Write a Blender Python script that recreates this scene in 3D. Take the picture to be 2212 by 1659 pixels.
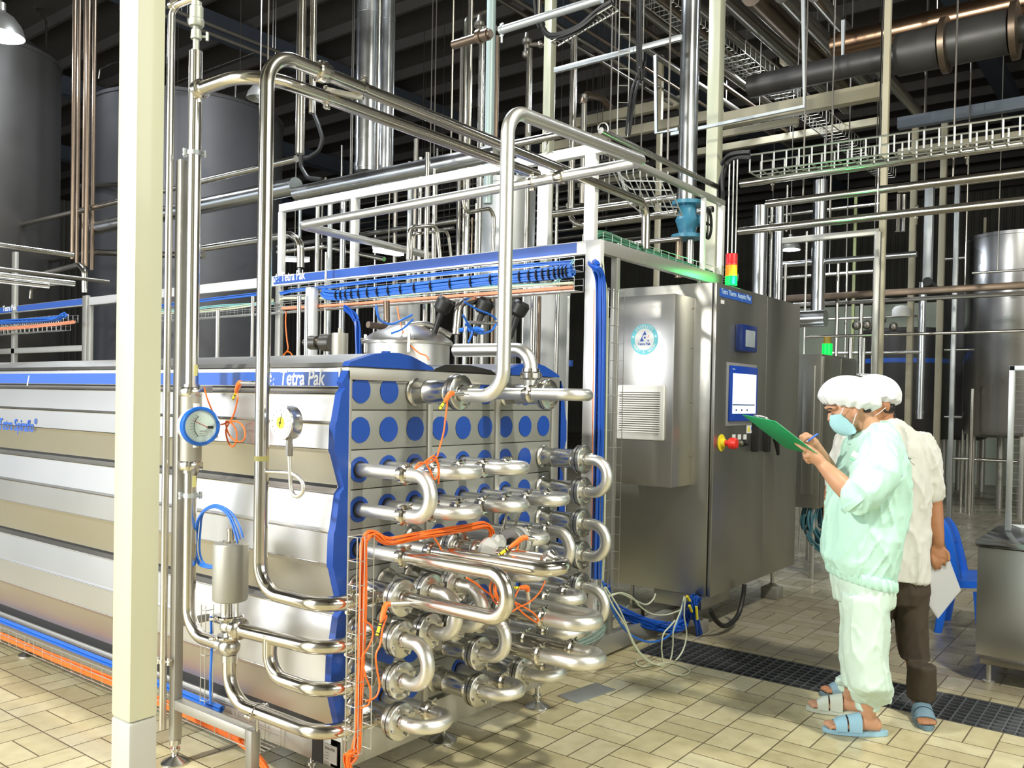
import bpy, bmesh, math, random
from mathutils import Vector as V, Matrix, noise
from math import pi, sin, cos, radians as rad
for o in list(bpy.data.objects): bpy.data.objects.remove(o)
SC = bpy.context.scene; COL = SC.collection
random.seed(7)
# ------------------------------------------------------------------ camera
FPX, PCX, PCY = 1874.85, 1106.0, 891.1
YAW, PIT, ROL = rad(52.377), rad(-0.9108), rad(1.0734)
EYE = V((0, 0, 1.5))
fw = V((sin(YAW)*cos(PIT), cos(YAW)*cos(PIT), sin(PIT)))
rt0 = V((cos(YAW), -sin(YAW), 0)); up0 = rt0.cross(fw)
rt = rt0*cos(ROL)+up0*sin(ROL); up = up0*cos(ROL)-rt0*sin(ROL)
cd = bpy.data.cameras.new('camera'); cam = bpy.data.objects.new('camera', cd); COL.objects.link(cam)
cam.matrix_world = Matrix(((rt.x, up.x, -fw.x, 0), (rt.y, up.y, -fw.y, 0), (rt.z, up.z, -fw.z, 1.5), (0, 0, 0, 1)))
cd.sensor_width = 36; cd.lens = FPX/2212*36; cd.shift_y = (PCY-829.5)/2212; cd.clip_end = 200
SC.camera = cam
# ------------------------------------------------------------------ world, lights, exposure
SC.view_settings.view_transform = 'Standard'; SC.view_settings.look = 'None'
SC.view_settings.exposure = 0.45; SC.view_settings.gamma = 1; SC.view_settings.use_curve_mapping = False
w = bpy.data.worlds.new('world'); SC.world = w; w.use_nodes = True
w.node_tree.nodes['Background'].inputs[0].default_value = (.75, .88, 1, 1)
w.node_tree.nodes['Background'].inputs[1].default_value = .6
def light(name, kind, loc, aim, power, col=(1, 1, 1), size=1.0, size_y=None, spot=None):
    d = bpy.data.lights.new(name, kind); d.energy = power; d.color = col
    if kind == 'AREA':
        d.size = size
        if size_y: d.shape = 'RECTANGLE'; d.size_y = size_y
        else: d.shape = 'DISK'
    elif kind == 'SPOT':
        d.shadow_soft_size = size; d.spot_size = rad(spot or 120); d.spot_blend = .6
    else: d.shadow_soft_size = size
    o = bpy.data.objects.new(name, d); COL.objects.link(o); o.location = loc
    o.rotation_euler = (V(aim)-V(loc)).to_track_quat('-Z', 'Y').to_euler()
    return o
COOL = (.86, .93, 1)
light('doorway_daylight', 'AREA', (-6.3, 7.5, 2.9), (3, 6, 1.6), 580, (.95, .97, 1), 10, 5)
light('side_panel_fill', 'AREA', (-6.3, 21, 2.9), (3, 20, 1.2), 100, (.95, .97, 1), 13, 5)  # added light, gives the side panels something bright to reflect
light('camera_side_fill', 'AREA', (2.5, -6.6, 4.0), (3, 4, 1.2), 210, (1, .98, .88), 9, 4)  # added fill from behind the camera, keeps the steel from reflecting black
light('high_bay_key', 'AREA', (-3.2, 4.0, 4.6), (3, 2.2, .4), 360, (1, .97, .86), .35)
light('high_bay_aisle', 'AREA', (2.6, -1.6, 6.4), (3.4, .6, 0), 270, (1, .97, .82), .5)
light('high_bay_machine', 'AREA', (5.2, 6.2, 6.9), (5.2, 6.2, 0), 200, COOL, .7)
light('high_bay_right', 'AREA', (9.5, -1.0, 6.6), (9.5, 0, 0), 50, COOL, .7)
light('high_bay_far', 'AREA', (12.5, 5.2, 6.4), (12.5, 5.2, 0), 110, COOL, .7)
light('high_bay_far_left', 'AREA', (3.0, 14.0, 7.0), (3, 14, 0), 60, COOL, .7)
# ------------------------------------------------------------------ projection helpers: pixel -> world point on a plane
def ray(px, py): return rt*((px-PCX)/FPX)-up*((py-PCY)/FPX)+fw
def at(px, py, ax, v):
    d = ray(px, py); i = 'XYZ'.index(ax); return EYE+d*((v-EYE[i])/d[i])
def atd(px, py, t): return EYE+ray(px, py)*t
def proj(p):
    d = V(p)-EYE; z = d.dot(fw); return PCX+FPX*d.dot(rt)/z, PCY-FPX*d.dot(up)/z
def yof(px, x, z, lo=.3, hi=30.):
    g = lambda y: proj((x, y, z))[0]-px
    for _ in range(50):
        m = (lo+hi)/2
        if g(lo)*g(m) <= 0: hi = m
        else: lo = m
    return (lo+hi)/2
# ------------------------------------------------------------------ materials
MATS = {}
def mat(name, col=(.5, .5, .5), rough=.5, metal=0., noise_s=0, noise_a=.0, bump=0., bump_s=60, emit=None, es=1., stretch=None, alpha=None, trans=0., coat=0., rvar=0.):
    if name in MATS: return MATS[name]
    m = bpy.data.materials.new(name); m.use_nodes = True; nt = m.node_tree; b = nt.nodes['Principled BSDF']
    b.inputs['Base Color'].default_value = (*col, 1); b.inputs['Roughness'].default_value = rough; b.inputs['Metallic'].default_value = metal
    if coat: b.inputs['Coat Weight'].default_value = coat
    if trans: b.inputs['Transmission Weight'].default_value = trans
    if alpha is not None: b.inputs['Alpha'].default_value = alpha
    if emit: b.inputs['Emission Color'].default_value = (*emit, 1); b.inputs['Emission Strength'].default_value = es
    if noise_a or bump or rvar:
        tc = nt.nodes.new('ShaderNodeTexCoord'); mp = nt.nodes.new('ShaderNodeMapping')
        nt.links.new(tc.outputs['Object'], mp.inputs[0])
        if stretch: mp.inputs['Scale'].default_value = stretch
        n = nt.nodes.new('ShaderNodeTexNoise'); n.inputs['Scale'].default_value = noise_s or 8; n.inputs['Detail'].default_value = 4
        nt.links.new(mp.outputs[0], n.inputs['Vector'])
        if noise_a:
            mx = nt.nodes.new('ShaderNodeMix'); mx.data_type = 'RGBA'
            mx.inputs[6].default_value = (*[c*(1-noise_a) for c in col], 1); mx.inputs[7].default_value = (*[min(1, c*(1+noise_a)) for c in col], 1)
            nt.links.new(n.outputs[0], mx.inputs[0]); nt.links.new(mx.outputs[2], b.inputs['Base Color'])
        if rvar:
            mr = nt.nodes.new('ShaderNodeMapRange'); mr.inputs[1].default_value = .3; mr.inputs[2].default_value = .7
            mr.inputs[3].default_value = max(.03, rough-rvar); mr.inputs[4].default_value = rough+rvar
            nt.links.new(n.outputs[0], mr.inputs[0]); nt.links.new(mr.outputs[0], b.inputs['Roughness'])
        if bump:
            n2 = nt.nodes.new('ShaderNodeTexNoise'); n2.inputs['Scale'].default_value = bump_s; nt.links.new(mp.outputs[0], n2.inputs['Vector'])
            bp = nt.nodes.new('ShaderNodeBump'); bp.inputs['Strength'].default_value = bump; bp.inputs['Distance'].default_value = .01
            nt.links.new(n2.outputs[0], bp.inputs['Height']); nt.links.new(bp.outputs[0], b.inputs['Normal'])
    MATS[name] = m; return m
PIPE = mat('polished_stainless', (.66, .63, .57), .17, 1, 3, .06, rvar=.05)
BEND = mat('blasted_stainless', (.80, .79, .75), .40, 1, 14, .07, bump=.05, bump_s=150)
SHELL = mat('satin_stainless', (.64, .63, .59), .26, 1, 5, .08, rvar=.07)
SHEET = mat('brushed_sheet', (.66, .645, .61), .33, 1, 1.5, .03, rvar=.03)
CABM = mat('cabinet_sheet', (.50, .50, .47), .38, 1, 3, .06, stretch=(1, 1, .15), rvar=.05, bump=.02, bump_s=200)
PANEL = mat('grey_panel', (.31, .315, .29), .45, .35, 6, .06)
FRAME = mat('frame_steel', (.48, .47, .43), .42, .7, 6, .08)
GALV = mat('galvanised', (.50, .53, .54), .45, .8, 9, .12)
DARK = mat('dark_steel', (.30, .28, .25), .30, .9, 4, .2)
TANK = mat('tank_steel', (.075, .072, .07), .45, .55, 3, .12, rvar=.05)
BLUE = mat('blue_plastic', (.010, .065, .36), .38, 0, 10, .08)
SIGNB = mat('sign_blue', (.03, .11, .47), .35)
CREAM = mat('cream_paint', (.60, .61, .46), .30, 0, 2.5, .05, coat=.35)
CREAMB = mat('aged_cream_paint', (.46, .42, .30), .5, 0, 2, .15)
WHITE = mat('white_plastic', (.8, .8, .78), .45)
BLACK = mat('black_rubber', (.012, .012, .012), .5)
WIRE = mat('zinc_wire', (.62, .62, .58), .35, .9)
ORANGE = mat('orange_cable', (.86, .17, .02), .42)
CBLUE = mat('blue_hose', (.02, .15, .62), .38)
CCREAM = mat('cream_cable', (.62, .66, .50), .5)
CGREEN = mat('pale_teal_cable', (.25, .55, .55), .5)
YEL = mat('yellow_tag', (.85, .72, .03), .5)
LWHITE = mat('lettering_white', (.88, .9, .92), .5)
LBLUE = mat('lettering_blue', (.02, .10, .5), .5)
# ------------------------------------------------------------------ object helpers
def link(name, me, parent=None, mats=None, smooth=True):
    if smooth:
        for p in me.polygons: p.use_smooth = True
        try: me.set_sharp_from_angle(angle=rad(38))
        except Exception: pass
    o = bpy.data.objects.new(name, me); COL.objects.link(o)
    for m in (mats if isinstance(mats, (list, tuple)) else [mats]):
        if m: me.materials.append(m)
    if parent:
        o.parent = parent
        if parent.type == 'EMPTY': o.matrix_parent_inverse = Matrix.Translation(-parent.location)
    return o
def tag(o, label, cat, group=None, kind=None):
    if label: o['label'] = label
    if cat: o['category'] = cat
    if group: o['group'] = group
    if kind: o['kind'] = kind
    return o
def thing(name, label, cat, loc=(0, 0, 0), group=None):
    o = bpy.data.objects.new(name, None); COL.objects.link(o); o.location = loc; o.empty_display_size = .05
    return tag(o, label, cat, group)
def perp(t):
    a = V((0, 0, 1)) if abs(t.z) < .9 else V((1, 0, 0))
    n = t.cross(a).normalized(); return n
def fillet(pts, R, seg=8):
    pts = [V(p) for p in pts]; Rs = R if isinstance(R, (list, tuple)) else [R]*len(pts)
    out = [pts[0]]
    for i in range(1, len(pts)-1):
        p, a, b = pts[i], pts[i-1]-pts[i], pts[i+1]-pts[i]
        la, lb = a.length, b.length; a.normalize(); b.normalize()
        ang = a.angle(b); r = Rs[i]
        if ang > pi-.02 or r <= 0: out.append(p); continue
        t = min(r/math.tan(ang/2), la*.499 if i > 1 else la*.99, lb*.499 if i < len(pts)-2 else lb*.99); r = t*math.tan(ang/2)
        c = p+(a+b).normalized()*(r/sin(ang/2))
        s, e = p+a*t-c, p+b*t-c; tot = s.angle(e); ax = s.cross(e).normalized()
        n = max(2, int(seg*tot/(pi/2)+.5))
        for k in range(n+1): out.append(c+Matrix.Rotation(tot*k/n, 3, ax) @ s)
    out.append(pts[-1]); res = [out[0]]
    for p in out[1:]:
        if (p-res[-1]).length > 1e-5: res.append(p)
    return res
def spline(pts, n=6, closed=False):
    P = [V(p) for p in pts]; out = []
    N = len(P)
    for i in range(N if closed else N-1):
        p0 = P[(i-1) % N] if closed or i > 0 else P[0]*2-P[1]
        p1, p2 = P[i], P[(i+1) % N]
        p3 = P[(i+2) % N] if closed or i+2 < N else P[-1]*2-P[-2]
        for k in range(n):
            t = k/n
            out.append(.5*((2*p1)+(p2-p0)*t+(2*p0-5*p1+4*p2-p3)*t*t+(3*p1-p0-3*p2+p3)*t**3))
    if not closed: out.append(P[-1])
    return out
class B:
    """collects shapes into one mesh"""
    def __init__(s): s.v = []; s.f = []; s.mi = []; s.m = 0
    def add(s, vs, fs):
        k = len(s.v); s.v += [V(x) for x in vs]; s.f += [[i+k for i in f] for f in fs]; s.mi += [s.m]*len(fs); return s
    def box(s, a, b, rot=None, piv=None):
        x0, y0, z0 = a; x1, y1, z1 = b
        vs = [V(p) for p in ((x0, y0, z0), (x1, y0, z0), (x1, y1, z0), (x0, y1, z0), (x0, y0, z1), (x1, y0, z1), (x1, y1, z1), (x0, y1, z1))]
        if rot is not None:
            c = V(piv) if piv is not None else sum(vs, V())/8
            vs = [c+rot @ (p-c) for p in vs]
        return s.add(vs, [(0, 3, 2, 1), (4, 5, 6, 7), (0, 1, 5, 4), (1, 2, 6, 5), (2, 3, 7, 6), (3, 0, 4, 7)])
    def cbox(s, c, d, rot=None):
        c = V(c); d = V(d)/2; return s.box(c-d, c+d, rot)
    def bbox(s, a, b, e=.004, rot=None, piv=None):
        """box with chamfered edges"""
        bm = bmesh.new(); bmesh.ops.create_cube(bm, size=1)
        a = V(a); b = V(b); d = b-a; c = (a+b)/2
        for v in bm.verts: v.co = V((v.co.x*d.x, v.co.y*d.y, v.co.z*d.z))+c
        bmesh.ops.bevel(bm, geom=bm.edges[:], offset=min(e, min(abs(d.x), abs(d.y), abs(d.z))*.45), segments=2, affect='EDGES', profile=.5)
        if rot is not None:
            p0 = V(piv) if piv is not None else c
            for v in bm.verts: v.co = p0+rot @ (v.co-p0)
        bm.verts.index_update(); s.add([v.co.copy() for v in bm.verts], [[v.index for v in f.verts] for f in bm.faces]); bm.free(); return s
    def tube(s, pts, r, n=12, cap=True, closed=False, twist=0):
        pts = [V(p) for p in pts]; N = len(pts); rs = r if isinstance(r, (list, tuple)) else [r]*N
        tan = []
        for i in range(N):
            if closed: t = (pts[(i+1) % N]-pts[i-1])
            else: t = (pts[min(i+1, N-1)]-pts[max(i-1, 0)])
            tan.append(t.normalized())
        nrm = perp(tan[0]); vs = []
        for i in range(N):
            if i:
                q = tan[i-1].rotation_difference(tan[i]); nrm = q @ nrm
            nrm = (nrm-tan[i]*nrm.dot(tan[i])).normalized(); bn = tan[i].cross(nrm)
            for k in range(n):
                a = 2*pi*k/n+twist; vs.append(pts[i]+(nrm*cos(a)+bn*sin(a))*rs[i])
        fs = []
        for i in range(N if closed else N-1):
            j = (i+1) % N
            for k in range(n): fs.append((i*n+k, i*n+(k+1) % n, j*n+(k+1) % n, j*n+k))
        if cap and not closed: fs.append(tuple(range(n-1, -1, -1))); fs.append(tuple((N-1)*n+k for k in range(n)))
        return s.add(vs, fs)
    def cyl(s, a, b, r, n=20): return s.tube([a, b], r, n)
    def lathe(s, base, axis, prof, n=24, ring=False):
        """prof: (distance along axis, radius)"""
        base = V(base); ax = V(axis).normalized(); u = perp(ax); w = ax.cross(u); vs = []
        for d, r in prof:
            for k in range(n):
                a = 2*pi*k/n; vs.append(base+ax*d+(u*cos(a)+w*sin(a))*max(r, 1e-4))
        fs = [(i*n+k, i*n+(k+1) % n, (i+1)*n+(k+1) % n, (i+1)*n+k) for i in range(len(prof)-1) for k in range(n)]
        if ring: fs += [((len(prof)-1)*n+k, (len(prof)-1)*n+(k+1) % n, (k+1) % n, k) for k in range(n)]
        else: fs.append(tuple(range(n-1, -1, -1))); fs.append(tuple((len(prof)-1)*n+k for k in range(n)))
        return s.add(vs, fs)
    def prism(s, poly, d, loc=None):
        """poly: list of 3d points, extruded by vector d"""
        n = len(poly); P = [V(p) for p in poly]; d = V(d)
        return s.add(P+[p+d for p in P], [tuple(range(n-1, -1, -1)), tuple(range(n, 2*n))]+[(i, (i+1) % n, n+(i+1) % n, n+i) for i in range(n)])
    def sphere(s, c, r, n=12, sc=(1, 1, 1)):
        c = V(c); prof = []; vs = []; fs = []
        for i in range(n+1):
            th = pi*i/n
            for k in range(2*n):
                a = pi*k/n; vs.append(c+V((sin(th)*cos(a)*r*sc[0], sin(th)*sin(a)*r*sc[1], cos(th)*r*sc[2])))
        for i in range(n):
            for k in range(2*n): fs.append((i*2*n+k, (i+1)*2*n+k, (i+1)*2*n+(k+1) % (2*n), i*2*n+(k+1) % (2*n)))
        return s.add(vs, fs)
    def build(s, name, mats, parent=None, smooth=True):
        me = bpy.data.meshes.new(name); me.from_pydata([tuple(v) for v in s.v], [], s.f); me.update()
        bm = bmesh.new(); bm.from_mesh(me)
        bmesh.ops.remove_doubles(bm, verts=bm.verts, dist=1e-6); bmesh.ops.recalc_face_normals(bm, faces=bm.faces); bm.to_mesh(me); bm.free()
        o = link(name, me, parent, mats, smooth)
        if isinstance(mats, (list, tuple)) and len(mats) > 1 and len(me.polygons) == len(s.mi):
            for p, k in zip(me.polygons, s.mi): p.material_index = k
        return o
def text(body, p, xdir, updir, size, m, parent, name='lettering', shear=0, thick=.0008, align='LEFT', width=None):
    c = bpy.data.curves.new(name, 'FONT'); c.body = body; c.size = size; c.extrude = thick; c.shear = shear; c.align_x = align; c.offset = size*.018
    t = bpy.data.objects.new(name, c); COL.objects.link(t)
    me = bpy.data.meshes.new_from_object(t.evaluated_get(bpy.context.evaluated_depsgraph_get())); bpy.data.objects.remove(t)
    x = V(xdir).normalized(); y = V(updir).normalized(); z = x.cross(y)
    s = 1
    if width:
        xs = [v.co.x for v in me.vertices]; s = width/(max(xs)-min(xs))
    for v in me.vertices: v.co = V(p)+x*v.co.x*s+y*v.co.y+z*v.co.z
    return link(name, me, parent, m, False)
def clamp_band(b, p, d, r, w=.02, t=.012, nut=True):
    """raised tri-clamp ring round a pipe of radius r at p, axis d"""
    p = V(p); d = V(d).normalized()
    b.lathe(p-d*w/2, d, [(0, r), (0, r+t*.6), (w*.2, r+t), (w*.8, r+t), (w, r+t*.6), (w, r)], 20)
    if nut:
        u = perp(d); b.cyl(p+u*(r+t)-d*w*.1, p+u*(r+t+.014)-d*w*.1, .006, 8); b.cbox(p+u*(r+t+.004), (.02, .016, .016))
def saddle(b, p, d, r, foot):
    """pipe hanger: thin ring with ears pointing along foot"""
    p = V(p); d = V(d).normalized(); f = V(foot).normalized()
    b.lathe(p-d*.009, d, [(0, r), (0, r+.003), (.018, r+.003), (.018, r)], 20)
    for s in (-1, 1): b.cyl(p+f*s*(r+.002)-d*.001, p+f*s*(r+.02)-d*.001, .006, 8); b.cyl(p+f*s*(r+.012)-d*.014, p+f*s*(r+.012)+d*.014, .007, 8)
# ================================================================== the hall
def struct(name, b, m, parent=None, smooth=False):
    o = b.build(name, m, parent, smooth)
    if not parent: o['kind'] = 'structure'
    return o
def floor_mat():
    m = bpy.data.materials.new('floor_tile'); m.use_nodes = True; nt = m.node_tree; P = nt.nodes['Principled BSDF']; N = nt.nodes.new; L = nt.links.new
    def mth(op, a, b=None, c=None):
        n = N('ShaderNodeMath'); n.operation = op
        for i, x in enumerate((a, b, c)):
            if x is None: continue
            if isinstance(x, (int, float)): n.inputs[i].default_value = x
            else: L(x, n.inputs[i])
        return n.outputs[0]
    g = N('ShaderNodeNewGeometry'); sp = N('ShaderNodeSeparateXYZ'); L(g.outputs['Position'], sp.inputs[0])
    S = .2545
    u = mth('DIVIDE', mth('SUBTRACT', sp.outputs[0], 3.54-S*40), S); v = mth('DIVIDE', mth('SUBTRACT', sp.outputs[1], 2.14-S*80), S)
    iu, iv = mth('FLOOR', u), mth('FLOOR', v); fu, fv = mth('FRACT', u), mth('FRACT', v)
    par = mth('MODULO', mth('ADD', iu, iv), 2.0)           # 1 -> split along x
    par = mth('SUBTRACT', 1.0, par)
    du = mth('ABSOLUTE', mth('SUBTRACT', fu, .5)); dv = mth('ABSOLUTE', mth('SUBTRACT', fv, .5))
    edge = mth('SUBTRACT', .5, mth('MAXIMUM', du, dv))
    mid = mth('ADD', mth('MULTIPLY', par, du), mth('MULTIPLY', mth('SUBTRACT', 1.0, par), dv))
    d = mth('MINIMUM', edge, mid)
    grout = N('ShaderNodeMapRange'); grout.inputs[1].default_value = .006; grout.inputs[2].default_value = .016; L(d, grout.inputs[0])
    half = mth('GREATER_THAN', mth('ADD', mth('MULTIPLY', par, fu), mth('MULTIPLY', mth('SUBTRACT', 1.0, par), fv)), .5)
    cb = N('ShaderNodeCombineXYZ'); L(iu, cb.inputs[0]); L(iv, cb.inputs[1]); L(half, cb.inputs[2])
    wn = N('ShaderNodeTexWhiteNoise'); wn.noise_dimensions = '3D'; L(cb.outputs[0], wn.inputs[0])
    r1 = N('ShaderNodeValToRGB'); L(wn.outputs[0], r1.inputs[0]); e = r1.color_ramp.elements
    e[0].position = 0; e[0].color = (.50, .44, .27, 1); e[1].position = 1; e[1].color = (.68, .63, .43, 1)
    x = e.new(.5); x.color = (.62, .56, .34, 1)
    n1 = N('ShaderNodeTexNoise'); n1.inputs['Scale'].default_value = 1.1; n1.inputs['Detail'].default_value = 6; L(g.outputs['Position'], n1.inputs['Vector'])
    mr = N('ShaderNodeMapRange'); L(n1.outputs[0], mr.inputs[0]); mr.inputs[1].default_value = .35; mr.inputs[2].default_value = .7; mr.inputs[3].default_value = .0; mr.inputs[4].default_value = .45
    m1 = N('ShaderNodeMix'); m1.data_type = 'RGBA'; L(mr.outputs[0], m1.inputs[0]); L(r1.outputs[0], m1.inputs[6]); m1.inputs[7].default_value = (.34, .28, .17, 1)
    n2 = N('ShaderNodeTexNoise'); n2.inputs['Scale'].default_value = 14; n2.inputs['Detail'].default_value = 5; L(g.outputs['Position'], n2.inputs['Vector'])
    m2 = N('ShaderNodeMix'); m2.data_type = 'RGBA'; m2.blend_type = 'MULTIPLY'; m2.inputs[0].default_value = .5; L(m1.outputs[2], m2.inputs[6])
    r2 = N('ShaderNodeValToRGB'); L(n2.outputs[0], r2.inputs[0]); r2.color_ramp.elements[0].position = .3; r2.color_ramp.elements[0].color = (.72, .68, .6, 1); r2.color_ramp.elements[1].position = .6
    L(r2.outputs[0], m2.inputs[7])
    # beyond the drain the tiles are greyer and wet
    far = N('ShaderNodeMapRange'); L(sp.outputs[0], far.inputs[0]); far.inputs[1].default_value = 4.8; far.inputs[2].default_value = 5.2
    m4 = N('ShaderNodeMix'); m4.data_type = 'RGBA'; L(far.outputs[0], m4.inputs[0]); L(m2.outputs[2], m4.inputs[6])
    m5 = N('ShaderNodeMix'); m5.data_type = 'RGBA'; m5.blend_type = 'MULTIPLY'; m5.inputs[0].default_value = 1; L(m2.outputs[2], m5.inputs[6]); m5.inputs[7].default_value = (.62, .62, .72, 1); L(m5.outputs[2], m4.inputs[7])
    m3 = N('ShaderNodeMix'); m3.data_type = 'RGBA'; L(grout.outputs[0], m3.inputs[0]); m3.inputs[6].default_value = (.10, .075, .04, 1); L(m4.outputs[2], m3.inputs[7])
    L(m3.outputs[2], P.inputs['Base Color'])
    ro = N('ShaderNodeMapRange'); L(n1.outputs[0], ro.inputs[0]); ro.inputs[1].default_value = .4; ro.inputs[2].default_value = .62; ro.inputs[3].default_value = .18; ro.inputs[4].default_value = .42
    L(ro.outputs[0], P.inputs['Roughness'])
    bp = N('ShaderNodeBump'); bp.inputs['Strength'].default_value = .5; bp.inputs['Distance'].default_value = .003
    hh = mth('ADD', grout.outputs[0], mth('MULTIPLY', n2.outputs[0], .3)); L(hh, bp.inputs['Height']); L(bp.outputs[0], P.inputs['Normal'])
    return m
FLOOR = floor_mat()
X0, X1, Y0, Y1, HC = -6.6, 34, -7, 36, 9.2
DX0, DX1, DY0, DY1 = 4.56, 5.0, -4.0, 2.6
b = B()
for a in (((X0, Y0), (DX0, Y1)), ((DX1, Y0), (X1, Y1)), ((DX0, DY1), (DX1, Y1)), ((DX0, Y0), (DX1, DY0))):
    b.box((a[0][0], a[0][1], -.2), (a[1][0], a[1][1], 0))
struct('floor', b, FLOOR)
b = B(); b.box((DX0, DY0, -.2), (DX1, DY1, -.17)); b.box((DX0-.001, DY0, -.17), (DX0+.004, DY1, -.002)); b.box((DX1-.004, DY0, -.17), (DX1+.001, DY1, -.002))
struct('trim_1', b, mat('drain_dark', (.05, .05, .05), .25, .3))
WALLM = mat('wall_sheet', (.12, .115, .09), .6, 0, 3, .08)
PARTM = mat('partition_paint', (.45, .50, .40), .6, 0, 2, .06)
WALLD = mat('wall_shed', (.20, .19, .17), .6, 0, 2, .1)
def ribbed(a, c, z0, z1, step=.25, d=.03):
    """wall of ribbed sheet between plan points a and c"""
    b = B(); a = V((*a, 0)); c = V((*c, 0)); L = (c-a).length; t = (c-a).normalized(); n = V((-t.y, t.x, 0)); k = int(L/step); pts = []
    for i in range(k+1):
        for f, o in ((0, 0), (.6, 0), (.7, d), (.9, d)):
            q = (i+f)*step
            if q < L: pts.append(a+t*q+n*o)
    pts.append(c); m = len(pts)
    vs = [p+V((0, 0, z0)) for p in pts]+[p+V((0, 0, z1)) for p in pts]
    b.add(vs, [(i, i+1, m+i+1, m+i) for i in range(m-1)]); return b
# long wall far beyond the machines, left end wall and shell
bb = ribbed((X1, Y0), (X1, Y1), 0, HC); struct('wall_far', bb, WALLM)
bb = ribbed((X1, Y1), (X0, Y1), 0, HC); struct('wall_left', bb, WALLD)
b = B(); b.box((19, -4, 0), (19.15, 12, 3.6)); struct('wall_partition', b, PARTM)
b = B(); b.box((X0-.2, Y0-.2, 5.6), (X0, Y1, HC)); b.box((X0-.2, Y0-.2, 0), (X0, 1.5, 5.6)); b.box((X0-.2, 13.0, 0), (X0, 14.2, 5.6)); b.box((X0-.2, 28, 0), (X0, Y1, 5.6)); b.box((X0-.2, 1.5, 0), (X0, 28, .3))
struct('wall_doorway_side', b, mat('wall_block', (.55, .54, .48), .6))
b = B(); b.box((X0, Y0-.2, 0), (X1, Y0, 1.8)); b.box((X0, Y0-.2, 6.2), (X1, Y0, HC)); b.box((X0, Y0-.2, 1.8), (-2.5, Y0, 6.2)); b.box((7.5, Y0-.2, 1.8), (X1, Y0, 6.2))
struct('wall_window_side', b, mat('wall_block', (.55, .54, .48), .6))
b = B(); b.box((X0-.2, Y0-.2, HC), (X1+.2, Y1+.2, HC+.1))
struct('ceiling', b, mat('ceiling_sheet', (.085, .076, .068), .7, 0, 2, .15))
# purlins and rafters
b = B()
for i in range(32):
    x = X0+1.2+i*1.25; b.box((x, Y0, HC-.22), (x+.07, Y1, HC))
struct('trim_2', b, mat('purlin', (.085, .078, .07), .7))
b = B()
for y in (3.2, 9.2, 15.2, 21.2, 27.2): b.box((X0, y, HC-.62), (X1, y+.2, HC-.22)); b.box((X0, y-.08, HC-.66), (X1, y+.28, HC-.62))
struct('trim_3', b, mat('rafter', (.10, .12, .16), .6, .2))
# drain grating panels
for k, ya in enumerate([2.55-1.05*i for i in range(6)]):
    b = B(); yb = ya-1.04; n = 19
    for i in range(n+1):
        y = ya-(ya-yb)*i/n; b.box((DX0+.006, y-.003, -.038), (DX1-.006, y+.003, -.002))
    for i in range(9):
        x = DX0+.008+(DX1-DX0-.016)*i/8; b.box((x-.0025, yb, -.03), (x+.0025, ya, -.001))
    o = b.build('drain_grate', mat('grate_steel', (.26, .27, .28), .4, .8), None, False)
    names = ['steel floor grating panel, end one under the hanging cables', 'steel floor grating panel between the cabinet corner and the nearer worker', 'steel floor grating panel beneath the two workers', 'steel floor grating panel right of the workers, running out of frame', 'steel floor grating panel at the dim end of the drain', 'last steel floor grating panel of the drain']
    tag(o, names[k], 'drain grate', 'floor drain grating')
b = B(); b.bbox((0, 0, 0), (.30, .14, .004), .001, None)
R = Matrix.Rotation(rad(-8), 3, 'Z'); p = at(1205, 1508, 'Z', 0); b.v = [R @ q+V((p.x, p.y-.12, .0005)) for q in b.v]
tag(b.build('floor_plate', GALV), 'loose grey metal plate lying on the tiles beside the machine foot', 'metal plate')
# ================================================================== tubular heat exchanger cabinet
BX, BY, BT, BB = 2.141, 2.418, 1.604, .117
XC = lambda c: 2.218+.1468*(c-1)
ZR = lambda r: 1.521-.1482*(r-1)
BE = 8.6
hx = thing('heat_exchanger', 'long stainless tubular heat exchanger with blue trim and rows of blue round end caps', 'heat exchanger', (2.8, 4, 0))
# side cladding: three big panels, each folded into facets
zz = [at(735, y, 'X', BX-.02).z for y in (838, 921, 1001, 1056, 1120, 1190, 1277, 1322, 1385, 1465, 1545, 1588)]
def fold(z0, z1):
    h = z0-z1
    return [(0.004, z0), (-.014, z0-.02), (-.034, z0-h*.33), (-.040, z0-h*.36), (-.043, z0-h*.62), (-.035, z0-h*.66), (.006, z1+.004)]
for z0, z1 in ((zz[0], zz[3]), (zz[3], zz[7]), (zz[7], zz[11])):
    pr_ = fold(z0-.004, z1+.004); b = B(); b.prism([(BX+x, BY+.03, z) for x, z in pr_]+[(BX+.03, BY+.03, z1+.008), (BX+.03, BY+.03, z0-.008)], (0, BE-BY, 0))
    b.build('side_panel', SHEET, hx, False)
    b = B()
    for k_ in (1, 3, 4): x_, z_ = pr_[k_]; b.cyl((BX+x_+.001, BY+.03, z_), (BX+x_+.001, BE, z_), .0035, 8)
    b.build('crease_highlight_bead', PIPE, hx)  # polished beads added to draw the bright highlight along each crease
b = B(); b.box((BX+.012, BY+.03, BB), (BX+.05, BE, BT-.002)); b.build('inner_frame', BLACK, hx, False)
b = B(); b.bbox((BX-.006, BY+.03, zz[0]+.004), (BX+.03, BE, BT-.002), .003); b.build('top_rail', SHEET, hx)
zt, zb_ = at(715, 803, 'X', BX-.008).z, at(715, 834, 'X', BX-.008).z
b = B(); b.box((BX-.008, BY+.035, zb_), (BX-.004, BE, zt)); strip = b.build('nameplate_strip', SIGNB, hx, False)
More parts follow.
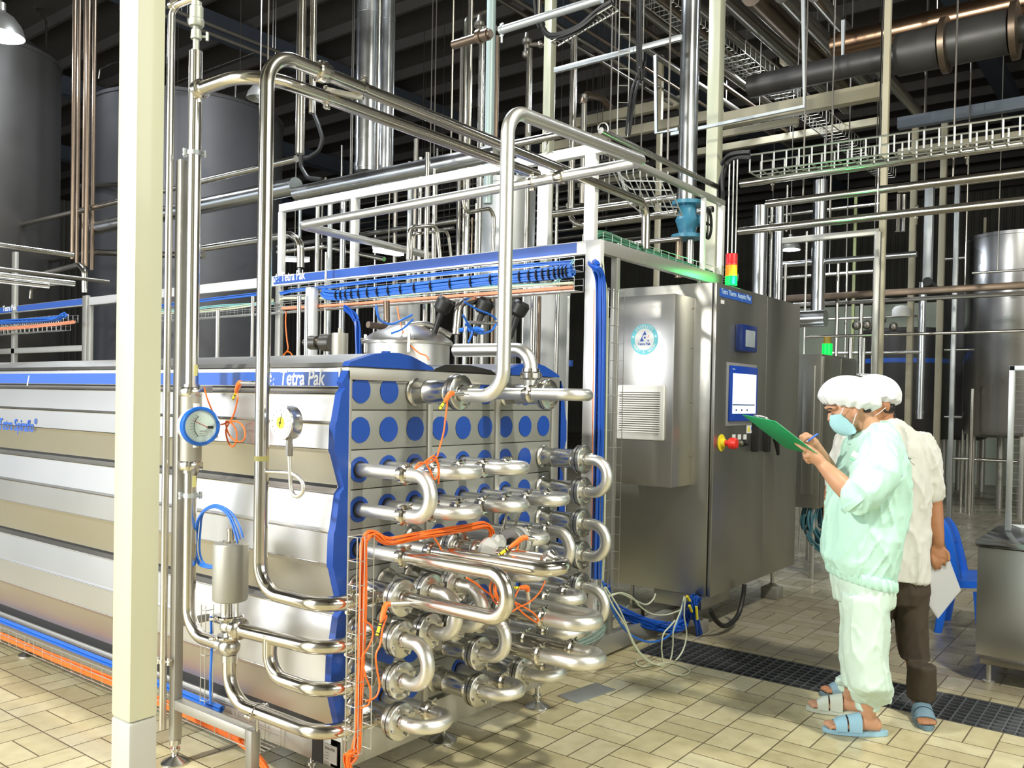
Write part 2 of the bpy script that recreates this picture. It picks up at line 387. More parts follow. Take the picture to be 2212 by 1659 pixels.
# blue edge trim along the front corner, profile follows the folds
b = B(); poly = []
poly += [(BX+.004, BT-.012), (BX-.022, zz[0]+.02)]
for z0, z1 in ((zz[0], zz[3]), (zz[3], zz[7]), (zz[7], zz[11])):
    poly += [(BX+x-.012, z) for x, z in fold(z0, z1)]
poly += [(BX+.004, zz[11]-.01)]
Z = [(BX+.012, poly[-1][1]), (BX+.012, BT-.012)]
b.prism([(x, BY-.006, z) for x, z in poly+Z], (0, .034, 0)); b.build('edge_trim', BLUE, hx)
b = B(); b.prism([(3.51+.012-(x-BX), BY-.006, z) for x, z in poly+[(BX+.0, poly[-1][1]), (BX+.0, BT-.012)]], (0, .034, 0)); b.build('edge_trim', BLUE, hx)
# base rail
b = B(); b.bbox((BX+.004, BY-.002, BB), (3.51, BY+.06, .245), .003); b.bbox((BX+.004, BY, BB), (BX+.06, BE, .225), .003); b.bbox((3.45, BY, BB), (3.51, BE, .225), .003)
b.build('base_rail', FRAME, hx)
b = B(); b.box((BX+.001, BY+.10, BB), (BX+.004, BY+.16, .215)); b.build('rubber_seal', BLACK, hx, False)
b = B(); b.box((BX+.001, BY+.02, BB+.015), (BX+.004, BY+.092, .2)); pl = b.build('rating_plate', FRAME, hx, False)
text('Tetra Pak', (BX+.0, BY+.086, .18), (0, -1, 0), (0, 0, 1), .014, DARK, pl)
for k in range(5): text('-------', (BX+.0, BY+.086, .165-k*.011), (0, -1, 0), (0, 0, 1), .009, DARK, pl)
# front wall: three bays of nine-tube panels between mullions
HOLES = {}
for c in range(1, 10):
    for r in range(1, 10): HOLES[(c, r)] = 'cap'
b = B()
for xa, xb in ((BX+.008, 2.169), (2.578, 2.606), (3.018, 3.050), (3.45, 3.51)): b.bbox((xa, BY-.004, BB), (xb, BY+.05, BT-.04), .002)
b.bbox((BX+.004, BY-.006, BT-.045), (3.51, BY+.06, BT), .003)
b.build('front_frame', FRAME, hx)
b = B()
for xa, xb in ((2.169, 2.578), (2.606, 3.018), (3.050, 3.45)):
    for r in range(1, 10):
        zc = ZR(r); b.bbox((xa, BY+.006, zc-.0725), (xb, BY+.03, zc+.0725 if r > 1 else BT-.05), .002)
b.box((2.16, BY+.03, BB), (3.46, BY+.04, BT-.05))
b.build('front_panel', PANEL, hx)
for (c, r) in HOLES:
    b = B(); random.seed(c*20+r); n = 26; pts = []
    for k in range(n):
        a = 2*pi*k/n; q = .0485+(random.random()-.5)*.0016; pts.append((XC(c)+cos(a)*q, BY+.008, ZR(r)+sin(a)*q))
    b.prism(pts, (0, -.005, 0)); b.build('end_cap', BLUE, hx, False)
# lids
def lid(xa, xb, cap):
    b = B(); h = .062; prof = [(xa, BT+.002), (xa+.01, BT+.018), (xa+.13, BT+h*.85), (xa+.2, BT+h), (xb-.2, BT+h), (xb-.13, BT+h*.85), (xb-.01, BT+.014), (xb, BT+.002)]
    b.prism([(x, BY+.03, z) for x, z in prof], (0, BE-BY-.03, 0)); b.build('lid', SHEET, hx)
    if cap:
        b = B(); p2 = [(x-.004 if i < 3 else x+.004, z+.003) for i, (x, z) in enumerate(prof)]
        k = p2[3][0]; p2[3:3] = [(k-.012, BT+h*.97+.003), (k-.008, BT+h+.008), (k+.004, BT+h+.008)]
        b.prism([(x, BY-.008, z) for x, z in p2], (0, .038, 0)); b.build('lid_end_trim', BLUE, hx)
lid(2.15, 2.60, True); lid(3.06, 3.50, True)
b = B(); b.prism([(x, BY-.002, z) for x, z in ((2.60, BT), (2.62, BT+.015), (2.68, BT+.032), (2.84, BT+.036), (2.98, BT+.02), (3.02, BT), (2.98, BT+.004), (2.7, BT+.006))], (0, 1.2, 0)); b.build('rubber_hood', mat('rubber_sheet', (.014, .012, .010), .35, bump=.4, bump_s=9), hx)
b = B(); b.box((2.6, BY+.5, BT-.01), (3.06, BE, BT+.01)); b.build('lid', SHEET, hx, False)
# levelling feet
def foot(parent, x, y, ztop, r=.055, name='foot'):
    b = B(); b.lathe((x, y, 0), (0, 0, 1), [(0, r), (.006, r), (.010, r*.93), (.028, r*.3), (.034, .012), (.05, .012), (.05, .02), (.062, .02), (.062, .011), (ztop-.02, .011), (ztop-.02, .022), (ztop, .022)], 20)
    return b.build(name, SHELL, parent)
for x, y in ((3.42, BY+.03), (3.42, BY+.36), (2.22, BY+.25), (2.22, BY+2.7), (3.42, BY+2.7), (2.22, BY+5.2), (2.82, BY+.1)): foot(hx, x, y, BB+.002, .06)
# lettering on the blue strip
def delta(p, xd, ud, s, m, parent, red=None):
    """the triangle and disc emblem"""
    x = V(xd).normalized(); u = V(ud).normalized(); n = x.cross(u)*.0012; p = V(p); b = B()
    c = (.52, .34); R_ = .27
    arc = [(c[0]+R_*cos(a), c[1]+R_*sin(a)) for a in [rad(t) for t in range(62, 245, 14)]]
    poly = [(0, 0), (.5, 1.0)]+[(.675, .62)]+arc+[(.36, 0)]
    b.prism([p+(x*a+u*q)*s for a, q in poly], n)
    b.lathe(p+(x*c[0]+u*c[1])*s, n.normalized(), [(0, .1*s), (.0012, .1*s)], 14)
    b.prism([p+(x*a+u*q)*s for a, q in ((.80, 0), (.88, .16), (1.0, 0))], n)
    o = b.build('emblem', m, parent, False)
    b = B(); b.prism([p+(x*a+u*q)*s for a, q in ((.80, .36), (.95, .56), (1.03, .56), (.86, .36))], n); b.build('emblem_flash', red or m, parent, False)
xs_ = BX-.0085; pL = at(606, 826, 'X', xs_)
text('Tetra Pak', (xs_, at(604, 832, 'X', xs_).y, at(604, 831, 'X', xs_).z), (0, -1, 0), (0, 0, 1), .082, LWHITE, strip, shear=.14, width=at(604, 831, 'X', xs_).y-at(700, 831, 'X', xs_).y)
pE = at(577, 831, 'X', xs_); delta(pE, (0, -1, 0), (0, 0, 1), .046, LWHITE, strip)
b = B(); q = at(60, 833, 'X', xs_); b.prism([(xs_, q.y, q.z), (xs_, q.y+.012, q.z), (xs_, q.y-.01, q.z+.055), (xs_, q.y-.022, q.z+.055)], (-.001, 0, 0)); b.build('lettering', LWHITE, strip, False)
q1 = at(0, 930, 'X', BX-.046); q2 = at(72, 930, 'X', BX-.046)
t_ = text('Tetra Spiraflo', (BX-.0445, q1.y+.02, q1.z+.008), (0, -1, 0), (0, 0, 1), .088, LBLUE, hx, width=(q1.y-q2.y)+.02, thick=.0003); text('®', (BX-.0445, q2.y-.005, q1.z+.05), (0, -1, 0), (0, 0, 1), .04, LBLUE, hx, thick=.0003)
# ================================================================== tubes on the front
YC = 2.185
def bolts(b, c, d, R, n=4, ph=.4):
    d = V(d).normalized(); u = perp(d); w = d.cross(u)
    for k in range(n):
        a = 2*pi*k/n+ph; q = V(c)+(u*cos(a)+w*sin(a))*R; b.cyl(q-d*.004, q+d*.010, .007, 6)
def shell_leg(parent, x, z, ya=BY+.0026, yf=YC, R=.044, branch=None, fl=.066):
    """wide shell with a bolted flange at yf; returns nothing"""
    b = B(); L = ya-yf
    b.lathe((x, ya, z), (0, -1, 0), [(0, R+.012), (.006, R+.012), (.012, R+.003), (.02, R), (L*.28, R), (L*.30, R+.003), (L*.32, R), (L*.74, R), (L*.76, R+.003), (L*.78, R), (L-.028, R)], 26)
    b.build('shell', SHELL, parent)
    b = B(); b.lathe((x, yf+.03, z), (0, -1, 0), [(0, R), (0, fl), (.014, fl), (.014, fl-.003), (.017, fl-.003), (.017, fl), (.034, fl), (.036, fl-.003), (.036, .030), (.046, .028), (.05, .026)], 30)
    bolts(b, (x, yf-.006, z), (0, -1, 0), fl-.013)
    b.build('flange', SHELL, parent)
    b = B(); b.lathe((x, yf+.0165, z), (0, -1, 0), [(0, fl-.001), (0, fl+.0012), (.003, fl+.0012), (.003, fl-.001)], 30); b.build('gasket', BLACK, parent)
    if branch is not None:
        b = B(); yb = branch; b.cyl((x, yb, z), (x-R-.028, yb, z), .029, 20); b.lathe((x-R-.012, yb, z), (-1, 0, 0), [(0, .029), (0, .032), (.004, .032), (.004, .029)], 20); b.build('side_branch', SHELL, parent)
def tube_leg(parent, x, z, yf=YC, R=.0255, ya=BY+.0026):
    b = B(); b.cyl((x, ya, z), (x, yf+.01, z), R, 22); b.build('tube', BEND, parent)
    b = B(); b.lathe((x, ya+.0, z), (0, -1, 0), [(0, R+.006), (.004, R+.006), (.004, R)], 20); b.build('collar', BLACK, parent)
def clampy(parent, x, z, y, R=.0255):
    b = B(); b.lathe((x, y+.026, z), (0, -1, 0), [(0, R), (0, R+.002), (.012, R+.002), (.012, R+.006), (.018, R+.013), (.034, R+.013), (.04, R+.006), (.04, R+.001), (.052, R+.001)], 26)
    for a in (.9,): b.cyl((x+(R+.012)*cos(a)-.012, y, z+(R+.012)*sin(a)), (x+(R+.012)*cos(a)+.012, y, z+(R+.012)*sin(a)+.006), .005, 8)
    b.build('clamp', PIPE, parent)
def ubend(parent, p, q, y1, y2=None, apex=None, R=.0255, m=BEND, name='u_bend', bend=None):
    """return bend between tube axes p=(x,z) and q=(x,z) reaching -Y to apex"""
    y2 = y1 if y2 is None else y2; d = math.hypot(p[0]-q[0], p[1]-q[1]); apex = apex if apex is not None else min(y1, y2)-d/2-.035
    bend = bend or d*.5-.0005
    pts = fillet([(p[0], y1, p[1]), (p[0], apex, p[1]), (q[0], apex, q[1]), (q[0], y2, q[1])], bend, 10)
    b = B(); b.tube(pts, R, 22); return b.build(name, m, parent)
def arrow(parent, x, y, z, up_=1, s=.013):
    b = B(); b.box((x-.0008, y-.0008, z-s), (x+.0008, y+.0008, z+s)); b.box((x-.005, y-.0008, z+up_*s-.004), (x+.005, y+.0008, z+up_*s)); b.build('flow_arrow', LWHITE, parent, False)
def assembly(label, p, q, kp='tube', kq='tube', apex=None, yp=YC, yq=YC, R=.0255, m=BEND, bp=None, bq=None, group='return bends on the end face', bend=None):
    (c1, r1), (c2, r2) = p, q; P = (XC(c1), ZR(r1)); Q = (XC(c2), ZR(r2))
    t = thing('return_bend_pipe', label, 'pipe', (P[0], BY, P[1]), group)
    for k, (x, z), yf, br in ((kp, P, yp, bp), (kq, Q, yq, bq)):
        if k == 'tube': tube_leg(t, x, z, max(yf, YC)); clampy(t, x, z, YC)
        elif k == 'shell': shell_leg(t, x, z, branch=br)
        if yf < YC-.01 and k: clampy(t, x, z, yf+.015, R)
        if yf < YC-.01:
            b = B(); b.cyl((x, YC-.01, z), (x, yf, z), R, 22); b.build('tube', PIPE, t)
    y1 = min(yp, YC-.016 if kp else yp); y2 = min(yq, YC-.016 if kq else yq)
    ubend(t, P, Q, y1, y2, apex, R, m, bend=bend)
    return t
T = 'blue-capped end face'
assembly('vertical return bend at the left of the end face, third to fourth row', (1, 3), (1, 4))
assembly('horizontal return bend on the third cap row, hung with the coil of orange cable', (2, 3), (3, 3))
assembly('horizontal return bend on the third cap row, the one further right', (4, 3), (5, 3))
assembly('horizontal return bend on the fourth row, half behind the leftmost vertical bend', (2, 4), (3, 4))
assembly('horizontal return bend on the fourth row, middle of the three there', (4, 4), (5, 4))
assembly('horizontal return bend on the fourth row, nearest the flanged column on the right', (6, 4), (7, 4))
assembly('smooth bend linking the two flanged shells at upper right of the end face', (9, 3), (9, 4), 'shell', 'shell')
assembly('smooth bend linking the flanged shells at mid height on the right edge', (9, 5), (9, 6), 'shell', 'shell')
assembly('lowest smooth bend on the right edge, above the pile of grey cables', (9, 7), (9, 8), 'shell', 'shell')
a5 = assembly('long polished loop from the fifth row bending down to a bolted flange', (1, 5), (1, 6), 'tube', 'shell', apex=1.715, m=PIPE, bq=2.285)
a6 = assembly('long horizontal polished loop on the fifth row crossing in front of the ball valve', (2, 5), (3, 5), 'tube', 'shell', apex=1.66, m=PIPE)
a7 = assembly('horizontal bend on the fifth row carrying the fat grey banded sensor body', (5, 5), (6, 5))
assembly('large vertical bend dropping from the fifth to the sixth row behind the long loop', (7, 5), (7, 6))
assembly('flanged vertical bend on rows six and seven, just right of the leftmost flanges', (2, 6), (2, 7), 'shell', 'shell')
assembly('flanged vertical bend on rows six and seven, seen through the long polished loop', (3, 6), (3, 7), 'shell', 'shell')
assembly('pale horizontal bend hanging just below the long horizontal loop', (5, 6), (6, 6))
assembly('vertical flanged bend at lower left, seventh to eighth row, nearest the camera', (1, 7), (1, 8), 'shell', 'shell', bp=2.285, bq=2.285)
assembly('lowest bend at the left foot of the end face, nearest the floor', (1, 9), (2, 9), 'shell', 'tube', bp=2.285)
assembly('vertical flanged bend low in the middle of the end face, rows seven and eight', (4, 7), (4, 8), 'shell', 'shell')
assembly('lowest bend in the middle, above the shadowed floor', (4, 9), (5, 9), 'shell', 'tube')
assembly('lowest bend toward the right, directly above the machine foot', (6, 9), (7, 9), 'shell', 'tube')
assembly('fat long bend at lower right with tri-clamp, upper of the two', (5, 7), (6, 7), 'shell', None, apex=1.80, yp=1.975, yq=2.25, R=.031, m=BEND)
assembly('fat long bend at lower right with tri-clamp, lower of the two', (5, 8), (6, 8), 'tube', 'tube', apex=1.78, yp=1.99, yq=1.93, R=.030, m=BEND)
assembly('short horizontal bend on the seventh row, tucked above the fat lower right bends', (7, 7), (8, 7))
assembly('short horizontal bend on the eighth row, squeezed between the two fat bends', (7, 8), (8, 8))
assembly('smooth pipe along the top right of the end face, ending in a rounded return', (6, 1), (7, 1), 'tube', 'shell', apex=1.955)
# ================================================================== painted column nearest the camera
def P(ax, v, pts): return [at(x, y, ax, v) for x, y in pts]
def cable(name, label, pts, r, m, cat='cable', group=None, n=6, k=8, parent=None):
    b = B(); b.tube(spline(pts, n), r, k); o = b.build(name, m, parent)
    return tag(o, label, cat, group) if not parent else o
def bundle(b, pts, R, cnt, r, n=6, seed=1, twist=.35, flat=1):
    rnd = random.Random(seed); C = spline(pts, n); N = len(C)
    offs = []
    for i in range(cnt):
        a = rnd.random()*2*pi; q = R*math.sqrt(rnd.random()); offs.append((a, q, rnd.random()*6))
    for a, q, ph in offs:
        out = []
        for i, p in enumerate(C):
            t = (C[min(i+1, N-1)]-C[max(i-1, 0)]).normalized(); u = perp(t); w = t.cross(u); aa = a+twist*sin(i*.35+ph)
            out.append(p+u*cos(aa)*q+w*sin(aa)*q*flat)
        b.tube(out, r, 5)
    return b
c0 = atd(287, 900, 2.80); cx, cy = c0.x, c0.y
col = thing('steel_column', 'tall cream painted steel column in the left foreground, bare grey near its foot', 'column', (cx, cy, 0))
b = B(); b.bbox((cx-.0, cy, .42), (cx+.100, cy+.120, HC), .011); b.build('shaft', CREAM, col)
b = B(); b.bbox((cx, cy, .012), (cx+.100, cy+.120, .42), .011); b.build('shaft_foot', mat('primer_grey', (.5, .5, .46), .4, coat=.2), col)
b = B(); b.box((cx-.06, cy-.06, 0), (cx+.14, cy+.21, .012)); b.build('base_plate', FRAME, col, False)
# ================================================================== pipe stand
PX_ = 1.95
st = thing('pipe_stand', 'square tube stand with levelling feet carrying the flow meter line', 'pipe stand', (1.95, 3.19, 0))
b = B(); b.bbox((1.93, 3.173, .095), (1.968, 3.211, 2.43), .003); b.build('post', FRAME, st)
b = B(); b.bbox((1.93, 2.70, .225), (1.968, 3.173, .264), .003); b.build('cross_bar', FRAME, st)
b = B(); b.bbox((1.93, 2.662, .095), (1.968, 2.70, .264), .003); b.build('leg', FRAME, st)
for z_ in (1.5, .55): b = B(); b.bbox((1.968, 3.185, z_), (2.095, 3.20, z_+.03), .002); b.build('wall_tie', FRAME, st)
foot(st, 1.949, 3.192, .097); foot(st, 1.949, 2.681, .097)
# ---- thin vent pipe
pt = at(377, 203, 'X', 1.905); pb = at(351, 1575, 'X', 1.905); tp = at(385, 20, 'X', 1.905)
vp = thing('vent_pipe', 'thin stainless pipe running full height beside the stand and hooking over at the top', 'pipe', (1.905, pb.y, pb.z))
fz = at(438, 15, 'X', PX_).z+.02; fy = yof(413, PX_, 1.37)
b = B(); b.tube(fillet([(1.905, pb.y, pb.z), (1.905, pb.y, fz), (PX_, fy, fz+.03), (PX_, fy, fz+.01)], [.0, .05, .012, 0], 8), .0142, 16); b.build('tube', PIPE, vp)
b = B(); q = (1.905, pb.y, at(345, 1425, 'X', 1.905).z); saddle(b, q, (0, 0, 1), .0142, (.3, -1, 0)); b.cyl(q, (1.95, 3.19, q[2]), .005, 8)
q = (1.905, pb.y, at(370, 330, 'X', 1.905).z); b.build('hanger', PIPE, vp)
b = B(); b.lathe((1.905, fy+.10, fz+.008), (0, -1, 0), [(0, .0142), (0, .022), (.02, .022), (.02, .0142)], 16); b.build('union', PIPE, vp)
# ---- flow meter line
fl = thing('flow_meter_line', 'upright stainless pipe with variable area flow meter clamped to the stand', 'pipe', (PX_, fy, .6))
zt = at(432, 108, 'X', PX_).z; zs = at(497, 1397, 'X', PX_).z; ys = yof(496, PX_, zs)
zu, zl = at(413, 862, 'X', PX_).z, at(413, 990, 'X', PX_).z
b = B(); b.cyl((PX_, fy, zu+.02), (PX_, fy, zt), .0255, 24); b.build('riser', PIPE, fl)
b = B(); b.tube(fillet([(PX_, fy, zl-.02), (PX_, fy, zs), (PX_, ys+.02, zs)], [0, .11, 0], 10), .0255, 24); b.build('lower_elbow', PIPE, fl)
b = B(); b.cyl((PX_, fy, zl-.01), (PX_, fy, zu+.01), .041, 28); b.lathe((PX_, fy, zl+.08), (0, 0, 1), [(0, .041), (0, .0425), (.004, .0425), (.004, .041)], 28); b.build('meter_tube', mat('meter_body', (.42, .40, .34), .45, .6), fl)
for z in (zu+.028, zl-.028):
    b = B(); b.lathe((PX_, fy, z-.018), (0, 0, 1), [(0, .03), (0, .042), (.006, .047), (.03, .047), (.036, .042), (.036, .03)], 8); b.lathe((PX_, fy, z-.03), (0, 0, 1), [(0, .0257), (0, .031), (.06, .031), (.06, .0257)], 20); b.build('union_nut', PIPE, fl)
for y in (330, 1072):
    b = B(); q = (PX_, fy, at(425, y, 'X', PX_).z); saddle(b, q, (0, 0, 1), .0257, (1, -.6, 0)); b.cyl(q, (1.955, 3.19, q[2]), .006, 8); b.build('hanger', GALV, fl)
for y in (800, 1040):
    z = at(418, y, 'X', PX_).z; b = B(); b.box((PX_-.007, fy-.028, z-.022), (PX_+.007, fy-.0255, z+.022)); lb = b.build('pipe_label', mat('label_yellow', (.62, .58, .22), .6), fl, False)
dn = V((-.22, -.975, 0)).normalized(); dc = V((PX_, fy, at(415, 919, 'X', PX_).z))+dn*.055
b = B(); b.lathe(dc, dn, [(-.03, .03), (-.03, .05), (-.02, .068), (.03, .07), (.045, .07), (.045, .03)], 36); b.cyl(dc+V((0, 0, .07)), dc+V((0, 0, .088)), .012, 10); b.cyl(dc-V((0, 0, .07)), dc-V((0, 0, .085)), .011, 10)
s_ = dn.cross(V((0, 0, 1))); b.cyl(dc-s_*.06, dc-s_*.092, .012, 12); b.cyl(dc-s_*.05-V((0, 0, .04)), dc-s_*.085-V((0, 0, .04)), .010, 12)
hs = b.build('meter_housing', mat('housing_cream', (.72, .70, .62), .4), fl)
b = B(); b.lathe(dc+dn*.03, dn, [(0, .062), (0, .074), (.008, .077), (.020, .076), (.026, .070), (.026, .062)], 40, True); b.build('bezel', mat('bezel_blue', (.01, .14, .62), .25), hs)
b = B(); b.lathe(dc+dn*.046, dn, [(0, .064), (.003, .064)], 36); b.build('dial_face', mat('dial_white', (.62, .76, .72), .4), hs)
xr = V((0, 0, 1)).cross(dn); xr = -xr if (xr.dot(rt) < 0) else xr
def dpt(a, q, k=.0505): return dc+dn*k+xr*a+V((0, 0, q))
b = B(); b.tube([dpt(-.001+.05-.075*cos(t), .06*sin(t)) for t in [rad(-40+8*i) for i in range(11)]], .0011, 5)
for i in range(9):
    t = rad(-40+10*i); b.tube([dpt(.049-.078*cos(t), .06*sin(t)), dpt(.049-.09*cos(t), .065*sin(t))], .0005, 4)
b.build('scale_arc', BLACK, hs)
b = B(); b.tube([dpt(.028, -.004), dpt(-.028, .022)], .0011, 5); b.build('needle', mat('needle_red', (.6, .05, .05), .4), hs)
b = B(); b.box((-.011, -.001, -.005), (.011, .001, .005)); b.v = [dpt(.038, -.004)+xr*v.x+dn*v.y+V((0, 0, v.z)) for v in b.v]
b.build('needle_hub', BLACK, hs, False)
for k in range(3): text(('------ ----', '----', '-- ---')[k], dpt(-.004, -.02-.009*k), xr, (0, 0, 1), .008, BLACK, hs)
# ---- sight glass on top of the line
b = B(); z0 = zt
b.lathe((PX_, fy, z0-.002), (0, 0, 1), [(0, .0255), (.006, .012), (.05, .012), (.05, .02), (.055, .021), (.085, .019), (.09, .013), (.10, .013), (.10, .026), (.108, .03), (.125, .03), (.13, .026), (.175, .026), (.18, .02), (.195, .02)], 20)
b.cyl((PX_+.03, fy-.03, z0+.06), (PX_, fy, z0+.06), .005, 8); b.cyl((PX_+.03, fy-.03, z0+.045), (PX_+.03, fy-.03, z0+.078), .006, 8)
b.build('air_vent', mat('vent_grey', (.42, .44, .38), .45, .5), fl)
# ================================================================== tall loop to the upper pipe run
zc = .78; yb_ = 2.285; yv = yof(565, PX_, 1.22)
ztop = 2.745
e1 = at(1071, 304, 'Y', yv); e2 = at(1396, 440, 'Y', yv)
lp = thing('overhead_loop_pipe', 'tall polished pipe rising beside the gauge, upper of the two overhead runs', 'pipe', (PX_, yv, .78))
b = B(); b.tube(fillet([(2.145, yb_, zc), (PX_, yb_, zc), (PX_, yv, zc), (PX_, yv, ztop), (e2.x, yv, e2.z), (e2.x, yv, at(1401, 540, 'Y', yv).z)], [0, .10, .11, .12, .10, 0], 12), .0262, 26); b.build('tube', PIPE, lp)
def on_line(px, a, c):
    lo, hi = 0., 1.
    for _ in range(40):
        m = (lo+hi)/2; lo, hi = (m, hi) if proj(a.lerp(c, m))[0] < px else (lo, m)
    return a.lerp(c, lo)
A_ = V((PX_+.1, yv, ztop)); C_ = V((e2.x, yv, e2.z)); dx = (V((e1.x, yv, e1.z))-A_).normalized()
b = B(); q = on_line(697, A_, V((e1.x, yv, e1.z))); b.lathe(q-dx*.03, dx, [(0, .0262), (0, .034), (.008, .036), (.012, .042), (.035, .042), (.04, .036), (.06, .034), (.06, .0262)], 24); b.build('union_nut', PIPE, lp)
b = B(); q = on_line(783, A_, V((e1.x, yv, e1.z))); saddle(b, q, dx, .0265, (0, -.3, 1)); b.build('hanger', PIPE, lp)
for y, nm in ((990, 'band'),):
    z = at(565, y, 'X', PX_).z; b = B(); b.lathe((PX_, yv, z-.009), (0, 0, 1), [(0, .0262), (0, .0268), (.018, .0268), (.018, .0262)], 24); b.build('pipe_label', mat('label_yellow'), lp)
b = B(); saddle(b, (2.06, yb_, zc), (1, 0, 0), .0265, (0, -.2, 1)); b.build('hanger', PIPE, lp)
# lower parallel pipe from the flow line
zd = 2.700; yd = yof(545, PX_, 2.69); f1 = at(700, 209, 'Y', yd); f2 = at(1160, 378, 'Y', yd)
p2 = thing('overhead_pipe', 'polished pipe leaving the flow meter line at an elbow, lower overhead run', 'pipe', (PX_, fy, zd))
b = B(); b.tube(fillet([(PX_, fy-.02, zd-.01), (PX_, yd, zd-.01), (f1.x, yd, f1.z)], [0, .17, 0], 14)+[V((f2.x, yd, f2.z))], .0262, 26); b.build('tube', PIPE, p2)
b = B(); b.lathe((PX_, fy+.0, zd-.01), (0, -1, 0), [(0, .026), (.018, .031), (.022, .038), (.045, .038), (.05, .031), (.06, .0262)], 24); b.cyl((PX_, fy-.03, zd-.06), (PX_, fy-.03, zd-.03), .007, 8); b.build('clamp', PIPE, p2)
A2 = V((PX_+.1, yd, f1.z)); d2 = V((1, 0, 0)); q = on_line(706, A2, V((f2.x, yd, f1.z)))
b = B(); saddle(b, q, d2, .0265, (0, 0, 1)); b.build('hanger', PIPE, p2)
qa = on_line(783, A_, V((e1.x, yv, e1.z)))
b = B(); b.bbox((0, 0, 0), (1, 1, 1), .01); qa = qa+V((0, 0, -.04)); qb = q+V((0, 0, .03)); L_ = (qb-qa); xx = L_.normalized(); yy = V((0, 0, 1)).cross(xx).normalized(); zz_ = xx.cross(yy)
b.v = [qa+L_*v.x+yy*(v.y-.5)*.02+zz_*(v.z-.5)*.02 for v in b.v]; b.build('spacer_bar', FRAME, p2)
# ================================================================== valve and the three lower feed pipes
va = thing('seat_valve', 'pneumatic seat valve with grey cylinder actuator and two round bodies', 'valve', (PX_, ys, zs))
zsu = at(495, 1352, 'X', PX_).z; za0, za1 = at(500, 1298, 'X', PX_).z, at(500, 1172, 'X', PX_).z
b = B(); b.sphere((PX_, ys, zs), .042, 12, (1, 1, .92)); b.sphere((PX_, ys, zsu), .038, 12, (1, 1, .85)); b.cyl((PX_, ys, zs), (PX_, ys, zsu), .026, 18); b.cyl((PX_, ys+.03, zs), (PX_, ys+.055, zs), .031, 18); b.cyl((PX_, ys, zs-.03), (PX_, ys, zs-.055), .029, 18); b.cyl((PX_, ys, zsu), (PX_, ys-.05, zsu), .029, 18); b.build('valve_body', SHELL, va)
for z in ((zs+zsu)/2, zsu+.036):
    b = B(); b.lathe((PX_, ys, z-.008), (0, 0, 1), [(0, .03), (0, .046), (.005, .05), (.011, .05), (.016, .046), (.016, .03)], 24); b.cyl((PX_-.045, ys+.01, z), (PX_-.075, ys+.022, z), .006, 8); b.sphere((PX_-.058, ys+.015, z), .009, 6); b.build('clamp', PIPE, va)
b = B()
for a in (0, 1.8, 3.4, 5): b.cyl((PX_+cos(a)*.03, ys+sin(a)*.03, zsu+.04), (PX_+cos(a)*.03, ys+sin(a)*.03, za0+.01), .0055, 8)
b.cyl((PX_, ys, zsu+.03), (PX_, ys, za0), .008, 10); b.cyl((PX_-.01, ys+.012, zsu+.04), (PX_-.01, ys+.012, za0), .02, 14); b.build('yoke', SHELL, va)
b = B(); b.lathe((PX_, ys, za0), (0, 0, 1), [(0, .056), (.004, .064), (.01, .0655), (za1-za0-.008, .0655), (za1-za0-.002, .062), (za1-za0, .05)], 40); b.build('actuator', mat('actuator_grey', (.40, .39, .34), .5, .55, bump=.05, bump_s=120), va)
b = B(); b.lathe((PX_, ys, za1-.002), (0, 0, 1), [(0, .02), (.01, .02), (.01, .014), (.045, .014), (.045, .016), (.056, .016), (.056, .01)], 18)
for a in range(4): b.cyl((PX_+cos(a*pi/2+.5)*.03, ys+sin(a*pi/2+.5)*.03, za1-.002), (PX_+cos(a*pi/2+.5)*.03, ys+sin(a*pi/2+.5)*.03, za1+.008), .004, 6)
b.build('stem_guide', PIPE, va)
pts = P('X', PX_, [(518, 1165), (510, 1140), (498, 1115), (482, 1099), (462, 1092), (443, 1100), (431, 1118)])+P('X', PX_+.03, [(426, 1150), (424, 1190), (432, 1215), (448, 1223), (465, 1223)])
for k, o in enumerate((V((0, 0, 0)), V((.006, -.006, .004)), V((-.004, .004, -.010)))):
    cable('air_hose', ['blue air hose looping from the valve actuator, outermost strand', 'blue air hose looping from the valve actuator, middle strand', 'blue air hose looping from the valve actuator, inner strand'][k], [p+o*(1+.5*sin(i*.9+k)) for i, p in enumerate(pts)], .0042, CBLUE, 'hose', 'hoses on the valve actuator')
def feed(label, pts, bends, n=1):
    t = thing('feed_pipe', label, 'pipe', pts[0], 'feed pipes bending into the side branches')
    b = B(); b.tube(fillet(pts, bends, 12), .0262, 24); b.build('tube', PIPE, t)
    b = B(); saddle(b, (2.06, pts[-1][1], pts[-1][2]), (1, 0, 0), .0265, (0, -.2, 1)); b.build('hanger', PIPE, t); return t
z7, z8, z9 = .632, .484, .336
t7 = feed('feed pipe leaving the seat valve, second from the top of those entering the end face', [(PX_, ys-.045, zsu), (PX_, ys-.10, zsu-.002), (PX_, yb_, z7), (2.145, yb_, z7)], [0, .3, .11, 0])
b = B(); b.lathe((PX_, ys-.04, zsu), (0, -1, 0), [(0, .029), (0, .036), (.006, .043), (.026, .043), (.032, .036), (.036, .027)], 10); b.build('union_nut', PIPE, t7)
y8 = yof(583, PX_, .55)
feed('feed pipe dropping from the one above it, third from the top', [(PX_, y8, z7+.0), (PX_, y8, z8), (PX_, yb_, z8), (2.145, yb_, z8)], [0, .085, .11, 0])
t9 = feed('lowest feed pipe, curling down from the valve to just above the floor', [(PX_, ys, zs-.05), (PX_, ys, z9+.0), (PX_, yb_, z9), (2.145, yb_, z9)], [0, .12, .11, 0])
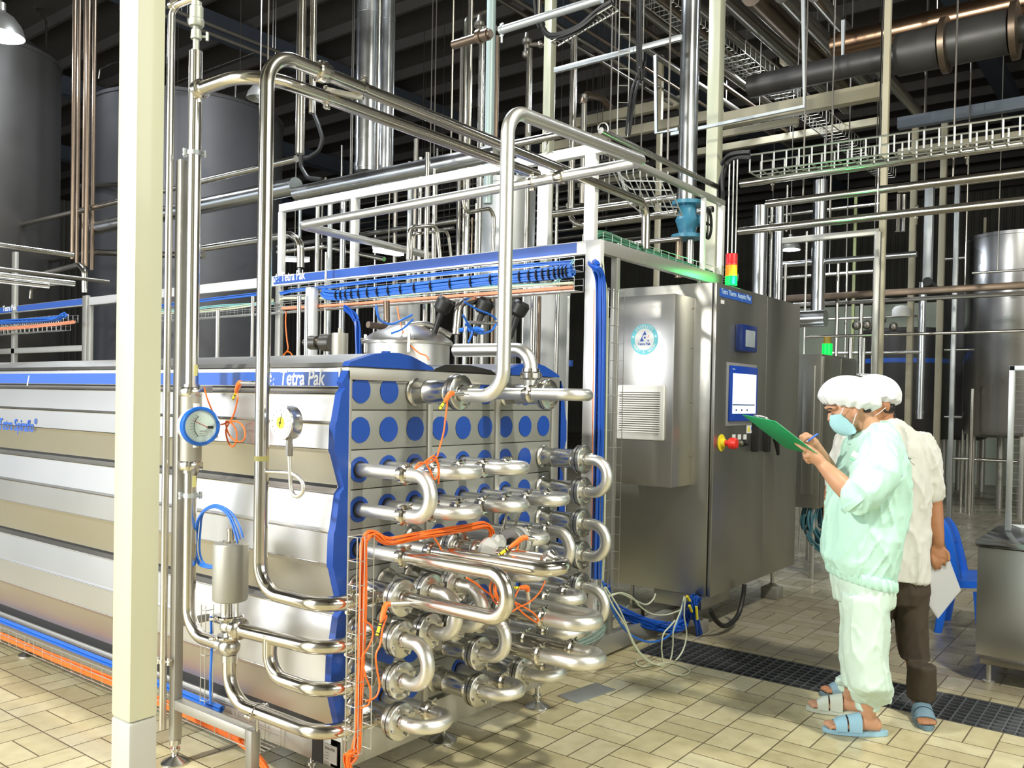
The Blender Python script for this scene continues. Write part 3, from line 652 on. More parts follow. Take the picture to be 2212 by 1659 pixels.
b = B(); q = (PX_, yof(555, PX_, z9+.01), z9); saddle(b, q, (0, 1, 0), .0265, (-1, 0, -.3)); b.cyl((PX_, q[1], z9-.028), (PX_, q[1], .262), .006, 8); b.build('hanger', PIPE, t9)
# ================================================================== pressure gauge with pigtail siphon
g0 = at(619, 913, 'X', PX_); ga = thing('pressure_gauge', 'round pressure gauge with yellow centred white dial on a curled siphon pipe', 'gauge', g0)
b = B(); b.lathe(g0+V((-.025, 0, 0)), (1, 0, 0), [(0, .058), (.0, .061), (.006, .062), (.009, .060), (.05, .060), (.054, .055), (.056, .03)], 36); b.build('gauge_case', SHELL, ga)
b = B(); b.lathe(g0+V((-.0262, 0, 0)), (1, 0, 0), [(0, .053), (.003, .053)], 36); fc = b.build('dial_face', mat('dial_plain', (.82, .82, .8), .4), ga)
b = B(); b.lathe(g0+V((-.0275, 0, 0)), (1, 0, 0), [(0, .021), (.001, .021)], 24); b.build('dial_centre', mat('dial_yellow', (.75, .68, .04), .4), ga)
b = B(); u_, w_ = V((0, -1, 0)), V((0, 0, 1)); c_ = g0+V((-.0285, 0, 0))
b.tube([c_-(u_*.25+w_).normalized()*.014, c_+(u_*.25+w_).normalized()*.035], .001, 5); b.cyl(c_, c_+V((-.002, 0, 0)), .004, 10)
for i in range(11):
    a = rad(225-27*i); d = u_*cos(a)+w_*sin(a); b.tube([c_+d*.042, c_+d*.047], .0009, 4)
b.build('needle', BLACK, ga)
b = B(); s1 = at(625, 948, 'X', PX_); s2 = at(625, 985, 'X', PX_); b.cyl((PX_, s1.y, s1.z+.02), (PX_, s1.y, s1.z-.018), .0115, 6); b.cyl((PX_, s1.y, s1.z-.016), (PX_, s1.y, s2.z-.0), .013, 6); b.build('hex_adapter', DARK, ga)
b = B(); sp_ = P('X', PX_, [(567, 1018), (585, 1019), (605, 1020), (624, 1023), (640, 1032), (649, 1047), (648, 1063), (638, 1073), (629, 1068), (625, 1050), (625, 1020), (625, 983)]); sp_ = [p+V((.012*sin(i/11*pi), 0, 0)) for i, p in enumerate(sp_)]
b.tube(spline(sp_, 5), .0075, 12); b.build('siphon', BEND, ga)
# ================================================================== temperature probes with orange leads
def probe(label, tip, plug, pts, m=ORANGE, grp='temperature probes with orange leads', tagp=True):
    """steel probe from tip to plug, then the rubber plug and cable through pts"""
    t = thing('temperature_probe', label, 'probe', tip, grp); tip = V(tip); plug = V(plug); d = (plug-tip).normalized()
    b = B(); b.lathe(tip, d, [(0, .003), ((plug-tip).length*.35, .003), ((plug-tip).length*.35, .008), ((plug-tip).length, .008)], 12); b.build('probe_stem', SHELL, t)
    P_ = [V(p) for p in pts]; e = (P_[0]-plug).normalized()
    b = B(); b.tube([plug-d*.002, plug+d*.012, plug+d*.014+e*.012, plug+d*.014+e*.05, plug+d*.014+e*.066], [.009, .010, .0105, .0085, .004], 12); b.build('plug', ORANGE, t)
    q = plug+d*.014+e*.066
    if tagp:
        k = (P_[1]-P_[0]).normalized() if len(P_) > 1 else e
        b = B(); b.tube([q+e*.006, q+e*.045], .0055, 8); tg = b.build('cable_tag', YEL, t); b = B(); b.tube([q+e*.010, q+e*.015], .0058, 8); b.tube([q+e*.037, q+e*.041], .0058, 8); b.build('tag_print', BLACK, tg)
    b = B(); b.tube(spline([q]+P_, 6), .0032, 8); b.build('lead', m, t); return t
s0 = at(575, 828, 'X', 1.97); s1 = at(522, 827, 'X', 1.97)
probe('temperature probe on the upright loop pipe, its orange lead coiled by the side panels', s0, s1, P('X', 1.99, [(513, 850), (512, 868)])+P('X', 2.04, [(505, 895), (496, 912), (488, 930), (493, 955), (503, 965), (511, 950), (510, 930), (500, 914), (488, 911), (493, 935), (505, 950), (520, 954), (529, 945), (527, 925), (515, 912), (498, 911), (483, 916), (472, 915), (462, 895), (448, 862), (441, 836)]))
b1 = at(1000, 846, 'Y', 2.19)+V((.0, -.03, 0)); 
probe('temperature probe on the top flange, its orange lead hanging to the third row', at(1012, 852, 'Y', 2.12), at(978, 850, 'Y', 2.12), P('Y', 2.10, [(966, 868), (962, 905), (958, 935), (950, 965), (942, 990)])+P('Y', 2.08, [(925, 1000), (905, 1000), (897, 1012), (910, 1004), (930, 990), (945, 1000), (946, 1025), (938, 1035), (930, 1018), (922, 1000), (938, 985), (948, 1010), (947, 1045)]))
probe('temperature probe below the lower leg of the long polished loop', at(905, 1302, 'Y', 2.06), at(842, 1305, 'Y', 2.11), P('Y', 2.10, [(835, 1330), (826, 1360), (822, 1390), (812, 1415), (815, 1450), (820, 1480), (812, 1505), (790, 1515)]))
probe('temperature probe standing on the ball valve outlet with a yellow tagged lead', at(1162, 1166, 'Y', 1.86), at(1138, 1162, 'Y', 1.88), P('Y', 1.9, [(1120, 1175), (1110, 1200), (1100, 1215)])+P('Y', 1.97, [(1090, 1240), (1080, 1265), (1085, 1290)]))
probe('upright temperature probe over the lower right shell, its lead joining the orange coil', at(1144, 1320, 'Y', 2.0), at(1140, 1276, 'Y', 2.0), P('Y', 1.99, [(1118, 1277), (1108, 1300), (1106, 1320), (1120, 1312), (1145, 1300), (1165, 1280), (1178, 1255)]))
# ================================================================== vertical wire basket with orange cable loom
YT = 2.175
tr = thing('cable_basket', 'narrow upright wire basket in front of the left side branches', 'cable basket', at(790, 1620, 'Y', YT))
b = B(); zt_, zb2 = at(785, 1160, 'Y', YT).z, at(778, 1628, 'Y', YT).z; xa, xb = at(770, 1300, 'Y', YT).x, at(806, 1300, 'Y', YT).x
for x, y in ((xa, YT), (xa+.016, YT), (xa+.034, YT), (xb, YT), (xa, YT+.045), (xb, YT+.045)): b.cyl((x, y, zb2), (x, y, zt_), .0019, 6)
n = 9
for i in range(n+1):
    z = zb2+(zt_-zb2)*i/n; b.tube([(xa+.034, YT-.002, z), (xa, YT-.002, z), (xa, YT+.045, z), (xb, YT+.045, z), (xb, YT-.002, z)], .0017, 6)
b.build('wire_frame', WIRE, tr)
main = P('Y', YT+.012, [(752, 1648), (765, 1632), (773, 1600), (777, 1500), (781, 1400), (784, 1300), (785, 1200), (787, 1170), (797, 1154), (812, 1155), (828, 1166), (850, 1168)])+P('Y', 2.13, [(900, 1158), (960, 1148), (1010, 1140), (1045, 1134), (1060, 1145), (1062, 1170)])
b = bundle(B(), main, .0125, 11, .0034, 5, 3); tag(b.build('cable_loom', ORANGE), 'orange cable loom rising through the wire basket and turning right over the fifth row', 'cable loom')
flo = P('Y', YT+.012, [(775, 1590), (768, 1622), (752, 1640)])+[V((2.04, 2.2, .06)), V((2.02, 2.38, .03)), V((2.03, 2.62, .04)), V((2.06, 2.8, .10)), V((2.062, 3.0, .15))]
b = bundle(B(), flo, .016, 12, .0034, 6, 8); tag(b.build('cable_loom', ORANGE), 'orange cable loom spilling from the foot of the wire basket along the floor', 'cable loom')
cable('sensor_lead', 'single orange lead branching from the loom toward the fifth row flange', P('Y', 2.12, [(900, 1158), (925, 1152), (940, 1165), (955, 1190), (968, 1210)]), .0032, ORANGE)
cable('sensor_lead', 'single orange lead bulging out of the wire basket near its foot', P('Y', 2.14, [(785, 1340), (800, 1350), (806, 1370), (795, 1400), (783, 1420), (790, 1460), (800, 1490), (797, 1520), (780, 1530)]), .0032, ORANGE)
c1 = P('Y', 1.99, [(1078, 1245), (1098, 1250), (1105, 1275), (1098, 1300), (1080, 1300), (1075, 1275), (1085, 1252), (1100, 1262), (1100, 1290), (1086, 1310), (1074, 1300), (1070, 1270), (1082, 1248), (1095, 1255), (1103, 1290), (1120, 1312), (1140, 1330), (1160, 1345), (1150, 1325), (1128, 1308), (1105, 1300), (1085, 1318), (1070, 1322)])
cable('coiled_lead', 'coil of orange lead hanging beside the long polished loop', [p+V((0, .012*sin(i*1.7), 0)) for i, p in enumerate(c1)], .0034, ORANGE)
cable('coiled_lead', 'smaller loop of orange lead tied inside the hanging coil', [p+V((.006, .02+.01*sin(i*1.3), .004)) for i, p in enumerate(c1[:13])], .0034, ORANGE)
cable('sensor_lead', 'orange lead sloping behind the bend of the long polished loop', P('Y', 2.05, [(1008, 1248), (1030, 1262), (1050, 1278), (1070, 1290)]), .0040, ORANGE)
# ================================================================== ball valve with clear cones, banded sensor body
bv = thing('ball_valve', 'ball valve wrapped in clear plastic on the fifth row return line', 'valve', (XC(3), 2.05, ZR(5)))
CLR = mat('clear_plastic', (.75, .75, .74), .22, .5)
yk = yof(1062, XC(3), ZR(5)); z5 = ZR(5)
b = B(); b.lathe((XC(3), yk+.04, z5), (0, -1, 0), [(0, .02), (.012, .05), (.03, .056), (.046, .045), (.07, .028), (.078, .028)], 9); b.lathe((XC(3)+.055, yk+.05, z5+.01), (0, -1, 0), [(0, .02), (.02, .048), (.04, .05), (.05, .03)], 9); b.build('plastic_wrap', CLR, bv, False)
b = B()
for px, w in ((1032, .03), (1100, .026)): y = yof(px, XC(3), z5); b.lathe((XC(3), y+w/2, z5), (0, -1, 0), [(0, .026), (0, .033), (w*.3, .037), (w*.7, .037), (w, .033), (w, .026)], 20)
b.build('clamp', PIPE, bv)
b = B(); y = yof(1190, XC(3), z5); b.lathe((XC(3), y+.03, z5), (0, -1, 0), [(0, .026), (.008, .034), (.02, .043), (.036, .043), (.046, .033), (.054, .026)], 22); b.build('swivel_joint', PIPE, bv)
for k, (xa_, ya_, xb_, yb2) in enumerate(((1095, 1110, 1068, 1212), (1122, 1108, 1102, 1172))):
    a_ = at(xa_, ya_, 'Y', 2.16); c_ = at(xb_, yb2, 'Y', 2.06+.06*k); b = B(); b.cyl(a_, c_, .0065, 12); b.cyl(a_-(c_-a_)*.12, a_, .010, 10)
    tag(b.build('valve_lever', PIPE), ['long slanting valve lever rod left of the grey sensor body', 'shorter slanting valve lever rod just above the grey sensor body'][k], 'lever')
sb = thing('sensor_housing', 'fat grey sensor body with pale bands and a black knob on the end face', 'sensor', at(1110, 1160, 'Y', 2.1))
s0 = at(1100, 1172, 'Y', 2.05); sd = (at(1165, 1160, 'Y', 2.08)-s0).normalized()
b = B(); b.lathe(s0, sd, [(0, .052), (.004, .056), (.03, .056), (.03, .052), (.036, .052), (.036, .057), (.075, .057), (.08, .05), (.12, .04)], 30); b.build('body', mat('sensor_grey', (.36, .36, .35), .4, .6), sb)
b = B()
for k in (.045, .055, .065): b.lathe(s0+sd*k, sd, [(0, .0575), (.004, .0575)], 30)
b.build('band', WHITE, sb)
b = B(); q = s0+V((0, -.012, .0)); b.lathe(q-sd*.0, -sd, [(-.005, .02), (.012, .02), (.018, .014), (.02, .002)], 18); b.build('knob', BLACK, sb)
# ================================================================== top nozzle with the second tall loop
tn = thing('tall_loop_pipe', 'tall matt steel pipe rising from the top row flange and folding back overhead', 'pipe', (XC(3), YC, ZR(1)), None)
shell_leg(tn, XC(3), ZR(1), R=.046, fl=.068)
yv2 = yof(1089, XC(3), 1.75); zt2 = at(1112, 216, 'X', XC(3)).z-.026; g1 = at(1392, 348, 'Y', yv2)
h1 = at(648, 487, 'X', g1.x)
tpath = fillet([(XC(3), YC-.02, ZR(1)-.012), (XC(3), yv2, ZR(1)-.012), (XC(3), yv2, zt2), (g1.x, yv2, g1.z), (g1.x, h1.y, h1.z), (g1.x+1.2, h1.y, h1.z-.02)], [0, .10, .10, .055, .055, 0], 12)
b = B(); b.tube(tpath, .0262, 26); b.build('tube', BEND, tn)
b = B(); q = at(1150, 393, 'X', g1.x); q = V((g1.x, q.y, h1.z+(g1.z-h1.z)*(q.y-h1.y)/(yv2-h1.y))); saddle(b, q, (0, 1, 0), .0265, (0, 0, 1)); q = at(1210, 380, 'X', g1.x); q = V((g1.x, q.y, h1.z+(g1.z-h1.z)*(q.y-h1.y)/(yv2-h1.y))); clamp_band(b, q, (0, 1, 0), .0262, .05, .010); b.build('clamp', PIPE, tn)
# riser tee at the right of the top row with an elbow running back over the lid
rz = thing('elbow_pipe', 'fat stainless elbow rising behind the top return pipe and running back over the lid', 'pipe', at(1146, 840, 'Y', 2.26))
q0 = at(1146, 835, 'Y', 2.27); q1 = at(1140, 757, 'Y', 2.27); xq = q0.x; h2 = at(985, 738, 'X', xq)
b = B(); b.tube(fillet([(xq, 2.27, 1.555), (xq, 2.27, q1.z+.005), (xq, h2.y, q1.z+.01)], [0, .085, 0], 12), .031, 24); b.build('tube', BEND, rz)
b = B(); z = at(1146, 808, 'Y', 2.27).z; b.lathe((xq, 2.27, z-.026), (0, 0, 1), [(0, .031), (0, .038), (.008, .05), (.03, .05), (.036, .04), (.05, .038), (.05, .031)], 14); b.build('union_nut', PIPE, rz)
# ================================================================== process skid behind the exchanger
SX, SY = 4.18, 2.615
sk = thing('process_skid', 'steel frame skid with a long blue header panel behind the heat exchanger', 'machine frame', (SX, SY, 0))
zb = at(1242, 551, 'X', SX).z; ZT = 2.41; yS = at(592, 600, 'X', SX).y; yE = at(192, 640, 'X', SX).y
WHT = mat('glare_white_steel', (.86, .86, .86), .3, .3, 4, .03)  # stainless whitened in its base colour to stand in for blown-out glare
b = B(); b.bbox((SX, SY, .13), (SX+.043, SY+.10, ZT), .003); b.build('corner_post', WHT, sk)
b = B(); b.bbox((SX+.001, SY+.001, zb), (SX+.045, yE, ZT), .003); b.build('header_beam', WHT, sk)
b = B(); b.box((SX-.004, SY+.16, zb+.012), (SX, yS, ZT-.006)); hp = b.build('header_panel', SIGNB, sk, False)
xR = at(1562, 600, 'Y', SY).x
b = B(); b.bbox((SX+.043, SY, zb), (xR, SY+.045, ZT), .003); b.build('header_beam', FRAME, sk)
x2 = at(1337, 600, 'Y', SY).x
b = B(); b.bbox((x2-.02, SY+.003, .13), (x2+.02, SY+.043, zb), .003); b.build('post', FRAME, sk)
b = B(); b.bbox((SX, SY-.002, .02), (5.9, SY+.06, .13), .003); b.bbox((SX, SY+.06, .02), (SX+.06, yE, .13), .003); b.build('base_frame', FRAME, sk)
for px in (598, 190):
    y = at(px, 700, 'X', SX).y; b = B(); b.bbox((SX+.004, y-.03, .13), (SX+.04, y+.03, zb), .003); b.build('post', FRAME, sk)
xe = SX-.0048
pa, pb_ = at(607, 609, 'X', xe), at(659, 605, 'X', xe)
text('Tetra Pak', (xe, pa.y, zb+.030), (0, -1, 0), (0, 0, 1), .10, LWHITE, hp, width=pa.y-pb_.y)
q = at(591, 610, 'X', xe); delta((xe, q.y, zb+.028), (0, -1, 0), (0, 0, 1), .065, LWHITE, hp)
# upper frame over the skid
zu0, zu1 = at(1268, 334, 'X', SX).z, at(1268, 312, 'X', SX).z; yU = at(602, 440, 'X', SX).y
uf = thing('upper_frame', 'bright steel frame standing on the skid header and carrying the pipes above it', 'machine frame', (SX, SY, ZT))
b = B(); b.bbox((SX, SY, zu0), (SX+.05, yU, zu1), .003); b.build('rail', WHT, uf)
for px, w in ((1269, .045), (1168, .05), (760, .03), (603, .03)):
    y = at(px, 450, 'X', SX).y; b = B(); b.bbox((SX+.003, y-w, ZT), (SX+.045, y+w*.6, zu0), .003); b.build('post', WHT, uf)
# wire trays with cable looms under the header
def tray(name, label, xa, xb, ya, yb, z, h, group='wire cable trays', step=.1, sides=(1, 1)):
    b = B(); n = 4
    for i in range(n+1): x = xa+(xb-xa)*i/n; b.cyl((x, ya, z), (x, yb, z), .0022, 5)
    for s, x in zip(sides, (xa, xb)):
        if s:
            b.cyl((x, ya, z+h), (x, yb, z+h), .0022, 5); b.cyl((x, ya, z+h*.5), (x, yb, z+h*.5), .002, 5)
    y = ya
    while y < yb:
        q = []
        if sides[0]: q.append((xa, y, z+h))
        q += [(xa, y, z), (xb, y, z)]
        if sides[1]: q.append((xb, y, z+h))
        b.tube(q, .0019, 5); y += step
    return tag(b.build(name, WIRE), label, 'cable tray', group)
XT = SX-.10
def zy(px, py, x=XT): p = at(px, py, 'X', x); return p
t1 = zy(1238, 583); t2 = zy(1238, 627)
tray('cable_tray', 'upper wire cable tray hung just under the blue header panel', XT, SX-.005, zy(1240, 580).y, zy(600, 630).y, t1.z, .075)
tray('cable_tray', 'lower wire cable tray carrying the fat blue and orange looms under the header', XT, SX-.005, zy(1240, 620).y, zy(335, 690).y, t2.z, .075)
b = bundle(B(), [zy(1236, 566), zy(1200, 569), zy(1100, 577), zy(900, 597), zy(760, 613), zy(700, 621), zy(640, 627), zy(605, 634)], .012, 10, .0045, 5, 4, .1)
tag(b.build('cable_loom', CBLUE), 'slim blue hose loom running along the upper tray', 'cable loom')
b = bundle(B(), [zy(1236, 585), zy(1190, 591), zy(1100, 600), zy(900, 622), zy(780, 634), zy(730, 638), zy(706, 636), zy(700, 628)], .033, 34, .006, 5, 5, .05)
tag(b.build('cable_loom', CBLUE), 'thick blue hose loom banded with black ties above the lower tray', 'cable loom')
b = B(); CC = spline([zy(1236, 585), zy(1190, 591), zy(1100, 600), zy(900, 622), zy(780, 634), zy(720, 638)], 5)
for i in range(1, len(CC)-1): b.lathe(CC[i]-V((0, .003, 0)), (0, 1, 0), [(0, .038), (.006, .038)], 14, False)
tag(b.build('cable_tie', BLACK), 'black cable ties strapping the thick blue hose loom', 'cable ties', None, 'stuff')
b = bundle(B(), [zy(1238, 622), zy(1180, 626), zy(1000, 639), zy(860, 650), zy(740, 659), zy(610, 667)], .011, 9, .004, 5, 6, .1)
tag(b.build('cable_loom', mat('orange_faded', (.86, .35, .2), .5)), 'orange cable loom lying along the lower tray', 'cable loom')
b = bundle(B(), [zy(1238, 612), zy(1100, 620), zy(900, 634), zy(760, 646), zy(700, 645), zy(620, 645), zy(605, 648)], .010, 6, .004, 5, 9, .1)
tag(b.build('cable_loom', CCREAM), 'cream cable loom between the blue and orange looms', 'cable loom')
b = bundle(B(), [zy(1240, 560), zy(1220, 590), zy(1195, 612), zy(1150, 615), zy(1000, 622), zy(900, 634), zy(840, 640)], .007, 3, .0035, 5, 10, .1)
tag(b.build('cable_loom', CGREEN), 'pale teal cables slanting down from the header to the lower tray', 'cable loom')
# looms left of the big pipe, behind the painted column
for (r_, m_, lb, q) in ((.012, CBLUE, 'blue hose loom on the tray left of the tall loop pipe', [(560, 634), (440, 648), (335, 662)]), (.010, CCREAM, 'cream cable loom on the tray left of the tall loop pipe', [(590, 648), (520, 662), (430, 672), (335, 676)]), (.008, CGREEN, 'teal cable strand sagging under the tray left of the tall loop pipe', [(590, 655), (480, 660), (400, 668), (330, 671)])):
    tag(bundle(B(), [zy(*a) for a in q], r_, 6, .004, 5, 3, .1).build('cable_loom', m_), lb, 'cable loom')
# upright blue loom beside the corner post
xa, xb = at(1283, 900, 'Y', SY-.02).x, at(1326, 900, 'Y', SY-.02).x
tb = B(); z0_, z1_ = at(1300, 1270, 'Y', SY-.02).z, at(1310, 622, 'Y', SY-.02).z
for i in range(5): x = xa+(xb-xa)*i/4; tb.cyl((x, SY-.035, z0_), (x, SY-.035, z1_+(.0)), .0022, 5)
for x in (xa, xb): tb.cyl((x, SY-.075, z0_), (x, SY-.075, z1_), .0022, 5)
z = z0_
while z < z1_: tb.tube([(xa, SY-.075, z), (xa, SY-.035, z), (xb, SY-.035, z), (xb, SY-.075, z)], .002, 5); z += .1
tag(tb.build('cable_tray', WIRE), 'upright wire tray between the skid corner post and the control cabinet', 'cable tray', 'wire cable trays')
yy_ = SY-.05
def py_(px, py, y=yy_): return at(px, py, 'Y', y)
b = bundle(B(), [V((xa+.02, SY+.02, 2.27)), py_(1287, 575), py_(1296, 600), py_(1298, 640), py_(1297, 760), py_(1294, 950), py_(1291, 1100), py_(1288, 1250)], .026, 26, .0055, 5, 11, .1)
tag(b.build('cable_loom', mat('deep_blue_hose', (.01, .09, .5), .4)), 'broad blue hose loom dropping down the upright tray', 'cable loom')
for k, (pa_, m_, lb) in enumerate((([(1303, 560), (1306, 600), (1313, 650), (1312, 800), (1309, 1000), (1305, 1200), (1302, 1270)], CCREAM, 'cream cables running down the right of the blue loom'), ([(1284, 625), (1283, 700), (1282, 800), (1280, 1000), (1278, 1180)], ORANGE, 'thin orange cable running down left of the blue loom'))):
    b = bundle(B(), [py_(a, q, yy_-.02) for a, q in pa_], (.010, .0015)[k], (4, 1)[k], (.0034, .0026)[k], 5, 12+k, .2); tag(b.build('cable_loom', m_), lb, 'cable loom')
# ================================================================== control cabinet
CXa, CYa = 5.145, 2.345
cb = thing('control_cabinet', 'tall grey stainless control cabinet with blue framed touch screen and recorder', 'cabinet', (CXa+.75, CYa+.35, 0))
b = B(); b.bbox((CXa, CYa+.03, .255), (6.66, 3.06, 2.265), .006); b.build('body', CABM, cb)
b = B(); b.box((CXa+.004, CYa+.018, .262), (6.655, CYa+.032, 2.26)); b.build('door_seal', BLACK, cb, False)
xm = at(1655, 800, 'Y', CYa).x
def door(xa, xb):
    b = B(); b.bbox((xa, CYa, .258), (xb, CYa+.022, 2.262), .003); return b.build('door', CABM, cb)
dL, dR = door(CXa, xm-.003), door(xm+.003, 6.66)
b = B(); b.bbox((CXa+.0, CYa+.06, .165), (at(1576, 1280, 'Y', CYa+.06).x, CYa+.4, .255), .003); b.build('plinth', CABM, cb)
for x, y in ((CXa+.07, CYa+.13), (CXa+.07, 2.95), (6.55, CYa+.13), (6.55, 2.95)):
    b = B(); b.lathe((x, y, .085), (0, 0, 1), [(0, .05), (.008, .05), (.02, .03), (.03, .014), (.09, .014), (.17, .014)], 16); b.build('foot', SHELL, cb)
    b = B(); b.bbox((x-.065, y-.065, 0), (x+.065, y+.065, .085), .006); b.build('foot_block', mat('concrete', (.22, .21, .18), .7, 0, 20, .15), cb)
for x in (5.3, 6.5): b = B(); b.tube([(x+.018*cos(t), CYa+.2, 2.262+.02+.018*sin(t)) for t in [rad(i*30) for i in range(13)]], .005, 8); b.build('lifting_eye', SHELL, cb)
# name plate, recorder, screen, switches (front face, plane Y=CYa)
def fy_(px, py, d=0): p = at(px, py, 'Y', CYa-d); return p.x, p.z
def plate(nm, a, c, d, m, parent=dL, bev=.003, d0=0):
    xa, za = fy_(*a); xb, zb = fy_(*c); b = B(); b.bbox((xa, CYa-d0-d, min(za, zb)), (xb, CYa-d0+.001, max(za, zb)), bev); return b.build(nm, m, parent), (xa, xb, min(za, zb), max(za, zb))
o, (xa, xb, za, zb3) = plate('name_plate', (1554, 641), (1623, 655), .002, SIGNB)
zc1 = (fy_(1554, 621)[1]); b = B(); zlo = fy_(1554, 640)[1]; b.box((xa, CYa-.003, zlo), (xb, CYa-.0005, zc1)); bpy.data.objects.remove(o); o = b.build('name_plate', SIGNB, dL, False)
text('Tetra Therm  Aseptic Plus', (xa+.02, CYa-.0035, zlo+.022), (1, 0, 0), (0, 0, 1), .045, mat('lettering_pale', (.45, .6, .8), .5), o, width=xb-xa-.04)
b = B(); z = fy_(1560, 652)[1]; x = fy_(1557, 652)[0]; b.box((x, CYa-.002, z-.012), (x+.05, CYa, z+.012)); b.build('small_label', WHITE, dL, False)
xa, zt3 = fy_(1589, 700); xb, _ = fy_(1622, 706); z0 = fy_(1589, 758)[1]
NAVY = mat('navy_frame', (.012, .03, .16), .3); GLASS = mat('recorder_glass', (.45, .5, .56), .12, .3)
rc = B(); rc.bbox((xa, CYa-.05, z0), (xb, CYa, zt3), .008); rc = rc.build('chart_recorder', NAVY, dL)
b = B(); b.bbox((xa+.05, CYa-.054, z0+.03), (xb-.05, CYa-.048, zt3-.035), .004); b.build('recorder_window', GLASS, rc)
b = B(); b.bbox((xb-.005, CYa-.03, (z0+zt3)/2-.03), (xb+.012, CYa-.015, (z0+zt3)/2-.01), .002); b.build('latch', NAVY, rc)
xa, zt3 = fy_(1573, 789); xb, _ = fy_(1631, 795); z0 = fy_(1572, 910)[1]
b = B(); b.bbox((xa-.03, CYa-.006, z0-.03), (xb+.02, CYa, zt3+.02), .01); b.build('screen_surround', mat('surround_grey', (.25, .25, .25), .4), dL)
scb = B(); scb.bbox((xa, CYa-.022, z0), (xb, CYa-.004, zt3), .004); sc = scb.build('touch_screen', mat('screen_blue', (.01, .06, .42), .3), dL)
b = B(); b.box((xa+.03, CYa-.0235, z0+.05), (xb-.03, CYa-.022, zt3-.05)); b.build('display', mat('display_lit', (.8, .88, .92), .3, emit=(.80, .93, 1), es=.62), sc, False)
b = B(); b.box((xa+.03, CYa-.0245, z0+.105), (xb-.05, CYa-.0235, z0+.112)); b.build('display_line', NAVY, sc, False)
for k in range(3): b = B(); b.box((xa+.08+.09*k, CYa-.0245, z0+.068), (xa+.10+.09*k, CYa-.0235, z0+.08)); b.build('display_mark', NAVY, sc, False)
text('----', (xa+.02, CYa-.0228, zt3-.03), (1, 0, 0), (0, 0, 1), .03, LWHITE, sc)
# warning sticker, emergency stop, selector switches
xa, z1 = fy_(1613, 915); xb, _ = fy_(1629, 915); z0 = fy_(1613, 936)[1]
b = B(); b.box((xa, CYa-.002, z0), (xb, CYa, z1)); wl = b.build('warning_label', WHITE, dL, False)
b = B(); m_ = (xa*.75+xb*.25); h = z1-z0; b.prism([(xa+.01, CYa-.002, z0+h*.2), (xa+(xb-xa)*.45, CYa-.002, z0+h*.2), ((xa+.01+xa+(xb-xa)*.45)/2, CYa-.002, z0+h*.8)], (0, -.001, 0)); b.build('warning_triangle', YEL, wl, False)
b = B(); b.lathe((xa+(xb-xa)*.74, CYa-.002, (z0+z1)/2), (0, -1, 0), [(0, h*.34), (.001, h*.34)], 18); b.build('mandatory_sign', SIGNB, wl)
for k, px in enumerate((1585, 1597, 1609)): x, z = fy_(px, 944); b = B(); b.box((x-.025, CYa-.002, z-.017), (x+.025, CYa, z+.017)); b.build('switch_label', WHITE, dL, False)
RED = mat('red_button', (.75, .03, .02), .35)
x, z = fy_(1567, 957, .03); es = thing('emergency_stop', 'red mushroom emergency stop button on a yellow disc on the cabinet door', 'button', (x, CYa, z))
b = B(); b.lathe((x, CYa-.001, z), (0, -1, 0), [(0, .055), (.005, .055), (.006, .03), (.03, .026)], 30); b.build('collar_disc', YEL, es)
b = B(); b.lathe((x, CYa-.03, z), (0, -1, 0), [(0, .018), (.03, .018), (.03, .034), (.045, .038), (.07, .036), (.078, .028), (.08, .01)], 26); b.build('button_head', RED, es)
for k, px in enumerate((1595, 1607)):
    x, z = fy_(px, 957, .02); b = B(); b.lathe((x, CYa-.001, z), (0, -1, 0), [(0, .024), (.02, .024), (.02, .018), (.045, .018), (.05, .014)], 18); b.build('selector_switch', BLACK if k else mat('switch_brass', (.2, .2, .14), .4, .5), dL)
for px, dx_, w in ((1634, 0, .03), (1660, 0, .04)):
    x, z1 = fy_(px, 912, .03); z0 = fy_(px, 976, .03)[1]; b = B(); b.bbox((x-w/2, CYa-.045, z0), (x+w/2, CYa, z1), .008); b.build('door_handle', BLACK, dL if px < 1650 else dR)
x, z1 = fy_(1668, 925, .05); b = B(); b.tube([(x, CYa-.05, z1), (x+.05, CYa-.07, z1-.12), (x+.10, CYa-.06, z1-.19)], [.02, .018, .012], 10); b.build('handle_grip', BLACK, dR)
# air conditioner on the cabinet's flank
ac = thing('air_conditioner', 'stainless cooling unit on the cabinet flank with round sticker and white louvre', 'cooling unit', (4.87, 2.7, .96))
AX, AY0, AY1, AZ0, AZ1 = 4.87, 2.495, 2.90, .965, 2.170
b = B(); b.bbox((AX, AY0, AZ0), (CXa, AY1, AZ1), .004); b.build('casing', SHEET, ac)
b = B()
for z in (1.15, 1.5, 1.85, 2.1): b.cyl((CXa-.02, AY0-.001, z), (CXa-.02, AY0-.005, z), .006, 8)
b.build('screw', DARK, ac)
def fx_(px, py, d=0): p = at(px, py, 'X', AX-d); return p.y, p.z
ya, z1 = fx_(1337, 833); yb2, _ = fx_(1438, 833); z0 = fx_(1386, 950)[1]; z1 = fx_(1386, 832)[1]
b = B(); b.bbox((AX-.022, yb2, z0), (AX, ya, z1), .01); vg = b.build('louvre_frame', WHITE, ac)
b = B(); b.box((AX-.0235, yb2+.024, z0+.045), (AX-.0215, ya-.02, z1-.04)); b.build('louvre_gap', mat('louvre_dark', (.12, .12, .12), .6), vg, False)
b = B(); n = 19
for i in range(n):
    z = z0+.05+(z1-z0-.092)*i/(n-1); b.box((AX-.030, yb2+.024, z-.004), (AX-.022, ya-.02, z+.004), Matrix.Rotation(rad(25), 3, 'Y'))
b.build('louvre_slats', WHITE, vg, False)
yc3, zc3 = fx_(1392, 733); k_ = .098
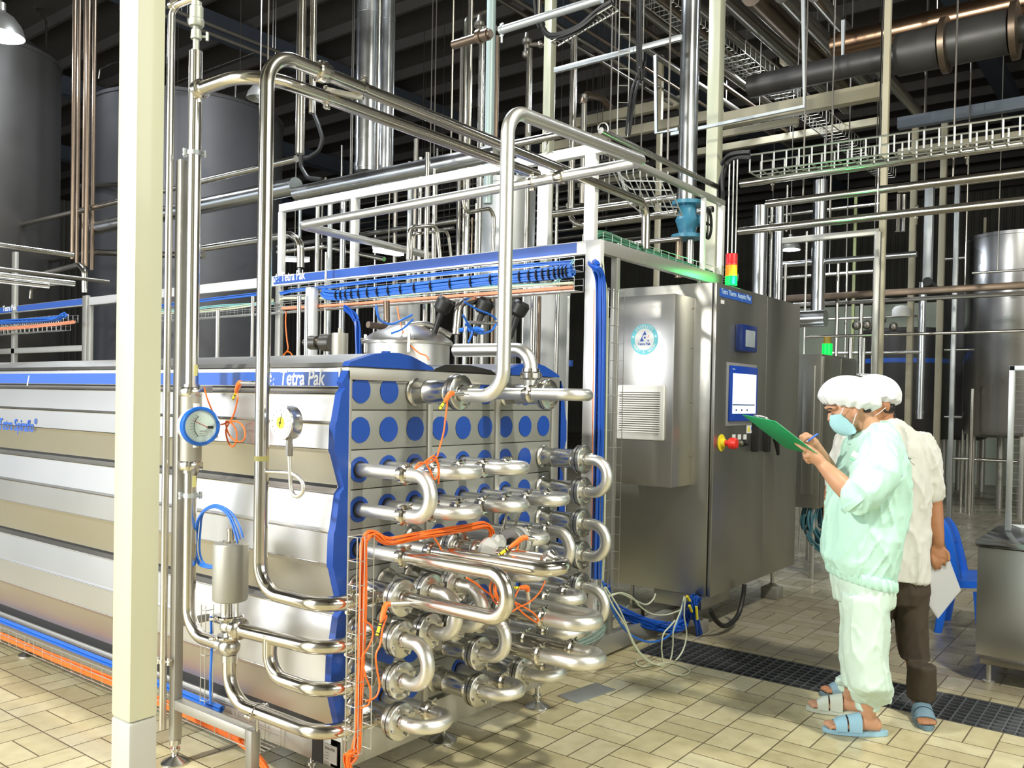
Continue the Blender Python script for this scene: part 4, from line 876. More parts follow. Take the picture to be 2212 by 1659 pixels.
b = B(); b.lathe((AX, yc3, zc3), (-1, 0, 0), [(0, k_), (.0012, k_)], 48); stk = b.build('sticker', mat('sticker_cyan', (.16, .66, .78), .4), ac)
b = B(); b.lathe((AX-.0012, yc3, zc3), (-1, 0, 0), [(0, k_*.70), (.0006, k_*.70)], 44); b.build('sticker_centre', LWHITE, stk)
delta((AX-.002, yc3+.030, zc3-.012), (0, -1, 0), (0, 0, 1), .066, LBLUE, stk, RED)
text('Tetra Pak', (AX-.002, yc3+.046, zc3-.036), (0, -1, 0), (0, 0, 1), .022, LBLUE, stk, width=.092)
def arc_text(s, r, a0, da, inward=False):
    for i, ch in enumerate(s):
        if ch == ' ': continue
        a = rad(a0+da*i); d = V((0, -cos(a), sin(a))); tt = V((0, -sin(a), -cos(a)))
        if inward: text(ch, V((AX-.002, yc3, zc3))+d*(r+.017)+tt*.008, -tt, -d, .024, LWHITE, stk)
        else: text(ch, V((AX-.002, yc3, zc3))+d*r-tt*.008, tt, d, .024, LWHITE, stk)
arc_text('PROTECTS', k_*.75, 132, -12.3); arc_text("WHAT'S GOOD", k_*.73, 208, 12.3, True)
for a in (168, 12): d = V((0, -cos(rad(a)), sin(rad(a)))); b = B(); b.lathe(V((AX-.0012, yc3, zc3))+d*k_*.85, (-1, 0, 0), [(0, .006), (.0008, .006)], 12); b.build('lettering', LWHITE, stk)
# signal tower
p = at(1579, 618, 'Y', 2.52); tw = thing('signal_tower', 'stacked signal lamp on the cabinet, red over amber over a lit green', 'signal lamp', (p.x, 2.52, 2.265))
zr = [at(1579, y, 'Y', 2.52).z for y in (617, 597, 573, 548)]; r_ = .041
b = B(); b.cyl((p.x, 2.52, 2.262), (p.x, 2.52, zr[0]), .03, 16); b.build('base', BLACK, tw)
for k, (nm, m_) in enumerate((('green_lens', mat('lens_green', (.0, .6, .1), .2, emit=(.0, 1, .03), es=2.0)), ('amber_lens', mat('lens_amber', (.8, .22, .01), .25, emit=(.9, .25, .02), es=.25)), ('red_lens', mat('lens_red', (.75, .02, .03), .2, coat=.5)))):
    b = B(); b.lathe((p.x, 2.52, zr[k]), (0, 0, 1), [(0, r_), (.006, r_*1.04), (.012, r_), ((zr[k+1]-zr[k])*.9, r_), (zr[k+1]-zr[k], r_*.97)], 26); b.build(nm, m_, tw)
light('signal_green_light', 'POINT', (p.x-.05, 2.44, zr[0]+.04), (0, 0, 0), 2.2, (.05, 1, .25), .04)
# loose cables under the cabinet
def loose(label, pts, r, m, nm='cable'): return cable(nm, label, pts, r, m, 'cable')
def L_(pts, y=2.35): return [at(a, c, 'Y', y) for a, c in pts]
loose('blue cable drooping in a long sweep from the upright loom to the cabinet underside', L_([(1302, 1255), (1312, 1290), (1330, 1330), (1355, 1365), (1385, 1383), (1415, 1386), (1445, 1373), (1463, 1345), (1476, 1300)]), .0065, CBLUE)
loose('cream cable loop reaching down to the floor grating, outer one', L_([(1305, 1270), (1325, 1310), (1350, 1350), (1370, 1395), (1395, 1425), (1425, 1437), (1455, 1430), (1475, 1405), (1483, 1370), (1478, 1330), (1480, 1290)], 2.30), .0048, CCREAM)
loose('cream cable loop reaching down to the floor grating, inner one', L_([(1308, 1268), (1340, 1320), (1365, 1380), (1385, 1412), (1418, 1436), (1445, 1430), (1453, 1400), (1455, 1360), (1470, 1320), (1478, 1288)], 2.32), .0045, CCREAM)
loose('beige cable looping up from the floor in a narrow arch', L_([(1400, 1436), (1430, 1436), (1429, 1400), (1433, 1370), (1448, 1352), (1458, 1340)], 2.33), .0045, CCREAM)
loose('cream cable slung low under the cabinet to a gland', L_([(1312, 1290), (1340, 1281), (1365, 1290), (1385, 1312), (1410, 1327), (1440, 1328), (1470, 1318)], 2.5), .005, CCREAM)
loose('cream cable sagging just beneath the cabinet edge', L_([(1315, 1286), (1340, 1282), (1370, 1296), (1395, 1306), (1410, 1296), (1416, 1283)], 2.55), .005, CCREAM)
loose('thick black hose hanging in a loop from the cabinet bottom', L_([(1608, 1262), (1605, 1290), (1596, 1325), (1580, 1346), (1562, 1352), (1545, 1338), (1535, 1318)], 2.30), .016, BLACK, 'hose')
fl_ = at(1400, 1440, 'Z', .006); pts = [(1378, 1425), (1375, 1435), (1395, 1440), (1440, 1432), (1470, 1438), (1490, 1448), (1480, 1458), (1455, 1456), (1430, 1445)]
loose('thin cream cable lying in a ring on the tiles before the grating', [at(a, c, 'Z', .006) for a, c in pts], .004, CCREAM)
b = bundle(B(), [V((4.3, 2.62, .42)), V((4.42, 2.66, .30)), V((4.62, 2.66, .20)), V((4.85, 2.60, .10)), V((5.02, 2.5, .07)), V((5.12, 2.5, .12)), V((5.10, 2.42, .26))], .035, 22, .006, 6, 21)
tag(b.build('cable_loom', mat('deep_blue_hose', (.01, .09, .5))), 'heavy blue hose loom sagging from the upright tray under the cabinet to the floor', 'cable loom')
b = bundle(B(), L_([(1497, 1290), (1500, 1320), (1506, 1355), (1510, 1370)], 2.42), .022, 10, .007, 5, 22); tag(b.build('cable_loom', mat('deep_blue_hose')), 'blue hoses dropping straight from the cabinet corner beside the yellow tags', 'cable loom')
for k, pts in enumerate(([(1484, 1288), (1490, 1298)], [(1489, 1308), (1494, 1321)], [(1504, 1310), (1506, 1338)])):
    a_, c_ = L_(pts, 2.39); b = B(); b.tube([a_, c_], .009, 8); tag(b.build('cable_marker', YEL), 'yellow marker on the blue hoses below the cabinet, %s' % ('topmost', 'middle left', 'lowest right')[k], 'cable marker', 'yellow cable markers')
b = bundle(B(), [V((3.55, 2.75, .14)), V((3.8, 2.72, .17)), V((4.1, 2.70, .18)), V((4.4, 2.72, .19)), V((4.7, 2.8, .2))], .018, 9, .006, 5, 23); tag(b.build('cable_loom', mat('orange_dull', (.6, .18, .06), .5)), 'dull orange cable loom crossing the skid base behind the right hand bends', 'cable loom')
for k in range(4):
    b = bundle(B(), [V((3.6, 2.62+.02*k, .12+.02*k)), V((3.9, 2.57, .15+.02*k)), V((4.2, 2.58+.02*k, .15+.012*k)), V((4.5, 2.7, .16+.02*k)), V((4.9, 2.8+.1*k, .17))], .007, 3, .005, 5, 30+k)
    tag(b.build('cable_loom', mat('grey_teal_cable', (.25, .34, .30), .5)), 'grey teal cables lying along the skid base, %s strand' % ('front', 'second', 'third', 'rear')[k], 'cable loom', 'grey cables on the skid base')
# ================================================================== second cabinet further back, with its lamp and cables
sc2 = thing('rear_cabinet', 'smaller stainless cabinet standing behind the control cabinet, its doors dim', 'cabinet', (7.6, 2.3, 0))
q = at(1818, 772, 'Y', 2.2); d0 = at(1772, 1092, 'X', 7.45)
x_ = 7.45; yc_ = at(1772, 900, 'X', x_).y; zb0 = at(1772, 1100, 'X', x_).z; zt0 = at(1772, 764, 'X', x_).z; xf = at(1846, 900, 'Y', yc_).x; ybk = at(1722, 900, 'X', x_).y+.25
b = B(); b.bbox((x_, yc_, zb0), (xf, ybk, zt0), .006); b.build('body', CABM, sc2)
b = B(); b.bbox((x_+.02, yc_-.014, zb0+.02), ((x_+xf)/2-.004, yc_, zt0-.02), .003); b.build('door', CABM, sc2); b = B(); b.bbox(((x_+xf)/2+.004, yc_-.014, zb0+.02), (xf-.02, yc_, zt0-.02), .003); b.build('door', CABM, sc2)
b = B(); b.bbox((x_-.02, yc_+.05, zb0+.12), (x_, ybk-.3, zt0-.10), .004); b.build('side_panel', CABM, sc2)
for x in (x_+.06, xf-.06):
    for y in (yc_+.06, ybk-.06): b = B(); b.cyl((x, y, 0), (x, y, zb0), .02, 10); b.build('leg', FRAME, sc2)
lampg = at(1787, 751, 'Y', yc_+.2); tg2 = thing('beacon_lamp', 'small lit green beacon lamp with a yellow cap on the rear cabinet', 'signal lamp', (lampg.x, yc_+.2, zt0))
b = B(); b.cyl((lampg.x, yc_+.2, zt0), (lampg.x, yc_+.2, lampg.z+.035), .045, 16); b.build('green_lens', mat('lens_green'), tg2)
b = B(); b.cyl((lampg.x, yc_+.2, lampg.z+.035), (lampg.x, yc_+.2, lampg.z+.10), .034, 16); b.build('amber_lens', mat('amber_dark', (.3, .2, .02), .4), tg2)
b = bundle(B(), [V((x_+.1, yc_+.1, zb0)), V((x_+.05, yc_+.1, zb0-.18)), V((x_+.18, yc_+.02, zb0-.34)), V((x_+.4, yc_+.05, zb0-.28)), V((x_+.5, yc_+.1, zb0))], .07, 16, .010, 6, 41)
tag(b.build('cable_loom', mat('teal_hose', (.05, .16, .20), .4)), 'dark teal hoses bunched in a sagging knot under the rear cabinet', 'cable loom')
# ================================================================== people
def loft(b, rings, n=28, sq=2.0):
    """rings: (centre, U, W) half-axis vectors, joined into a closed surface"""
    vs = []
    for c, u, w in rings:
        for k in range(n):
            a = 2*pi*k/n; ca, sa = cos(a), sin(a)
            ca = math.copysign(abs(ca)**(2/sq), ca); sa = math.copysign(abs(sa)**(2/sq), sa); vs.append(c+u*ca+w*sa)
    m = len(rings)
    fs = [(i*n+k, i*n+(k+1) % n, (i+1)*n+(k+1) % n, (i+1)*n+k) for i in range(m-1) for k in range(n)]
    fs.append(tuple(range(n-1, -1, -1))); fs.append(tuple((m-1)*n+k for k in range(n)))
    return b.add(vs, fs)
def limb(b, pts, rs, n=16, k=5):
    P_ = [V(p) for p in pts]; C = spline(P_, k); R = []
    for i in range(len(P_)-1):
        for j in range(k): R.append(rs[i]+(rs[i+1]-rs[i])*j/k)
    R.append(rs[-1]); b.tube(C, R, n)
    b.sphere(C[0], R[0], 6); b.sphere(C[-1], R[-1], 6); return b
def ell(b, c, u, v, w, n=10):
    k0 = len(b.v); b.sphere((0, 0, 0), 1, n); 
    for i in range(k0, len(b.v)): q = b.v[i]; b.v[i] = c+u*q.x+v*q.y+w*q.z
    return b
def remesh(b, name, m, parent, vox=.006, smooth=4, disp=None):
    """fuse the overlapping volumes into one continuous skin"""
    me = bpy.data.meshes.new(name); me.from_pydata([tuple(v) for v in b.v], [], b.f); me.update()
    bm = bmesh.new(); bm.from_mesh(me); bmesh.ops.recalc_face_normals(bm, faces=bm.faces); bm.to_mesh(me); bm.free()
    o = bpy.data.objects.new(name, me); COL.objects.link(o)
    r = o.modifiers.new('r', 'REMESH'); r.mode = 'VOXEL'; r.voxel_size = vox
    s = o.modifiers.new('s', 'SMOOTH'); s.iterations = smooth; s.factor = .5
    me2 = bpy.data.meshes.new_from_object(o.evaluated_get(bpy.context.evaluated_depsgraph_get())); bpy.data.objects.remove(o)
    if disp:
        nn = [v.normal.copy() for v in me2.vertices]
        for v, q in zip(me2.vertices, nn): v.co += q*disp(v.co)
    me2.name = name
    return link(name, me2, parent, m)
G = atd
up_v = up.copy(); fh = V((fw.x, fw.y, 0)).normalized(); rh = V((rt.x, rt.y, 0)).normalized(); UP = V((0, 0, 1))
SKIN = mat('skin', (.56, .30, .18), .5, 0, 30, .08); SKIN.node_tree.nodes['Principled BSDF'].inputs['Subsurface Weight'].default_value = .08
HAIR = mat('black_hair', (.012, .010, .010), .5)
MINT = mat('mint_cloth', (.50, .78, .68), .75, 0, 5, .05, bump=.15, bump_s=35)
MINTP = mat('pale_mint_cloth', (.58, .74, .66), .75, 0, 5, .05, bump=.15, bump_s=35)
COAT = mat('white_cloth', (.66, .66, .62), .75, 0, 5, .05, bump=.15, bump_s=35)
TROU = mat('dark_trousers', (.05, .035, .022), .8)
CAPM = mat('cap_cloth', (.80, .82, .86), .75, 0, 20, .03)
MASKM = mat('mask_blue', (.42, .74, .84), .7, bump=.15, bump_s=90)
SAND = mat('sandal_blue', (.30, .52, .66), .5)
def R3(px, py, hw, d, t, tilt=0):
    k = t/FPX; u = (rh*cos(tilt)+UP*sin(tilt))*hw*k; return (G(px, py, t), u, fh*d)
def folds(seed, amp=.004, sc=(14, 14, 5)):
    def f(co):
        p = V((co.x*sc[0]+seed, co.y*sc[1], co.z*sc[2])); q = noise.noise(p)+.5*noise.noise(p*2.3)
        r = 1-abs(noise.noise(V((co.x*9+seed, co.y*9, co.z*4+co.x*6))))*2.2
        r2 = 1-abs(noise.noise(V((co.x*19+seed*2, co.y*19+co.z*5, co.z*8))))*2.4
        return amp*q+amp*1.1*max(0, r)**3+amp*.55*max(0, r2)**2
    return f
# ---------------------------------------------------------------- the nearer worker
T0 = 3.93; foot_o = at(1862, 1585, 'Z', 0)
p1 = thing('person', 'person in pale mint uniform, white bouffant cap and blue mask, writing on a green clipboard', 'person', (foot_o.x, foot_o.y, 0))
b = B()
ell(b, G(1840, 868, T0), rh*.088, fh*.074, UP*.098); ell(b, G(1826, 896, T0), rh*.068, fh*.062, UP*.072); ell(b, G(1818, 915, T0), rh*.034, fh*.036, UP*.028)
ell(b, G(1797, 899, T0), rh*.020, fh*.015, UP*.026, 8); ell(b, G(1793, 906, T0), rh*.013, fh*.014, UP*.010, 8)
ell(b, G(1795, 881, T0), rh*.026, fh*.055, UP*.012, 8)
ell(b, G(1849, 893, T0-.073), rh*.013, fh*.009, UP*.026, 8); ell(b, G(1849, 893, T0+.073), rh*.013, fh*.009, UP*.026, 8)
limb(b, [G(1856, 895, T0), G(1870, 915, T0), G(1884, 940, T0)], [.055, .055, .062])
loft(b, [R3(1884, 940, 26, .07, T0), R3(1882, 990, 34, .13, T0), R3(1872, 1100, 40, .12, T0), R3(1862, 1200, 38, .12, T0), R3(1862, 1270, 36, .11, T0)])
def arm(b, pts, rs): limb(b, pts, rs)
nS = [G(1890, 978, 3.80), G(1880, 1030, 3.70), G(1857, 1088, 3.69), G(1815, 1044, 3.72), G(1786, 1014, 3.77), G(1773, 1000, 3.79)]
arm(b, nS[:3], [.045, .048, .044]); arm(b, nS[2:], [.045, .043, .031, .026])
fS = [G(1888, 980, 4.06), G(1860, 1040, 4.14), G(1826, 1078, 4.12), G(1790, 1010, 4.02), G(1764, 968, 3.94)]
arm(b, fS[:3], [.045, .046, .043]); arm(b, fS[2:], [.043, .034, .026])
# near hand: palm under the board, thumb on top, fingers wrapped
def fing(b, pts, r0=.0095, r1=.0072): limb(b, pts, [r0+(r1-r0)*i/(len(pts)-1) for i in range(len(pts))], 10, 4)
loft(b, [(G(1773, 1000, 3.79), rh*.020+UP*.016, fh*.030), (G(1764, 990, 3.795), rh*.020+UP*.02, fh*.038), (G(1752, 980, 3.80), rh*.018+UP*.022, fh*.042), (G(1745, 974, 3.80), rh*.014+UP*.018, fh*.038)], 18)
fing(b, [G(1748, 974, 3.775), G(1736, 969, 3.78), G(1727, 963, 3.79), G(1718, 957, 3.80)], .0105, .0075)
fing(b, [G(1748, 984, 3.775), G(1739, 986, 3.78), G(1737, 979, 3.81), G(1739, 973, 3.83)])
fing(b, [G(1750, 989, 3.79), G(1742, 993, 3.795), G(1738, 987, 3.82), G(1741, 980, 3.84)])
fing(b, [G(1754, 994, 3.80), G(1747, 999, 3.81), G(1742, 995, 3.83), G(1743, 988, 3.85)], .0085, .0068)
fing(b, [G(1762, 980, 3.79), G(1754, 970, 3.785), G(1744, 964, 3.79), G(1735, 962, 3.80)], .0115, .0085)
# far hand holding the pen
loft(b, [(G(1764, 968, 3.94), rh*.018+UP*.018, fh*.026), (G(1756, 958, 3.93), rh*.02+UP*.02, fh*.036), (G(1746, 948, 3.92), rh*.018+UP*.018, fh*.034)], 18)
fing(b, [G(1746, 948, 3.90), G(1736, 941, 3.895), G(1729, 943, 3.90), G(1731, 950, 3.91)]); fing(b, [G(1750, 942, 3.92), G(1741, 937, 3.915), G(1734, 941, 3.91), G(1735, 949, 3.915)])
fing(b, [G(1748, 954, 3.94), G(1737, 951, 3.94), G(1730, 953, 3.935), G(1732, 958, 3.93)]); fing(b, [G(1752, 961, 3.95), G(1742, 960, 3.95), G(1735, 961, 3.945), G(1737, 965, 3.94)], .008, .0065)
fing(b, [G(1754, 950, 3.895), G(1748, 943, 3.885), G(1741, 946, 3.885), G(1736, 952, 3.895)], .0105, .008)
# legs and feet
def leg(b, hip, knee, ank, toe_dir, toe):
    limb(b, [hip, knee, ank], [.055, .046, .034])
    d = toe_dir; s = V((-d.y, d.x, 0)); h = V((ank.x, ank.y, 0))
    loft(b, [(h-d*.055+UP*.045, s*.022, UP*.022), (h-d*.04+UP*.05, s*.032, UP*.034), (h+UP*.055, s*.033, UP*.04), (h+d*.06+UP*.046, s*.038, UP*.030), (h+d*.11+UP*.036, s*.045, UP*.020), (h+d*.15+UP*.033, s*.044, UP*.015)], 18)
    for i in range(5): q = h+d*(.15)+s*(-.034+.017*i); fing(b, [q+UP*.034, q+d*(.020-.003*abs(i-1))+UP*.036, q+d*(.036-.005*abs(i-1))+UP*.030], .0105 if i != 1 else .013, .008)
def sandal(name, h, d, parent, m=SAND):
    s = V((-d.y, d.x, 0)); h = V((h.x, h.y, 0)); out = []
    for i in range(28):
        a = 2*pi*i/28; x = .055+.145*cos(a); w_ = (.043+.007*cos(a))*sin(a); out.append(h+d*x+s*w_+UP*.002)
    b = B(); b.prism(out, UP*.020); o = b.build('sandal', m, parent)
    b = B(); n = 10
    for x0, x1 in ((.035, .092), (.100, .150)):
        vs = []
        for x in (x0, (x0+x1)/2, x1):
            for k in range(n+1):
                a = pi*k/n; hh = (.078-.28*(x-.02)) if x < .15 else .03; vs.append(h+d*x+s*cos(a)*.047+UP*(.02+max(.030, hh)*sin(a)**.7))
        fs = [(r*(n+1)+k, r*(n+1)+k+1, (r+1)*(n+1)+k+1, (r+1)*(n+1)+k) for r in range(2) for k in range(n)]
        k0 = len(vs); nn = [v+UP*.004+((v-h).normalized()*.0) for v in vs]; b.add(vs+nn, fs+[tuple(i+k0 for i in reversed(f)) for f in fs])
    b.build('strap', m, o); return o
hd = at(1904, 1588, 'Z', 0); td = at(1778, 1580, 'Z', 0); D1 = (td-hd).normalized(); a1 = hd+D1*.06; a1 = V((a1.x, a1.y, .085))
h2_ = at(1858, 1545, 'Z', 0); D2 = (at(1787, 1538, 'Z', 0)-h2_).normalized(); a2 = h2_+D2*.05; a2 = V((a2.x, a2.y, .085))
leg(b, G(1868, 1285, T0-.07), G(1866, 1400, T0-.08), a1, D1, 0); leg(b, G(1862, 1285, T0+.07), G(1862, 1400, T0+.08), a2, D2, 0)
remesh(b, 'body', SKIN, p1, .0052, 3)
# jacket
b = B()
loft(b, [R3(1897, 914, 18, .07, T0), R3(1889, 926, 33, .095, T0, .2), R3(1887, 942, 44, .15, T0), R3(1888, 965, 52, .195, T0), R3(1888, 1000, 58, .21, T0), R3(1880, 1040, 69, .21, T0), R3(1873, 1085, 75, .205, T0), R3(1868, 1130, 77, .205, T0), R3(1862, 1175, 75, .20, T0), R3(1855, 1212, 73, .19, T0, -.12), R3(1857, 1232, 66, .18, T0, -.16), R3(1859, 1240, 63, .17, T0, -.18)], 32, 2.3)
limb(b, [G(1902, 968, 3.78), G(1896, 1010, 3.73), G(1876, 1050, 3.70), G(1852, 1074, 3.70)], [.080, .090, .086, .074], 20)
limb(b, [G(1895, 968, 4.08), G(1868, 1020, 4.12), G(1844, 1062, 4.12)], [.080, .085, .075], 20)
jk = remesh(b, 'jacket', MINT, p1, .0075, 5, folds(3, .011, (9, 9, 3.5)))
b = B(); loft(b, [R3(1857, 1229, 66, .182, T0, -.22), R3(1859, 1236, 68, .188, T0, -.22), R3(1860, 1250, 68, .188, T0, -.22), R3(1861, 1256, 65, .18, T0, -.22)], 60, 2.3)
for i, v in enumerate(b.v): v += (v-G(1860, 1243, T0)).normalized()*.004*(1 if i % 2 else -1)
b.build('waistband', MINT, p1)
b = B(); pts = [G(1836, 962, T0-.05), G(1848, 950, T0-.085), G(1868, 930, T0-.11), G(1892, 916, T0-.09), G(1910, 912, T0), G(1905, 914, T0+.07)]; C = spline(pts, 5)
for s in (0,):
    vs = []; n_ = len(C)
    for i, c in enumerate(C): vs += [c, c+UP*(-.045)+(-fh)*.012+rh*.012]
    fs = [(2*i, 2*i+1, 2*i+3, 2*i+2) for i in range(n_-1)]; k0 = len(vs); vs += [v+fh*.006-UP*.002 for v in vs]; b.add(vs, fs+[tuple(j+k0 for j in reversed(f)) for f in fs]+[(2*i, 2*i+2, 2*i+2+k0, 2*i+k0) for i in range(n_-1)]+[(2*i+1, 2*i+1+k0, 2*i+3+k0, 2*i+3) for i in range(n_-1)])
b.build('placket', MINT, jk)
b = B(); loft(b, [R3(1880, 946, 47, .125, T0, .30), R3(1884, 936, 45, .118, T0, .28), R3(1888, 922, 33, .092, T0, .22), R3(1889, 914, 27, .080, T0, .20), R3(1889, 916, 22, .070, T0, .2)], 32, 2.2); b.build('collar', MINT, jk)
d_ = (G(1815, 1044, 3.72)-G(1857, 1088, 3.69)).normalized(); b = B(); b.lathe(G(1852, 1080, 3.70)-d_*.010, d_, [(0, .066), (0, .079), (.022, .080), (.026, .074), (.026, .060), (.01, .055)], 28, True); b.build('cuff', MINT, jk)
q = G(1838, 984, T0-.175); b = B(); b.bbox((0, 0, 0), (.035, .004, .024), .001); xx = (rh*.75-UP*.45-fh*.2).normalized(); zz2 = (UP*.8+rh*.4).normalized()
b.v = [q+xx*v.x+zz2*v.z-fh*v.y for v in b.v]; b.build('name_badge', mat('badge', (.8, .68, .66), .5), jk)
b = B(); b.tube([q-zz2*(.012+.004*(i % 2))+xx*(.0028*i)-fh*.006 for i in range(15)], .0016, 5); b.build('stitching', mat('badge_green', (.08, .55, .35), .6), jk)
# trousers
b = B()
loft(b, [R3(1862, 1225, 55, .165, T0), R3(1864, 1262, 58, .175, T0, -.1), R3(1866, 1300, 53, .17, T0)], 28, 2.3)
for dt, dx in ((-.085, 4), (.085, -4)):
    ax_ = a1 if dt < 0 else a2; e = ax_+UP*.10; e2_ = ax_+UP*.05; t_ = T0+dt; e3 = ax_+UP*.028
    k = t_/FPX
    loft(b, [R3(1864+dx, 1285, 46, .095, t_), R3(1868+dx, 1349, 45, .10, t_), R3(1866+dx, 1414, 45, .095, t_), (G(1872+dx*2, 1480, t_-.01) if dt < 0 else G(1860, 1475, t_), rh*.090, fh*.085), (V((e.x, e.y, 0))+rh*.012+UP*.155, rh*.082, fh*.078), (e2_+rh*.008+UP*.045, rh*.070, fh*.066), (e2_+UP*.012, rh*.054, fh*.05), (e3, rh*.050, fh*.046)], 26)
remesh(b, 'trousers', MINTP, p1, .0075, 5, folds(9, .007, (11, 11, 2)))
sandal('sandal', a1, D1, p1); sandal('sandal', a2, D2, p1, mat('sandal_pale', (.55, .60, .52), .5))
def cap(parent, c, rx, ry, rz, tilt, seed):
    """gathered bouffant cap"""
    n, m_ = 72, 20; vs = []; U_ = rh*cos(tilt)-UP*sin(tilt); W_ = UP*cos(tilt)+rh*sin(tilt)
    for i in range(m_+1):
        th = (pi*.64)*i/m_; k = min(1, i/m_*1.2)
        s_ = sin(th)*(1 if i < m_-3 else 1-.055*(i-m_+3)); cc = cos(th)
        for j in range(n):
            a = 2*pi*j/n; w = 1+.030*k**3*sin(a*15+seed+2*sin(3*a))+.02*k*noise.noise(V((cos(a)*2.5+seed, sin(a)*2.5, cc*3)))*2
            vs.append(c+U_*rx*s_*cos(a)*w+fh*ry*s_*sin(a)*w+W_*rz*(cc*(1.0 if cc > 0 else .85))+W_*.005*k*sin(a*15+seed))
    fs = [(i*n+j, i*n+(j+1) % n, (i+1)*n+(j+1) % n, (i+1)*n+j) for i in range(m_) for j in range(n)]+[tuple(range(n)), tuple(m_*n+j for j in range(n-1, -1, -1))]
    b = B(); b.add(vs, fs); return b.build('bouffant_cap', CAPM, parent)
cap(p1, G(1835, 862, T0), .136, .112, .106, .16, 1)
b = B(); ell(b, G(1862, 887, T0), rh*.030, fh*.079, UP*.012); b.build('hair', HAIR, p1)
# face mask
def mask(parent, rows, t, dn=.066):
    n = 14; vs = []; m_ = len(rows)
    for i, (fx, fyy, nx, ny) in enumerate(rows):
        Fp = G(fx, fyy, t); Np = G(nx, ny, t-dn); Fa = G(nx, ny, t+dn)
        for k in range(n+1):
            s = k/n*2-1; a = abs(s); E = Np if s < 0 else Fa; q = Fp.lerp(E, a**1.7); q = q+(E-Fp).cross(UP)*0; d = (Fp-E); q += fh*((-1 if s < 0 else 1)*dn*(a-a**1.7)); vs.append(q-rh*.002*(i % 2))
    fs = [(i*(n+1)+k, i*(n+1)+k+1, (i+1)*(n+1)+k+1, (i+1)*(n+1)+k) for i in range(m_-1) for k in range(n)]
    k0 = len(vs); b = B(); b.add(vs+[v+rh*.003 for v in vs], fs+[tuple(j+k0 for j in reversed(f)) for f in fs]); return b.build('face_mask', MASKM, parent)
mk = mask(p1, [(1792, 896, 1816, 894), (1790, 903, 1822, 900), (1791, 910, 1829, 906), (1793, 918, 1836, 912), (1797, 926, 1842, 918), (1804, 933, 1847, 925), (1814, 939, 1849, 931), (1824, 942, 1848, 936)], T0)
b = B(); b.tube([G(1816, 894, T0-.068), G(1819, 888, T0-.074), G(1822, 880, T0-.078)], .0016, 6); b.tube([G(1842, 917, T0-.07), G(1846, 905, T0-.078), G(1850, 893, T0-.084)], .0016, 6); b.build('ear_loop', LWHITE, mk)
b = B(); ell(b, G(1791, 890, T0-.033), rh*.010, fh*.010, UP*.0045, 8); b.build('eye', HAIR, p1)
b = B(); b.tube([G(1785, 885, T0-.030), G(1790, 882.5, T0-.036), G(1798, 883, T0-.045)], .0022, 6); b.build('eyebrow', HAIR, p1)
# clipboard, sheets and pen
A_c, B_c = G(1641, 903, 3.74), G(1737, 977, 3.86); L = (B_c-A_c); ln = L.length; L.normalize(); Wd = (fh*.97+rh*.12-UP*.20).normalized(); Wd = (Wd-L*Wd.dot(L)).normalized(); Nn = L.cross(Wd); Nn = Nn if Nn.z > 0 else -Nn
cl = thing('clipboard', 'green clipboard held up edge on by the worker in mint', 'clipboard', A_c)
def slab(x0, x1, y0, y1, z0, z1, e=.001):
    b = B(); b.bbox((x0, y0, z0), (x1, y1, z1), e); b.v = [A_c+L*v.x+Wd*v.y+Nn*v.z for v in b.v]; return b
slab(0, ln, -.10, .12, -.0015, .0015).build('board', mat('board_green', (.01, .36, .13), .4), cl); slab(.01, ln-.02, -.095, .105, .0016, .0036).build('paper', LWHITE, cl); slab(.003, .03, -.03, .05, .0036, .014, .003).build('clip', SHELL, cl)
pn = thing('pen', 'blue ballpoint pen in the raised writing hand', 'pen', G(1748, 950, 3.885)); b = B(); b.tube([G(1741, 955, 3.89), G(1745, 952, 3.887)], [.001, .004], 8); b.build('tip', LWHITE, pn); b = B(); b.cyl(G(1745, 952, 3.887), G(1767, 937, 3.87), .0048, 10); b.build('barrel', mat('pen_blue', (.05, .18, .75), .3), pn)
# ---------------------------------------------------------------- the worker standing behind
T1 = 4.36; f2o = at(1960, 1545, 'Z', 0)
p2_ = thing('person', 'person in white short sleeved coat and dark trousers half hidden behind, holding plastic wrapped papers', 'person', (f2o.x, f2o.y, 0))
b = B()
ell(b, G(1893, 862, T1), rh*.092, fh*.076, UP*.104); ell(b, G(1880, 894, T1), rh*.068, fh*.06, UP*.07); ell(b, G(1849, 885, T1), rh*.016, fh*.014, UP*.022, 8)
ell(b, G(1917, 877, T1-.078), rh*.016, fh*.010, UP*.030, 8); limb(b, [G(1905, 890, T1), G(1910, 915, T1), G(1912, 940, T1)], [.058, .058, .068])
loft(b, [R3(1910, 930, 40, .06, T1), R3(1908, 975, 66, .08, T1), R3(1910, 1080, 66, .08, T1), R3(1925, 1200, 56, .08, T1), R3(1935, 1275, 45, .08, T1)])
arm(b, [G(1984, 975, T1), G(2006, 1040, T1), G(2016, 1092, T1)], [.046, .047, .045]); arm(b, [G(2016, 1092, T1), G(2020, 1130, T1-.02), G(2026, 1165, T1-.04), G(2026, 1178, T1-.04)], [.045, .041, .030, .027])
arm(b, [G(1838, 975, T1), G(1806, 1040, T1), G(1798, 1100, T1), G(1788, 1172, T1-.02)], [.046, .046, .043, .028])
loft(b, [(G(2026, 1176, T1-.04), rh*.027, fh*.018), (G(2028, 1190, T1-.045), rh*.042, fh*.018), (G(2030, 1203, T1-.05), rh*.043, fh*.016)], 18)
for k, (x0, x1, y1) in enumerate(((2013, 2017, 1226), (2022, 2021, 1230), (2032, 2030, 1228), (2042, 2040, 1221))): fing(b, [G(x0, 1200, T1-.05), G((x0+x1)/2, 1213, T1-.06), G(x1, y1-4, T1-.055), G(x1, y1, T1-.045)])
